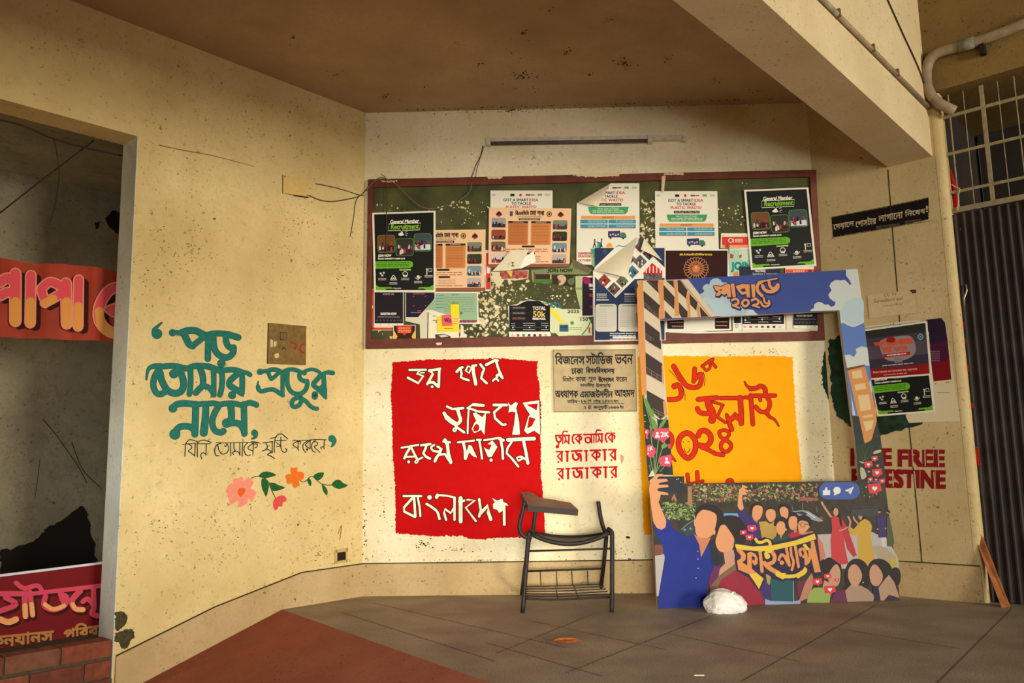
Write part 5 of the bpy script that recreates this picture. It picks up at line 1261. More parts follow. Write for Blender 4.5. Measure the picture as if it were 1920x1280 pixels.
tt1 = ('p: 1225 287 1270 290 1340 302 1400 268 1450 260 1470 270 1485 455 1430 460 1422 400 1380 430 1340 402 1300 440 1255 440 1268 395 1300 378 1250 350 1232 312|p: 1475 262 1530 250 1556 450 1510 462|p: 1550 292 1640 262 1760 265 1766 460 1720 460 1715 412 1640 420 1590 362|p: 1782 266 1846 266 1846 460 1802 462|'
       '34: 1495 505 1550 482 1592 512 1580 560 1512 580|26l: 1510 582 1606 618|34c: 1690 498 1648 545 1690 596 1742 560 1738 515|34: 1795 505 1850 482 1892 512 1880 560 1812 580|26l: 1810 582 1906 610')
tt2 = '42: 215 285 152 335 156 420 218 488|22l: 160 292 425 242|40: 312 282 325 345 360 382 402 372 428 335|46: 222 345 250 398 310 428 380 420 432 380 438 330|26: 240 520 256 582 298 592 310 562|28: 196 570 222 620 270 638 318 605 310 555'
mb = MB()
for fr, d in ((A1, tt1), (A2, tt2)): art(mb, SP, fr, d, TB, 0.0024, grow=13)
art(mb, SP, zx(1186.2, 501.8, 8.0), tt1, TB, 0.0022, grow=16); art(mb, SP, zx(1401.2, 491.8, 7.528), tt2, TB, 0.0022, grow=16)
for fr, d in ((A1, tt1), (A2, tt2)): art(mb, SP, fr, d, TO, 0.0030)
art(mb, SP, A1, 'p: 1622 342 1690 322 1706 372 1650 378|p: 1300 350 1340 335 1345 365', TB, 0.0034)
mb.build('printed_title', frame)

# lower scene: greenery, cars, paving
mb = MB(); q = random.Random(5); b = 0.0008
GL = [C(84, 112, 52, 0.5), C(130, 150, 76, 0.5), C(48, 64, 36, 0.5), C(180, 186, 120, 0.5), C(150, 66, 64, 0.5), C(180, 120, 100, 0.5), C(84, 60, 44, 0.5)]
def leaves(fr, x0, x1, y0, y1, k, s, pal):
    for _ in range(k):
        x, y, a, r = q.uniform(x0, x1), q.uniform(y0, y1), q.uniform(0, 6.28), s * q.uniform(0.5, 1.3)
        c_, s_ = math.cos(a) * r, math.sin(a) * r
        mb.face([SP.at(*fr(x + u * c_ - v * s_, y + u * s_ + v * c_), b + 0.00001 * q.randint(0, 40)) for u, v in ((-1, 0), (0, 0.45), (1, 0), (0, -0.45))], q.choice(pal))
leaves(Z3, 400, 1290, 330, 450, 620, 13, GL); leaves(Z3, 190, 430, 460, 580, 260, 12, GL[:4] + GL[1:2] * 2); leaves(Z3, 470, 730, 340, 450, 120, 13, GL); leaves(Z3, 1590, 1740, 250, 420, 40, 9, GL[:4])
mb.build('printed_foliage', frame)['kind'] = 'stuff'
GREY = C(188, 178, 166, 0.5)
_street = [
    (A7, 'p: 115 572 640 548 790 620 890 800 900 900 560 900 200 900', GREY),
    (A7, 'p: 640 680 750 680 870 790 860 900 800 890 640 740', C(176, 160, 130, 0.5)),
    (A7, 'q: 805 800 850 790 878 850 870 880 815 870', C(190, 170, 70, 0.5)),
    (A5, 'p: 145 690 215 690 225 770 150 785', C(120, 72, 60, 0.5)), (A5, 'p: 150 785 240 768 225 900 185 1130 165 1130', GREY),
    (A5, 'p: 740 420 860 420 880 510 742 480|p: 742 440 850 445 860 505 745 478', C(110, 160, 206, 0.5)), (A5, 'p: 745 440 830 442 835 480 748 476', C(40, 64, 96, 0.5)),
    (A5, 'p: 370 560 440 500 500 470 500 610 420 612', C(50, 66, 66, 0.5)), (A5, '5: 375 560 440 505 495 475|e10: 405 560 455 552', C(120, 150, 150, 0.5)),
    (A6, 'p: 640 350 740 338 800 350 880 400 940 440 900 450 720 400', C(150, 156, 160, 0.5)), (A6, 'p: 660 356 740 350 790 372 760 392', C(50, 52, 56, 0.5)), (A6, '7l: 780 360 860 410', WH), (A6, 'p: 905 400 935 405 935 425 908 420', C(180, 50, 50, 0.5)),
    (A6, 'p: 700 250 720 215 890 225 890 245', C(170, 90, 76, 0.5)), (A6, '5l: 740 270 740 340|5l: 870 300 880 360|5l: 640 310 650 345', C(150, 140, 116, 0.5)),
    (A7, '8: 430 330 470 310 600 302 690 310|p: 440 335 690 315 700 380 640 400 430 390', C(64, 66, 70, 0.5)),
    (A5, 'p: 430 190 465 190 470 355 430 355|p: 290 300 315 250 338 310 325 330 312 290 300 315', C(170, 120, 84, 0.5)),
    (A6, 'p: 380 1190 440 1210 640 1215 720 1200 720 1245 380 1245', C(150, 160, 190, 0.5))]
_nm = ['paving', 'paving', 'sack', 'kerb', 'paving', 'car', 'car', 'car', 'car', 'car', 'car', 'car', 'car', 'roof', 'post', 'car', 'trunk', 'paving']
for n_, it_ in enumerate(_street): pr('printed_' + _nm[n_], [it_], 0.0013 + 0.00008 * n_)
SKN, SKN2, HAIR = C(228, 156, 106, 0.5), C(204, 150, 116, 0.5), C(36, 26, 26, 0.5)
OS = 0.0021
NECK, PHONE = C(206, 128, 90, 0.5), C(38, 38, 44, 0.4)
def person(lab, items, off=OS):
    mbs = {}
    for i, it in enumerate(items):
        k = 'hair' if it[2] is HAIR else ('body' if it[2] in (SKN, SKN2) or it[2] is NECK else 'clothing')
        if 'phone' in lab and it[2] is PHONE: k = 'phone'
        art(mbs.setdefault(k, MB()), SP, it[0], it[1], it[2], off + 0.00008 * i)
    o = mbs.pop('body', MB()).build('printed_person', frame); o['label'] = lab
    o['_org'] = frame['_org']
    for k, m_ in mbs.items(): m_.build(k, o)
    return o
person('printed man in a blue kurta holding up a phone', [
    (A5, 'q: 498 470 500 400 560 345 650 350 722 400 732 480 700 560 668 590 560 560', HAIR),
    (A5, 'p: 130 500 165 545 205 562 240 540 250 452 300 540 340 575 420 615 480 600 540 700 545 790 640 640 700 720 670 860 620 960 600 1090 610 1222 185 1233 180 1130 235 800 215 690 180 640', C(16, 40, 132, 0.5, 0.12, 14)),
    (A5, 'p: 165 105 400 103 404 245 200 246 170 180', PHONE), (A5, 'e4: 338 130 372 155 350 126', WH),
    (A5, 'p: 100 220 104 175 115 135 160 86 210 82 238 100 182 106 165 128 250 126 264 145 182 162 184 176 260 176 268 195 180 206 168 218 175 228 260 245 266 264 200 260 192 300 180 325 230 440 248 490 240 540 205 562 165 545 135 490 122 400 110 300', SKN),
    (A5, 'p: 485 600 512 615 570 640 630 628 600 690 545 798 530 690', NECK),
    (A5, 'q: 540 402 580 390 662 420 680 468 662 560 640 610 580 636 512 612 494 540 504 450|q: 484 480 496 470 500 520 488 530|q: 652 570 668 568 664 604 652 600', SKN), (A5, 'e5: 517 745 518 812 520 893 502 975', C(180, 190, 206, 0.5))])
person('printed woman in a maroon dress with a brown bag strap', [
    (A5, 'q: 680 560 700 490 760 440 860 450 920 520 935 620 905 700 840 690 760 560', HAIR), (A5, 'p: 612 660 680 640 700 760 740 800 700 870 640 860', C(34, 36, 44, 0.5)),
    (A5, 'p: 735 745 822 730 835 790 850 850 800 900 690 965 700 900 750 850', SKN2),
    (Z3, 'p: 560 910 605 898 590 985 720 920 800 965 860 1025 920 1172 760 1190 530 1110 525 1000', C(152, 30, 54, 0.5, 0.1, 14)), (Z3, 'p: 555 910 605 898 590 980 540 1050 525 1000', C(104, 30, 84, 0.5)),
    (Z3, 'p: 712 888 722 930 605 1005 575 1092 528 1096 540 1040 600 970', C(126, 96, 66, 0.5)),
    (A5, 'q: 690 580 710 530 745 518 782 560 828 640 816 720 760 752 700 742 668 670', SKN)], OS + 0.0010)
person('printed man in a purple shirt with a raised arm', [
    (A6, 'q: 240 345 250 290 300 262 352 282 368 325 340 360 270 400', HAIR),
    (A6, 'p: 110 300 125 340 170 340 180 310 200 360 250 400 320 460 342 600 190 640 130 430', C(60, 40, 104, 0.5, 0.1, 20)),
    (A6, 'p: 125 190 130 140 158 120 160 95 188 102 216 125 180 130 220 150 218 162 180 158 212 180 205 190 160 195 160 240 176 320 160 342 135 335 115 300', SKN),
    (A6, 'p: 255 400 320 420 300 460 270 430', NECK), (A6, 'q: 255 370 268 312 300 292 350 305 356 362 330 420 292 438 262 410', SKN)])
person('printed man with a round face in a mustard shirt', [
    (A6, 'q: 382 370 392 330 430 308 478 325 488 370 460 400 400 400', HAIR), (A6, 'p: 320 450 390 445 430 470 480 440 500 520 480 620 350 612', C(190, 150, 72, 0.5, 0.1, 20)),
    (A6, 'q: 395 342 430 328 474 342 482 400 462 440 430 452 400 422 386 380', SKN)])
person('printed man at the back of the group', [(A6, 'q: 508 340 520 290 570 274 620 300 622 365 600 400 540 380', HAIR), (A6, 'q: 520 332 560 305 600 332 602 390 582 428 540 402', SKN), (A6, 'p: 500 420 550 400 600 430 600 470 500 450', HAIR)])
person('printed boy in a dark green shirt', [
    (A6, 'q: 462 480 490 420 550 410 602 450 604 520 575 545 500 500', HAIR), (A6, 'p: 455 645 470 600 520 572 530 612 570 562 622 600 642 640 460 662', C(40, 70, 60, 0.5)),
    (A6, 'p: 515 560 560 560 530 615', NECK), (A6, 'q: 490 480 520 445 565 460 572 520 560 562 512 572 490 530|e12: 578 525', SKN)], OS + 0.0010)
person('printed woman in a red top in the group', [
    (A6, 'q: 592 420 630 358 684 368 704 430 690 480 610 470', HAIR), (A6, 'p: 595 575 640 545 660 562 700 530 724 560 700 600 620 612', C(176, 40, 56, 0.5)), (A6, 'p: 650 520 690 500 680 545 660 562', NECK),
    (A6, 'q: 610 420 640 396 682 410 690 480 660 520 630 526 606 480', SKN)], OS + 0.0010)
person('printed man with round glasses in a salmon shirt', [
    (A6, 'q: 688 460 700 400 770 388 824 430 812 500 720 480', HAIR), (A6, 'p: 700 562 770 550 830 540 870 560 932 660 962 790 900 832 870 640', C(210, 122, 92, 0.5)),
    (A6, 'q: 695 480 720 440 780 450 802 500 760 552 710 556|e11: 796 498', SKN), (A6, '5c: 726 462 720 488 744 500 764 482 750 462|5l: 765 472 800 482|5l: 692 470 722 472', HAIR)], OS + 0.0014)
person('printed woman in a long red dress waving', [
    (A7, '20: 158 270 195 330 245 402|e9: 158 262', SKN2), (A7, '22: 318 335 328 420 345 505', HAIR), (A7, 'q: 264 330 290 306 318 332 300 340', HAIR),
    (A7, 'p: 245 400 285 395 320 410 330 480 360 520 380 700 412 850 340 862 250 800 240 620 255 520', C(204, 56, 60, 0.5)), (A7, 'p: 345 410 385 470 450 640 492 770 460 790 400 710 350 520', C(188, 50, 58, 0.5)),
    (A7, 'q: 268 342 290 314 315 342 310 380 286 396 268 370', SKN2), (A7, '12: 330 535 370 520 405 500', SKN2)])
person('printed man in a yellow kurta with raised hands', [
    (A7, 'q: 500 350 520 322 572 348 580 420 545 410', HAIR), (A7, 'p: 520 452 570 420 620 450 638 490 625 600 650 740 672 840 580 860 512 832 500 580 440 582 410 530 430 500 462 522', C(206, 162, 60, 0.5)),
    (A7, '18: 418 520 430 450 410 402|16: 500 462 470 430 460 405|q: 505 352 530 350 545 400 530 432 510 412', SKN2)])
person('printed man in a purple tunic and white trousers', [(A7, 'p: 682 400 730 380 772 420 772 602 700 602 690 500', C(60, 46, 104, 0.5)), (A7, 'p: 720 602 776 600 780 690 735 692', C(206, 200, 196, 0.5)), (A7, 'e18: 705 350|e8: 692 520 768 515', SKN2), (A7, 'q: 686 345 700 322 728 335 722 350', HAIR)])
person('printed woman in an olive dress at the right edge', [(A7, 'p: 780 400 806 396 838 560 852 652 830 690 780 682', C(84, 86, 62, 0.5)), (A7, 'e14: 790 357', SKN2), (A7, 'q: 778 350 792 335 812 350 806 366', HAIR)])
person('printed woman in a light green top', [
    (A7, 'q: 145 870 200 800 280 802 342 870 342 1000 300 1000 200 960', HAIR), (A7, 'q: 30 1120 60 1070 120 1060 80 1110 20 1160', HAIR), (A7, 'p: 180 1010 262 1050 240 1162 160 1092', SKN2),
    (A7, 'p: 15 1226 22 1140 80 1082 150 1080 240 1162 230 1226', C(150, 170, 82, 0.5)), (A7, 'q: 270 872 310 864 336 940 322 1042 280 1072 230 1042 220 962', SKN2)])
person('printed woman with long dark hair in a tan scarf', [
    (A7, 'q: 380 970 400 862 470 804 560 830 614 930 592 1110 540 1110 400 1050', HAIR), (A7, 'p: 230 1220 290 1120 380 1100 418 1216', C(108, 36, 78, 0.5)), (A7, 'p: 360 1090 400 1040 450 1070 410 1110', HAIR),
    (A7, 'p: 380 1112 440 1050 530 1062 600 1100 662 1160 650 1212 402 1217', C(176, 142, 118, 0.5)), (A7, 'q: 420 890 470 857 520 900 542 980 500 1062 450 1062 408 980', SKN2), (A7, 'e6: 552 1032', WH)], OS + 0.0008)
person('printed woman with her hair in a bun', [
    (A7, 'q: 600 890 640 820 720 804 802 850 832 930 800 1010 660 980', HAIR), (A7, 'q: 815 915 880 888 914 960 892 1056 830 1000', HAIR), (A7, 'p: 640 1060 702 1072 722 1203 660 1207', C(36, 36, 58, 0.5)),
    (A7, 'p: 700 1082 760 1000 800 958 852 1032 906 1190 720 1207', C(186, 148, 120, 0.5)), (A7, 'p: 752 1204 800 1150 902 1180 902 1200', C(54, 30, 58, 0.5)), (A7, 'q: 620 900 660 858 712 900 742 980 700 1062 640 1052 614 980', SKN2)], OS + 0.0012)
pr('printed_clothing', [
    (A6, 'p: 330 1110 402 960 462 1242 372 1244', C(64, 44, 104, 0.5)), (A6, 'p: 385 950 440 970 425 1060 400 1040', C(170, 150, 90, 0.5)), (A6, 'p: 430 1000 642 1010 652 1234 440 1234', C(32, 84, 92, 0.5)),
    (A6, 'p: 680 1020 765 1020 700 1195', C(110, 40, 66, 0.5)), (A6, 'p: 765 1030 840 920 840 1060 790 1182 700 1222', C(190, 126, 104, 0.5)), (A6, '8l: 650 1020 655 1230', C(140, 170, 190, 0.5))], OS)
mb = MB(); rect(mb, SP, A7, 127, 70, 522, 236, C(72, 92, 164, 0.5), 0.0034, 80)
art(mb, SP, A7, 'p: 165 150 180 150 195 118 210 122 206 148 236 148 234 192 166 196|e36: 302 150|p: 274 176 270 199 302 186|p: 376 150 466 110 430 190 412 166', WH, 0.0038); art(mb, SP, A7, 'p: 412 166 466 110 400 156', C(190, 196, 206, 0.5), 0.0040)
mb.build('printed_buttons', frame)
YL, OG, PU = C(234, 196, 62, 0.5), C(228, 148, 78, 0.5), C(44, 26, 60, 0.5)
mb = MB()
art(mb, SP, A8, 'p: 150 345 330 380 490 395 510 265 600 285 700 255 800 280 850 360 1100 300 1580 165 1650 175 1660 330 1740 930 1570 950 1520 780 1490 880 1300 1040 1090 1020 1040 1060 860 1000 730 900 700 990 600 1225 420 990 200 860 160 660 170 560 140 450', PU, 0.0042)
art(mb, SP, A8, 'p: 190 450 300 490 365 570 360 660 300 710 390 765 390 540 460 520 540 560 580 640 570 740 520 765 480 720 480 660 520 680 530 620 470 590 470 820 560 900 440 930 230 840 205 680 270 640 280 590 200 500|60l: 618 500 640 700 655 870|70: 820 500 880 600 858 700 770 740|80: 700 720 760 790 850 850 960 910|'
                '52: 960 660 1000 575 1060 600 1100 680 1148 760|e40: 1012 715|50l: 1092 450 1120 600 1148 760|45: 1172 450 1182 580 1222 700 1192 845|50l: 1252 420 1282 600 1312 790|52: 1350 580 1335 490 1400 470 1440 560 1400 610|66: 1440 560 1450 650 1450 730|56: 1480 710 1520 600 1505 480|p: 1530 330 1590 320 1712 880 1600 892 1542 640', OG, 0.0048)
art(mb, SP, A8, 'p: 170 378 500 425 850 400 1240 320 1600 190 1628 292 1480 340 1270 400 860 492 640 512 330 490 230 470 180 442|52: 540 290 580 345 660 345 740 312 792 350 800 410|e50: 750 600|60: 720 560 750 520 800 510|p: 420 920 560 900 682 1000 600 1192 520 1062|80>50: 930 910 1050 955 1180 960 1300 930 1440 830|p: 1380 850 1430 780 1472 870 1420 930 1300 1000 1240 950|56l: 1420 400 1470 465|p: 900 900 1080 900 1060 1000 1030 1018 900 950', YL, 0.0052)
art(mb, SP, A8, 'e16: 1000 645', PU, 0.0054)
mb.build('printed_lettering', frame)

C = _C0
# ------------------------------------------------------------------ broken tablet-arm chair
FRP, BKP_ = Pl((0, 4.742, 0), (0, -1, 0)), Pl((0, 5.16, 0), (0, -1, 0))
CX = zx(940, 900, 3.765)
M_IRON = flat('chair_iron', rgb(44, 37, 33), 0.55, 0.3, 40, 0.2)
M_IRONB = flat('chair_seat_iron', rgb(66, 52, 44), 0.55, 0.3, 30, 0.2)
M_TAB = flat('tablet_wood', rgb(122, 84, 66), 0.5, 0.15, 20)
M_TABE = flat('tablet_edge', rgb(58, 48, 42), 0.6)
fp = lambda x, y: FRP.at(*CX(x, y)); bp = lambda x, y: BKP_.at(*CX(x, y))
ch = thing('tablet_chair', (0.27, 4.95, 0.0))
tag(ch, 'dark iron tablet-arm chair with no backrest, against the red painted panel', 'chair')
RL = 0.0125
def leg(pts):
    mb = MB(); P = catmull(pts, 4); mb.tube(P, RL, M_IRON, 10); mb.build('leg', ch, True)
fl_b = FLOOR.at(*CX(150, 936)); fr_b = FLOOR.at(*CX(780, 931))
leg([fl_b, fp(172, 650), fp(190, 420), fp(197, 375), fp(208, 362) + V3(0, .03, 0)])
leg([fr_b, fp(782, 650), fp(782, 420), fp(778, 365), fp(755, 345) + V3(0, .02, 0)])
blb = FLOOR.at(*CX(146, 806)); brb = FLOOR.at(*CX(700, 790))
leg([blb, bp(165, 640), bp(196, 420), bp(208, 392)])
leg([brb, bp(722, 600), bp(742, 395)])
# dished seat pan
mb = MB(); top, bot = [], []
for i in range(17):
    t = i / 16; sag = 1 - (2 * t - 1) ** 2
    a = fp(212 + (755 - 212) * t, 380 + 72 * sag - 6 * t); c = bp(225 + (742 - 225) * t, 372 + 30 * sag + 4 * t)
    top.append((a, c))
vs = []
for a, c in top:
    for j in range(5): vs.append(a + (c - a) * j / 4 + V3(0, 0, -0.006 * math.sin(math.pi * j / 4)))
k = len(vs); vs += [v - V3(0, 0, 0.006) for v in vs]
fs = []
for i in range(16):
    for j in range(4):
        fs.append((i * 5 + j, i * 5 + j + 1, (i + 1) * 5 + j + 1, (i + 1) * 5 + j)); fs.append(tuple(k + q_ for q_ in fs[-1][::-1]))
    fs.append((i * 5, (i + 1) * 5, k + (i + 1) * 5, k + i * 5)); fs.append((i * 5 + 4, k + i * 5 + 4, k + (i + 1) * 5 + 4, (i + 1) * 5 + 4))
mb.mesh(vs, fs, M_IRONB); mb.build('seat', ch, True)
mb = MB(); mb.tube([a for a, c in top], 0.0125, M_IRON); mb.build('seat_rail', ch, True)
mb = MB(); mb.tube([c for a, c in top], 0.0125, M_IRON); mb.build('seat_rail', ch, True)
for s in (0, 16):
    mb = MB(); mb.tube([top[s][0], (top[s][0] + top[s][1]) / 2 + V3(0, 0, .004), top[s][1]], 0.012, M_IRON); mb.build('seat_rail', ch, True)
mb = MB(); mb.tube([fp(180, 500), fp(480, 492), fp(780, 482)], 0.0055, M_IRON); mb.build('stretcher', ch, True)
# book rack of thin rods
mb = MB(); mb.tube([bp(176, 642), bp(450, 633), bp(715, 624)], 0.006, M_IRON); mb.build('rack_rail', ch, True)
for x in (275, 388, 497, 607):
    mb = MB(); mb.tube([bp(x, 638), bp(x + 3, 700), bp(x + 5, 742)], 0.003, M_IRON, 6); mb.build('rack_upright', ch, True)
rA = [fp(168, 835), fp(330, 842), fp(500, 838), fp(780, 824)]; rB = [bp(180, 752), bp(330, 748), bp(520, 742), bp(712, 732)]
for j in range(6):
    t = j / 5; mb = MB(); mb.tube(catmull([a + (c - a) * t for a, c in zip(rA, rB)], 4), 0.0055 if j == 0 else 0.0032, M_IRON, 7); mb.build('rack_rod', ch, True)
for t in (0.38, 0.62):
    mb = MB(); a = rA[0] + (rA[3] - rA[0]) * t - V3(0, 0, 0.012); c = rB[0] + (rB[3] - rB[0]) * t; mb.tube([a, c], 0.003, M_IRON, 6); mb.build('rack_rod', ch, True)
# back posts without backrest
mb = MB(); mb.tube(catmull([bp(684, 150), bp(697, 240), bp(712, 310), bp(730, 360), bp(742, 385)], 4), 0.0125, M_IRON); mb.build('back_post', ch, True)
mb = MB(); mb.tube(catmull([bp(246, 175), bp(236, 260), bp(226, 340), bp(220, 385)], 4), 0.0125, M_IRON); mb.build('back_post', ch, True)
# arm tube and writing tablet
mb = MB(); mb.tube(catmull([fp(215, 395), fp(180, 402), fp(148, 385), fp(128, 345), fp(132, 290), fp(150, 220), fp(164, 150)], 5), 0.0125, M_IRON); mb.build('arm_tube', ch, True)
d1 = ray(*CX(140, 88)); d2 = ray(*CX(188, 172)); d3 = ray(*CX(542, 208))
p1 = CAM + d1 * (4.98 / d1[1]); p2 = CAM + d2 * (4.72 / d2[1]); p3 = CAM + d3 * (4.70 / d3[1])
tn = np.cross(p2 - p1, p3 - p1); tn = tn if tn[2] > 0 else -tn
TPL = Pl(p1, tn)
mb = MB()
tp = [TPL.at(*CX(*p)) for p in ((138, 84), (190, 81), (232, 92), (252, 112), (275, 124), (330, 130), (488, 158), (543, 208), (360, 192), (186, 176))]
mb.slab(tp, TPL.n, 0.034, M_TAB, M_TABE); mb.build('writing_tablet', ch, bevel=0.003)

# ------------------------------------------------------------------ white plastic bag, leaf and scrap on the floor
bm = bmesh.new(); bmesh.ops.create_icosphere(bm, subdivisions=5, radius=1.0)
from mathutils import noise as mn
bc = FLOOR.at(1361, 1147)
for v in bm.verts:
    p = v.co.copy()
    d = mn.noise(p * 1.3 + Vector((3, 1, 7)))
    cr = (0.5 - abs(mn.noise(p * 2.3 + Vector((9, 2, 4))))) * 0.16 + (0.5 - abs(mn.noise(p * 5.0 + Vector((1, 5, 2))))) * 0.05
    r = 0.93 + 0.16 * d + cr
    x, y, z = p.x * r * 0.112, p.y * r * 0.085, p.z * r * 0.080
    z *= 1.0 - 0.25 * max(0.0, p.x) - 0.35 * max(0.0, -p.x - 0.45)
    z = max(z, -0.040) + 0.040
    v.co = Vector((x, y, z))
me = bpy.data.meshes.new('plastic_bag'); bm.to_mesh(me); bm.free()
M_BAG = bpy.data.materials.new('white_polythene'); M_BAG.use_nodes = True
_b = M_BAG.node_tree.nodes['Principled BSDF']; _b.inputs['Base Color'].default_value = rgb(232, 226, 214); _b.inputs['Roughness'].default_value = 0.35
_b.inputs['Subsurface Weight'].default_value = 0.25; _b.inputs['Subsurface Radius'].default_value = (0.02, 0.02, 0.018)
me.materials.append(M_BAG); me.polygons.foreach_set('use_smooth', [True] * len(me.polygons))
bag = thing('plastic_bag', bc)
tag(bag, 'crumpled white plastic bag on the floor in front of the photo frame', 'bag')
bo = bpy.data.objects.new('bag_body', me); COL.objects.link(bo); bo.parent = bag; bo.rotation_euler = (0, 0, -0.25)
mb = MB(); bcz = np.array(bc)
for (sx, ph) in ((-0.02, 0.0), (0.035, 1.2)):     # tied handle ends lying on top
    P, Q = [], []
    for i in range(9):
        t = i / 8; c = bcz + V3(sx - 0.05 * t, -0.045 - 0.03 * t, 0.095 - 0.06 * t * t + 0.006 * math.sin(6 * t + ph))
        w = 0.013 * (1 - 0.5 * t); P.append(c + V3(w * math.cos(ph + 2 * t), 0, w * math.sin(ph + 2 * t))); Q.append(c - V3(w * math.cos(ph + 2 * t), 0, w * math.sin(ph + 2 * t)))
    vs = P + Q; mb.mesh(vs, [(i, i + 1, 9 + i + 1, 9 + i) for i in range(8)], M_BAG)
mb.build('tied_handle', bag, True)

def leaf(pix, L, Wd, ang, m, label):
    c = FLOOR.at(*pix); mb = MB(); vs, fs = [], []
    e = V3(math.cos(ang), math.sin(ang), 0); g = V3(-math.sin(ang), math.cos(ang), 0)
    for i in range(11):
        t = i / 10; w = Wd * (math.sin(math.pi * t ** 0.75) ** 0.9 + 0.02)
        for j in range(5):
            u = j / 2 - 1
            vs.append(c + e * (L * (t - 0.5)) + g * (w * u * 0.85) + ZU * (0.004 + 0.016 * u * u * math.sin(math.pi * t) + 0.010 * abs(2 * t - 1)))
    for i in range(10):
        for j in range(4): fs.append((i * 5 + j, i * 5 + j + 1, (i + 1) * 5 + j + 1, (i + 1) * 5 + j))
    k = len(vs); vs += [v - ZU * 0.0012 for v in vs]; fs += [tuple(k + a for a in f[::-1]) for f in fs]
    mb.mesh(vs, fs, m); return tag(mb.build('dry_leaf', smooth=True), label, 'leaf')
leaf((1064, 1207), 0.135, 0.042, 0.10, flat('dry_leaf', rgb(186, 104, 52), 0.6, 0.25, 60), 'curled brown dry leaf on the grey floor in front of the chair')
mb = MB(); s0 = FLOOR.at(1311, 1266); mb.slab([s0 + V3(a, b_, 0.003) for a, b_ in ((-.02, -.004), (.018, -.008), (.02, .006), (-.015, .008))], (0, 0, 1), 0.002, C(226, 214, 196)); tag(mb.build('paper_scrap'), 'tiny white paper scrap on the floor at the bottom of the photo', 'paper')

# ------------------------------------------------------------------ tube light and cables
TL = BACK.up(0.045); XT = zx(480, 0, 2.4)
tl = thing('tube_light', BACK.at(1095, 268))
tag(tl, 'unlit fluorescent tube light on a dirty batten above the notice board', 'lamp')
M_BAT, M_TUBE, M_TUBE_SHADE = flat('batten_paint', rgb(206, 194, 172), 0.6, 0.15, 30), flat('tube_glass', rgb(196, 186, 170), 0.25, 0.06, 30), flat('shaded_tube', rgb(92, 80, 70), 0.5, 0.3, 40)
l, r_ = BACK.at(912, 270), BACK.at(1282, 264)
d = r_ - l
mb = MB(); mb.box(l + NB * 0.001 - ZU * 0.004, d, ZU * 0.034, NB * 0.034, M_BAT); mb.build('batten', tl, bevel=0.003)
mb = MB(); mb.tube([l + NB * 0.042 - ZU * 0.012 + d * 0.02, l + NB * 0.042 - ZU * 0.012 + d * 0.82], 0.012, M_TUBE_SHADE, 14); mb.build('tube', tl, True)  # tube's shaded underside put into its dark colour
for t in (0.0, 0.815):
    mb = MB(); mb.box(l + d * t + NB * 0.001 - ZU * 0.024, d * 0.025, ZU * 0.050, NB * 0.055, M_BAT); mb.build('lamp_holder', tl, bevel=0.004)
mb = MB(); mb.tube([l + d * 0.985 + NB * 0.03 - ZU * 0.002, l + d * 1.008 + NB * 0.03 - ZU * 0.002], 0.018, M_BAT, 14); mb.build('end_knob', tl, True)
mb = MB(); mb.box(l + d * 0.29 + NB * 0.030 - ZU * 0.002, d * 0.06, ZU * 0.014, NB * 0.014, M_TUBE); mb.build('starter', tl, bevel=0.003)
def cable(label, pts, r, m, name='cable'):
    mb = MB(); mb.tube(catmull(pts, 6), r, m, 6); return tag(mb.build(name, smooth=True), label, 'cable')
K_CAB, K_CABL = flat('brown_cable', rgb(88, 62, 44), 0.6), flat('pale_cable', rgb(120, 104, 72), 0.6)
BA, BB_, LA = BACK.up(0.006), BACK.up(0.050), LEFT.up(0.006)
cable('left one of two thin cables hanging from the tube light to the notice board', [BACK.at(906, 276, 0.03), BA.at(901, 292), BA.at(893, 308), BA.at(888, 322), BB_.at(884, 332)], 0.0028, K_CAB)
cable('right one of two thin cables hanging from the tube light to the notice board', [BACK.at(909, 276, 0.03), BA.at(899, 300), BA.at(894, 318), BB_.at(891, 332)], 0.0022, K_CAB)
cable('pale cable sagging across the top left of the notice board', [BB_.at(*N1(x, y)) for x, y in ((748, 118), (735, 175), (690, 222), (600, 270), (495, 299), (405, 286), (335, 235), (240, 140), (165, 92), (110, 86), (60, 128), (24, 170))], 0.0032, K_CABL)
cable('dark cable hanging straight down over the left recruitment poster', [BB_.at(*N1(x, y)) for x, y in ((128, 60), (160, 95), (166, 200), (164, 330), (164, 430), (162, 600))], 0.0026, K_CAB)
cable('lower, sagging brown cable from the cover plate to the notice board corner', [LA.at(*XT(x, y)) for x, y in ((236, 878), (290, 900), (340, 906), (400, 898), (460, 884))] + [LA.at(*XT(488, 862)), BACK.at(*XT(514, 842), 0.03), BB_.at(*XT(530, 825))], 0.0034, K_CAB)
cable('upper of two brown cables from the cover plate to the notice board corner', [LA.at(*XT(x, y)) for x, y in ((268, 826), (330, 838), (400, 856), (462, 876), (486, 880))], 0.0028, K_CAB)
cable('short cable end dangling left of the notice board', [LA.at(*XT(x, y)) for x, y in ((468, 878), (452, 900), (444, 935), (440, 975), (424, 1065))], 0.0026, K_CAB)

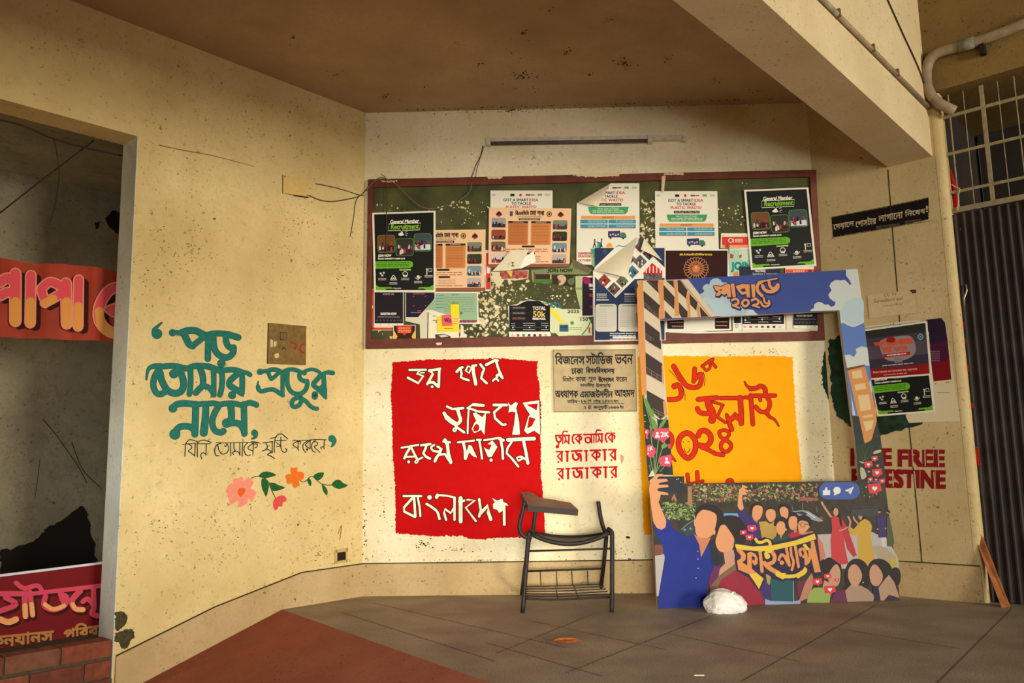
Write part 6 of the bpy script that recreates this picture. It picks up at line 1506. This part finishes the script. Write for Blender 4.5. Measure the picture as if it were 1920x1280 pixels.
# ------------------------------------------------------------------ pipes under the beam and over the gate
BS = Pl(bl1, nrm(DBM))
M_PIPE = flat('grey_pipe', rgb(150, 132, 104), 0.6, 0.25, 18)
PW = RIGHT.up(0.035)
mb = MB(); path = [PW.at(1960, 24), PW.at(1920, 44), PW.at(1850, 72), PW.at(1790, 90), PW.at(1762, 98), PW.at(1745, 110), PW.at(1738, 130), PW.at(1738, 158), PW.at(1748, 182), PW.at(1765, 196), RIGHT.at(1790, 208, 0.0)]
mb.tube(catmull(path, 5), 0.030, M_PIPE, 14)
pp_ = thing('drain_pipe', PW.at(1790, 90)); tag(pp_, 'thick grey pipe that runs along the wall over the gate and bends down', 'pipe')
mb.build('pipe', pp_, True)
mb = MB(); a, c = PW.at(1796, 89), PW.at(1828, 79); mb.tube([a, c], 0.036, flat('pipe_wrap', rgb(120, 116, 100), 0.6, 0.3, 60), 14); mb.build('wrapped_joint', pp_, True)
mb = MB(); a = RIGHT.at(1838, 86, 0.0); mb.box(a, DR * 0.03, -ZU * 0.07, NR * 0.05, C(40, 30, 22)); mb.build('bracket', pp_, bevel=0.004)
mb = MB(); mb.tube([BS.at(1520, -16, 0.012), BS.at(1640, 104, 0.012), BS.at(1738, 203, 0.012)], 0.013, M_PIPE, 10)
cdt = thing('conduit_pipe', BS.at(1640, 104)); tag(cdt, 'thin pale conduit running diagonally along the lit side of the beam', 'pipe'); mb.build('pipe', cdt, True)
for p in ((1565, 27), (1630, 92), (1676, 138)):
    mb = MB(); c = BS.at(*p); mb.box(c - DBM * 0.008 - ZU * 0.02, DBM * 0.016, ZU * 0.04, BS.n * 0.028, C(120, 96, 64)); mb.build('clip', cdt, bevel=0.002)
cable('thin dark cable running down the lit side of the beam to the pipe', [BS.at(x, y, 0.006) for x, y in ((1655, -16), (1690, 62), (1722, 132), (1738, 185), (1744, 215))], 0.004, flat('black_cable', rgb(46, 34, 24), 0.6))

# ------------------------------------------------------------------ gate, grille and what is behind
GP = RIGHT.up(-GREC)
SG0, SG1 = SE + 0.03, SE + 1.7
def gp(s, z, off=0.0): return PR + DR * s + ZU * z + NR * (-GREC + off)
M_GATE = flat('gate_iron', rgb(48, 38, 34), 0.6, 0.35, 8, 0.1)
gate = thing('sheet_gate', gp(SE + 0.6, 0.0)); tag(gate, 'dark ribbed sheet-metal gate at the right edge of the photo', 'gate')
ZG = 2.225
mb = MB(); xs = []; s = SG0
while s < SG1:
    for ds, dz in ((0, 0), (0.012, 0.004), (0.020, 0.014), (0.028, 0.014), (0.036, 0.004)): xs.append((s + ds, dz))
    s += 0.046
vs = [gp(a, 0.004, o_) for a, o_ in xs] + [gp(a, ZG, o_) for a, o_ in xs]; k = len(xs)
vs += [v - NR * 0.003 for v in vs]
mb.mesh(vs, [(i, i + 1, k + i + 1, k + i) for i in range(k - 1)] + [(2 * k + i + 1, 2 * k + i, 3 * k + i, 3 * k + i + 1) for i in range(k - 1)], M_GATE); mb.build('ribbed_sheet', gate)
mb = MB(); q = random.Random(2)
for x, y, w, h in ((1799, 533, 5, 9), (1808, 610, 4, 12), (1812, 640, 4, 10), (1816, 690, 5, 14), (1824, 760, 6, 10), (1834, 852, 9, 30), (1838, 868, 10, 8), (1802, 430, 3, 5)):
    mb.face([GP.at(x + a * w / 2, y + b_ * h / 2, 0.0156) for a, b_ in ((-.6, -1), (.5, -.9), (.9, 1), (-.9, .9))], C(176, 26, 20))
mb.build('red_paint_daubs', gate)
mb = MB(); mb.tube([GP.at(1813, 534, .02), GP.at(1815, 546, .024), GP.at(1810, 560, .024), GP.at(1810, 574, .02)], 0.004, flat('bright_steel', rgb(190, 186, 170), 0.35, 0, 30, 0.7), 8); mb.build('latch', gate, True)
gr = thing('window_grille', gp(SE + 0.6, 2.24)); tag(gr, 'pale metal bar grille above the dark gate', 'grille')
M_BAR = flat('bar_paint', rgb(150, 136, 102), 0.55, 0.2, 30)
def zat(x, y): return float(GP.at(x, y)[2])
for i, (x, y, rr) in enumerate(((1775, 398, 0.016), (1774, 364, 0.009), (1766, 293, 0.009), (1764, 223, 0.010))):
    z = zat(x, y); mb = MB(); mb.box(gp(SG0 + 0.012, z - rr, 0.0), DR * 1.6, ZU * 2 * rr, NR * 0.012, M_BAR); mb.build('horizontal_bar', gr, bevel=0.002)
sat = lambda x, y: float(np.dot(GP.at(x, y) - PR, DR))
for x, y, rr in ((1852, 280, 0.012), (1790, 300, 0.004), (1818, 290, 0.002), (1884, 280, 0.002), (1914, 260, 0.003)):
    s = sat(x, y); mb = MB(); mb.box(gp(s - rr, 2.24, 0.002), DR * 2 * rr, ZU * 0.73, NR * 0.008, M_BAR); mb.build('vertical_bar', gr, bevel=0.002)
mb = MB(); mb.box(rw(SG0, -0.02, -GREC - 0.9), DR * 2.4, ZU * 3.2, -NR * 0.1, flat('shaded_inner_wall', rgb(44, 36, 30), 0.9, 0.2, 6)); struct(mb.build('wall_gate_inner'))  # shade behind the grille put into the dark wall colour, side wall too
mb = MB(); mb.box(rw(SG0 - 0.02, -0.02, -GREC - 0.08), -DR * 0.06, ZU * 3.2, -NR * 0.9, flat('shaded_inner_wall', rgb(44, 36, 30), 0.9)); struct(mb.build('wall_gate_side'))
mb = MB(); mb.box(rw(SG0 - 0.05, 2.99, -0.23), DR * 2.4, ZU * 0.1, -NR * 0.9, M_OLIVE); struct(mb.build('ceiling_gate_inner'))
CP = RIGHT.up(-GREC - 0.12); vs, fs = [], []
for i in range(9):
    t = i / 8
    for j in range(7):
        u = j / 6; xl = 1766 + 12 * t; xr = 1768 + 30 * min(1.0, t * 1.5) ** 0.7
        vs.append(CP.at(xl + (xr - xl) * u, 292 + 112 * t) + NR * 0.012 * math.sin(9 * u + 3 * t))
for i in range(8):
    for j in range(6): fs.append((i * 7 + j, i * 7 + j + 1, (i + 1) * 7 + j + 1, (i + 1) * 7 + j))
k = len(vs); vs += [v - NR * 0.003 for v in vs]; fs += [tuple(k + a for a in f[::-1]) for f in fs]
mb = MB(); mb.mesh(vs, fs, C(186, 16, 22, 0.8)); tag(mb.build('red_cloth', smooth=True), 'red cloth hanging behind the left end of the grille', 'cloth')
cable('white string knotted round the grille by the red cloth', [GP.at(x, y, 0.018) for x, y in ((1786, 347), (1794, 352), (1801, 355), (1799, 366), (1798, 384), (1797, 396))], 0.0022, C(206, 200, 170), 'string')
# plank
mb = MB(); t0, t1 = GP.at(1829, 999, 0.05), GP.at(1843, 998, 0.05); b0_, b1_ = FLOOR.at(1878, 1139), FLOOR.at(1893, 1138)
mb.mesh([t0, t1, b1_, b0_] + [p + NR * 0.0 - np.array([0.017, 0.02, 0.0]) * -1.0 for p in (t0, t1, b1_, b0_)], [(0, 3, 2, 1), (4, 5, 6, 7), (0, 1, 5, 4), (1, 2, 6, 5), (2, 3, 7, 6), (3, 0, 4, 7)], flat('old_plank', rgb(150, 88, 46), 0.7, 0.35, 18))
tag(mb.build('wooden_plank', bevel=0.002), 'narrow brown wooden plank leaning on the dark gate', 'plank')

# ------------------------------------------------------------------ side room behind the opening on the left
RB = 1.35
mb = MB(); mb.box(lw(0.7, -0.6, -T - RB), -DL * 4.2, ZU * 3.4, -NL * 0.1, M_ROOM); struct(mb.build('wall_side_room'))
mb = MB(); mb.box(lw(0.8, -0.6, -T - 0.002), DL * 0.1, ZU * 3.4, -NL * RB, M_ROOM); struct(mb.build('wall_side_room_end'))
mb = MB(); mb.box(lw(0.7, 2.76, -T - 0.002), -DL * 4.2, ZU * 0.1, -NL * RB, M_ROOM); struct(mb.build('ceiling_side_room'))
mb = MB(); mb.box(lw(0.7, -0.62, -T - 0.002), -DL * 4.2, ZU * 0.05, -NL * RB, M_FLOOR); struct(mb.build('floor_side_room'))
ROOM = LEFT.up(-T - RB + 0.002)
Z0 = zx(0, 0, 2.0); Z2 = zx(0, 640, 2.0)
mb = MB(); art(mb, ROOM, Z2, 'j4: 0 780 100 760 180 700 250 660 300 615 330 640 350 750 375 860 0 890', C(34, 28, 24, 0.95), 0.001); 
art(mb, ROOM, Z0, 'j3: 395 820 420 790 450 800 450 880 410 850|j2: 355 835 375 830 370 855 360 858', C(30, 28, 24, 0.95), 0.001)
art(mb, ROOM, Z2, '3: 160 290 210 350 260 420 300 480 325 530|3: 270 380 310 480 380 550|2: 150 440 140 520 130 590', C(44, 36, 28, 0.95), 0.001)
q = thing('damp_stains', lw(2.0, -0.1, -T - RB)); mb.build('stain_patch', q); tag(q, 'black damp patch and cracks on the dim wall behind the left opening', 'stain')
# brick sill
M_BRICK = [flat('brick_%d' % i, rgb(*c), 0.85, 0.25, 24, 0, 0.3) for i, c in enumerate(((128, 66, 44), (140, 78, 54), (112, 58, 42), (122, 76, 56)))]
M_MORT = flat('mortar', rgb(84, 70, 56), 0.95, 0.2, 30)
sill = thing('brick_sill', lw(2.1, -0.5, -0.15)); tag(sill, 'low red brick sill across the foot of the left opening', 'brick wall')
mb = MB(); mb.box(lw(S1 + 0.004, -0.62, -0.012), -DL * 1.8, ZU * (0.62 - 0.022), -NL * 0.40, M_MORT); mb.build('mortar', sill)
mb = MB(); q = random.Random(4)
for c_ in range(5):
    z = -0.022 - 0.088 * (c_ + 1) + 0.008 + (0.008 if c_ == 0 else 0.0); s = S1 + 0.006 + (0.0 if c_ % 2 else -0.0)
    w0 = 0.24 if c_ % 2 == 0 else 0.13
    while s < S1 + 1.7:
        mb.box(lw(s + 0.005, z, -0.001 - 0.004 * q.random()), -DL * (w0 - 0.01), ZU * 0.078, -NL * (0.20 if c_ else 0.12), q.choice(M_BRICK)); s += w0; w0 = 0.24
o = mb.build('bricks', sill)
# hanging orange banner
BP0 = LEFT.at(222, 575, -T - 0.22); BPL = Pl(BP0, nrm(az(30.0)))
bn = thing('cloth_banner', BPL.at(60, 640)); tag(bn, 'orange-red cloth banner with big pink and yellow letters hung in the left opening', 'banner')
vs, fs = [], []; NX = 40
def bo_(x, v): return 0.010 * math.sin(x * 0.075 + 1.5 * v) + 0.006 * math.sin(x * 0.21 + 2)
for i in range(NX + 1):
    x = -170 + 440 * i / NX
    for j in range(9):
        v = j / 8; yt, yb = 483 + 0.113 * x + 3 * math.sin(x * .03), 632 + 0.037 * x
        vs.append(BPL.at(x, yt + (yb - yt) * v, bo_(x, v)))
for i in range(NX):
    for j in range(8): fs.append((i * 9 + j, i * 9 + j + 1, (i + 1) * 9 + j + 1, (i + 1) * 9 + j))
k = len(vs); vs += [v - BPL.n * 0.002 for v in vs]; fs += [tuple(k + a for a in f[::-1]) for f in fs]
mb = MB(); mb.mesh(vs, fs, flat('banner_cloth', rgb(168, 56, 28), 0.7, 0.2, 6)); mb.build('cloth', bn, True)
mb = MB(); OB = 0.021
KPK, KYE, KSH = C(236, 84, 92, 0.7), C(236, 158, 74, 0.7), C(58, 22, 16, 0.8)
b1 = '34: 0 1062 30 1045 55 1060|32: 0 1112 30 1098 55 1105|38l: 58 1030 58 1205|34l: 116 1036 113 1212|30: 155 1085 190 1060 245 1085|30: 155 1090 176 1130 240 1095|30: 168 1138 235 1100|36l: 247 1065 250 1215|32l: 294 1052 292 1225|34: 470 1075 410 1090 372 1150 372 1205 410 1245 470 1255|q: 392 1160 450 1140 470 1180 430 1190'
art(mb, BPL, zx(11, 6, 2.0), b1, KSH, OB)
art(mb, BPL, Z0, b1, C(240, 150, 120, 0.7), OB + 0.0006, grow=5); art(mb, BPL, Z0, b1, KPK, OB + 0.0012)
art(mb, BPL, Z0, '38l: 58 1135 58 1205|34l: 114 1135 113 1212|36l: 249 1135 250 1215|32l: 293 1150 292 1225|34: 372 1170 380 1220 420 1250 470 1255|30: 168 1138 200 1122', KYE, OB + 0.0018)
mb.build('lettering', bn)
# printed board standing on the sill
LB = LEFT.up(-T - 0.10)
pb = thing('printed_board', LB.at(60, 1225)); tag(pb, 'dark red printed board with yellow-pink lettering standing on the brick sill', 'banner')
mb = MB(); mb.slab([LB.at(*Z2(a, b_)) for a, b_ in ((-260, 905), (400, 824), (400, 1108), (-260, 1205))], NL, 0.012, C(112, 12, 16, 0.6, 0.1, 8), C(200, 190, 180)); mb.build('board', pb)
mb = MB(); mb.face([LB.at(*Z2(a, b_), 0.0006) for a, b_ in ((-260, 905), (400, 824), (400, 832), (-260, 915))], C(206, 206, 210)); mb.build('white_edge', pb)
mb = MB()
b2 = '18: 60 905 90 925 140 915 160 940|20l: 0 945 100 945|20: 20 960 60 985 0 1010|24: 0 1040 30 1050 60 1040|22l: 92 945 95 1030|20l: 112 940 122 1025|16l: 120 945 380 915|20: 170 955 165 990 200 1005 240 990 250 960 235 950|18: 225 945 240 985|22: 300 935 270 970 280 1000 310 1005|20l: 350 925 352 995|18: 350 990 330 965 310 975|20: 352 1000 345 1020 365 1028'
art(mb, LB, zx(3, 644, 2.0), b2, KSH, 0.001, grow=3); art(mb, LB, Z2, b2, C(206, 66, 84, 0.6), 0.0016)
art(mb, LB, Z2, '20l: 93 990 95 1030|18l: 118 985 122 1025|22: 0 1042 30 1052 60 1042|16: 168 985 200 1003 240 990|17: 272 985 285 1003 312 1005', C(230, 160, 96, 0.6), 0.0020)
for s_, x0, x1, yt, yb in (('িফনযানস', -60, 200, 1092, 1150), ('পিরবার', 240, 420, 1066, 1120)):
    text(mb, LB, zx(1, 642, 2.0), s_, x0, yt, x1, yb, KSH, 0.001, rise=26, bold=3); text(mb, LB, Z2, s_, x0, yt, x1, yb, C(176, 116, 60, 0.6), 0.0016, rise=26, bold=2)
mb.build('lettering', pb)
WI = LEFT.up(-T - 0.05)
KB_ = flat('black_cable', rgb(46, 34, 24), 0.6)
cable('black cable slung along the top of the left opening', [WI.at(*Z0(x, y)) for x, y in ((-60, 440), (70, 466), (200, 520), (330, 556), (500, 592))], 0.0045, KB_)
cable('black cable end hanging down from the slung cable', [WI.at(*Z0(x, y)) for x, y in ((200, 516), (212, 570), (222, 650), (212, 740), (190, 830))], 0.0035, KB_)
WI = LEFT.up(-T - 0.10)
cable('straight black cable crossing the left opening diagonally', [WI.at(*Z0(x, y)) for x, y in ((350, 528), (170, 665), (0, 798), (-60, 845))], 0.004, KB_)

# ------------------------------------------------------------------ stains: peeled plaster, mould, holes
K_PEEL, K_MOULD = C(74, 66, 44, 0.95, 0.3, 60), C(70, 54, 34, 0.95, 0.3, 80)
t = thing('peeled_plaster', lw(S1 - 0.08, 0.1)); tag(t, 'dark peeled plaster patch at the foot of the left wall beside the brick sill', 'stain')
mb = MB()
art(mb, LEFT, zx(200, 980, 2.526), 'j2: 42 420 70 418 98 440 95 470 75 495 52 512 38 505|j2: 85 505 115 498 132 520 128 545 110 560 112 575 84 598 66 592 60 570 36 560 40 525', K_PEEL, 0.0012)
mb.build('bare_patch', t)
CEIL = Pl((-0.98, 5.42, zc((-0.98, 0)) - 0.001), (-0.019, 0, -1))
mb = MB(); q = random.Random(12)
def spots(pl, cx, cy, rx, ry, k, s, off, m=K_MOULD):
    for _ in range(k):
        a, rr = q.uniform(0, 6.28), abs(q.gauss(0, 0.55)); x, y = cx + rx * rr * math.cos(a), cy + ry * rr * math.sin(a); z = s * q.uniform(0.3, 1.0)
        n_ = 7; P = [(x + z * q.uniform(.6, 1.2) * math.cos(6.28 * i / n_), y + z * 0.6 * q.uniform(.6, 1.2) * math.sin(6.28 * i / n_)) for i in range(n_)]
        mb.face([pl.at(a_, b_, off) for a_, b_ in P], m)
for cx, cy, rx, ry, k, s in ((1170, 118, 22, 14, 46, 2.4), (977, 142, 18, 8, 26, 2.4), (980, 62, 16, 9, 26, 1.8), (898, 120, 14, 7, 10, 2.2), (855, 80, 14, 10, 10, 1.6), (1060, 98, 16, 9, 18, 1.8), (1008, 142, 12, 5, 8, 2), (1104, 140, 10, 5, 9, 2), (1030, 20, 14, 9, 10, 1.8), (1140, 38, 12, 8, 14, 1.8), (725, 182, 20, 10, 14, 2), (800, 162, 10, 5, 5, 2), (630, 140, 26, 12, 14, 1.8), (550, 70, 30, 20, 8, 1.8),
                             (1250, 110, 14, 10, 12, 2), (1340, 150, 18, 10, 10, 1.8), (960, 100, 60, 40, 16, 1.4), (1000, 165, 80, 14, 18, 1.4), (1420, 170, 26, 10, 10, 1.6)): spots(CEIL, cx, cy, rx, ry, k, s, 0.0006)
for i in range(150):
    x = 760 + 690 * q.random(); spots(CEIL, x, 211 - (x - 700) * 0.031 - 1 - 3 * q.random(), 2, 1, 1, 1.8, 0.0006)
o = tag(mb.build('mould_spots'), 'dark mould specks scattered over the ceiling', 'mould', None, 'stuff')
mb = MB()
for i in range(110):
    x = 800 + 620 * q.random(); spots(BACK, x, 214 - (x - 700) * 0.031 + abs(q.gauss(0, 3)), 2, 1, 1, 1.6, 0.0012)
for cx, cy, rx, ry, k, s in ((960, 206, 24, 5, 30, 2.2), (1178, 1007, 1, 1, 3, 4.5), (1156, 1038, 1, 1, 2, 3), (1024, 1000, 40, 30, 20, 1.6), (1160, 1030, 60, 30, 26, 1.8), (795, 1020, 24, 9, 30, 2.4), (860, 1030, 60, 10, 24, 2.0), (720, 960, 14, 60, 24, 1.8), (684, 1000, 4, 60, 26, 2.2), (684, 880, 4, 80, 14, 1.8), (1440, 660, 80, 14, 20, 1.6), (1530, 860, 40, 60, 40, 1.8), (1562, 860, 6, 70, 18, 2.6), (900, 1050, 160, 6, 50, 1.6), (1180, 1048, 60, 6, 20, 1.6)): spots(BACK, cx, cy, rx, ry, k, s, 0.0012)
o = tag(mb.build('dirt_specks'), 'dark dirt specks and small holes over the back wall', 'stain', None, 'stuff')
mb = MB()
for cx, cy, rx, ry, k, s in ((300, 990, 60, 40, 24, 2.2), (420, 1000, 120, 60, 50, 1.8), (560, 980, 90, 50, 50, 1.8), (560, 420, 90, 70, 60, 1.8), (360, 470, 80, 90, 70, 1.8), (300, 430, 50, 60, 30, 1.8), (640, 520, 40, 100, 40, 1.6), (270, 520, 12, 120, 20, 2.2), (600, 1040, 60, 20, 40, 1.8), (402, 410, 1, 1, 3, 3.0), (308, 452, 6, 4, 6, 2.2), (255, 1050, 8, 60, 16, 2)): spots(LEFT, cx, cy, rx, ry, k, s, 0.0012, C(120, 92, 46, 0.95))
art(mb, LEFT, lambda x, y: (x, y), '1.6>0.8: 298 272 340 281 390 290 435 301 476 312|1.2: 634 1000 640 985 637 1012', C(120, 92, 46, 0.95), 0.0012)
o = tag(mb.build('dirt_specks'), 'brown dirt specks over the yellow left wall', 'stain', None, 'stuff')
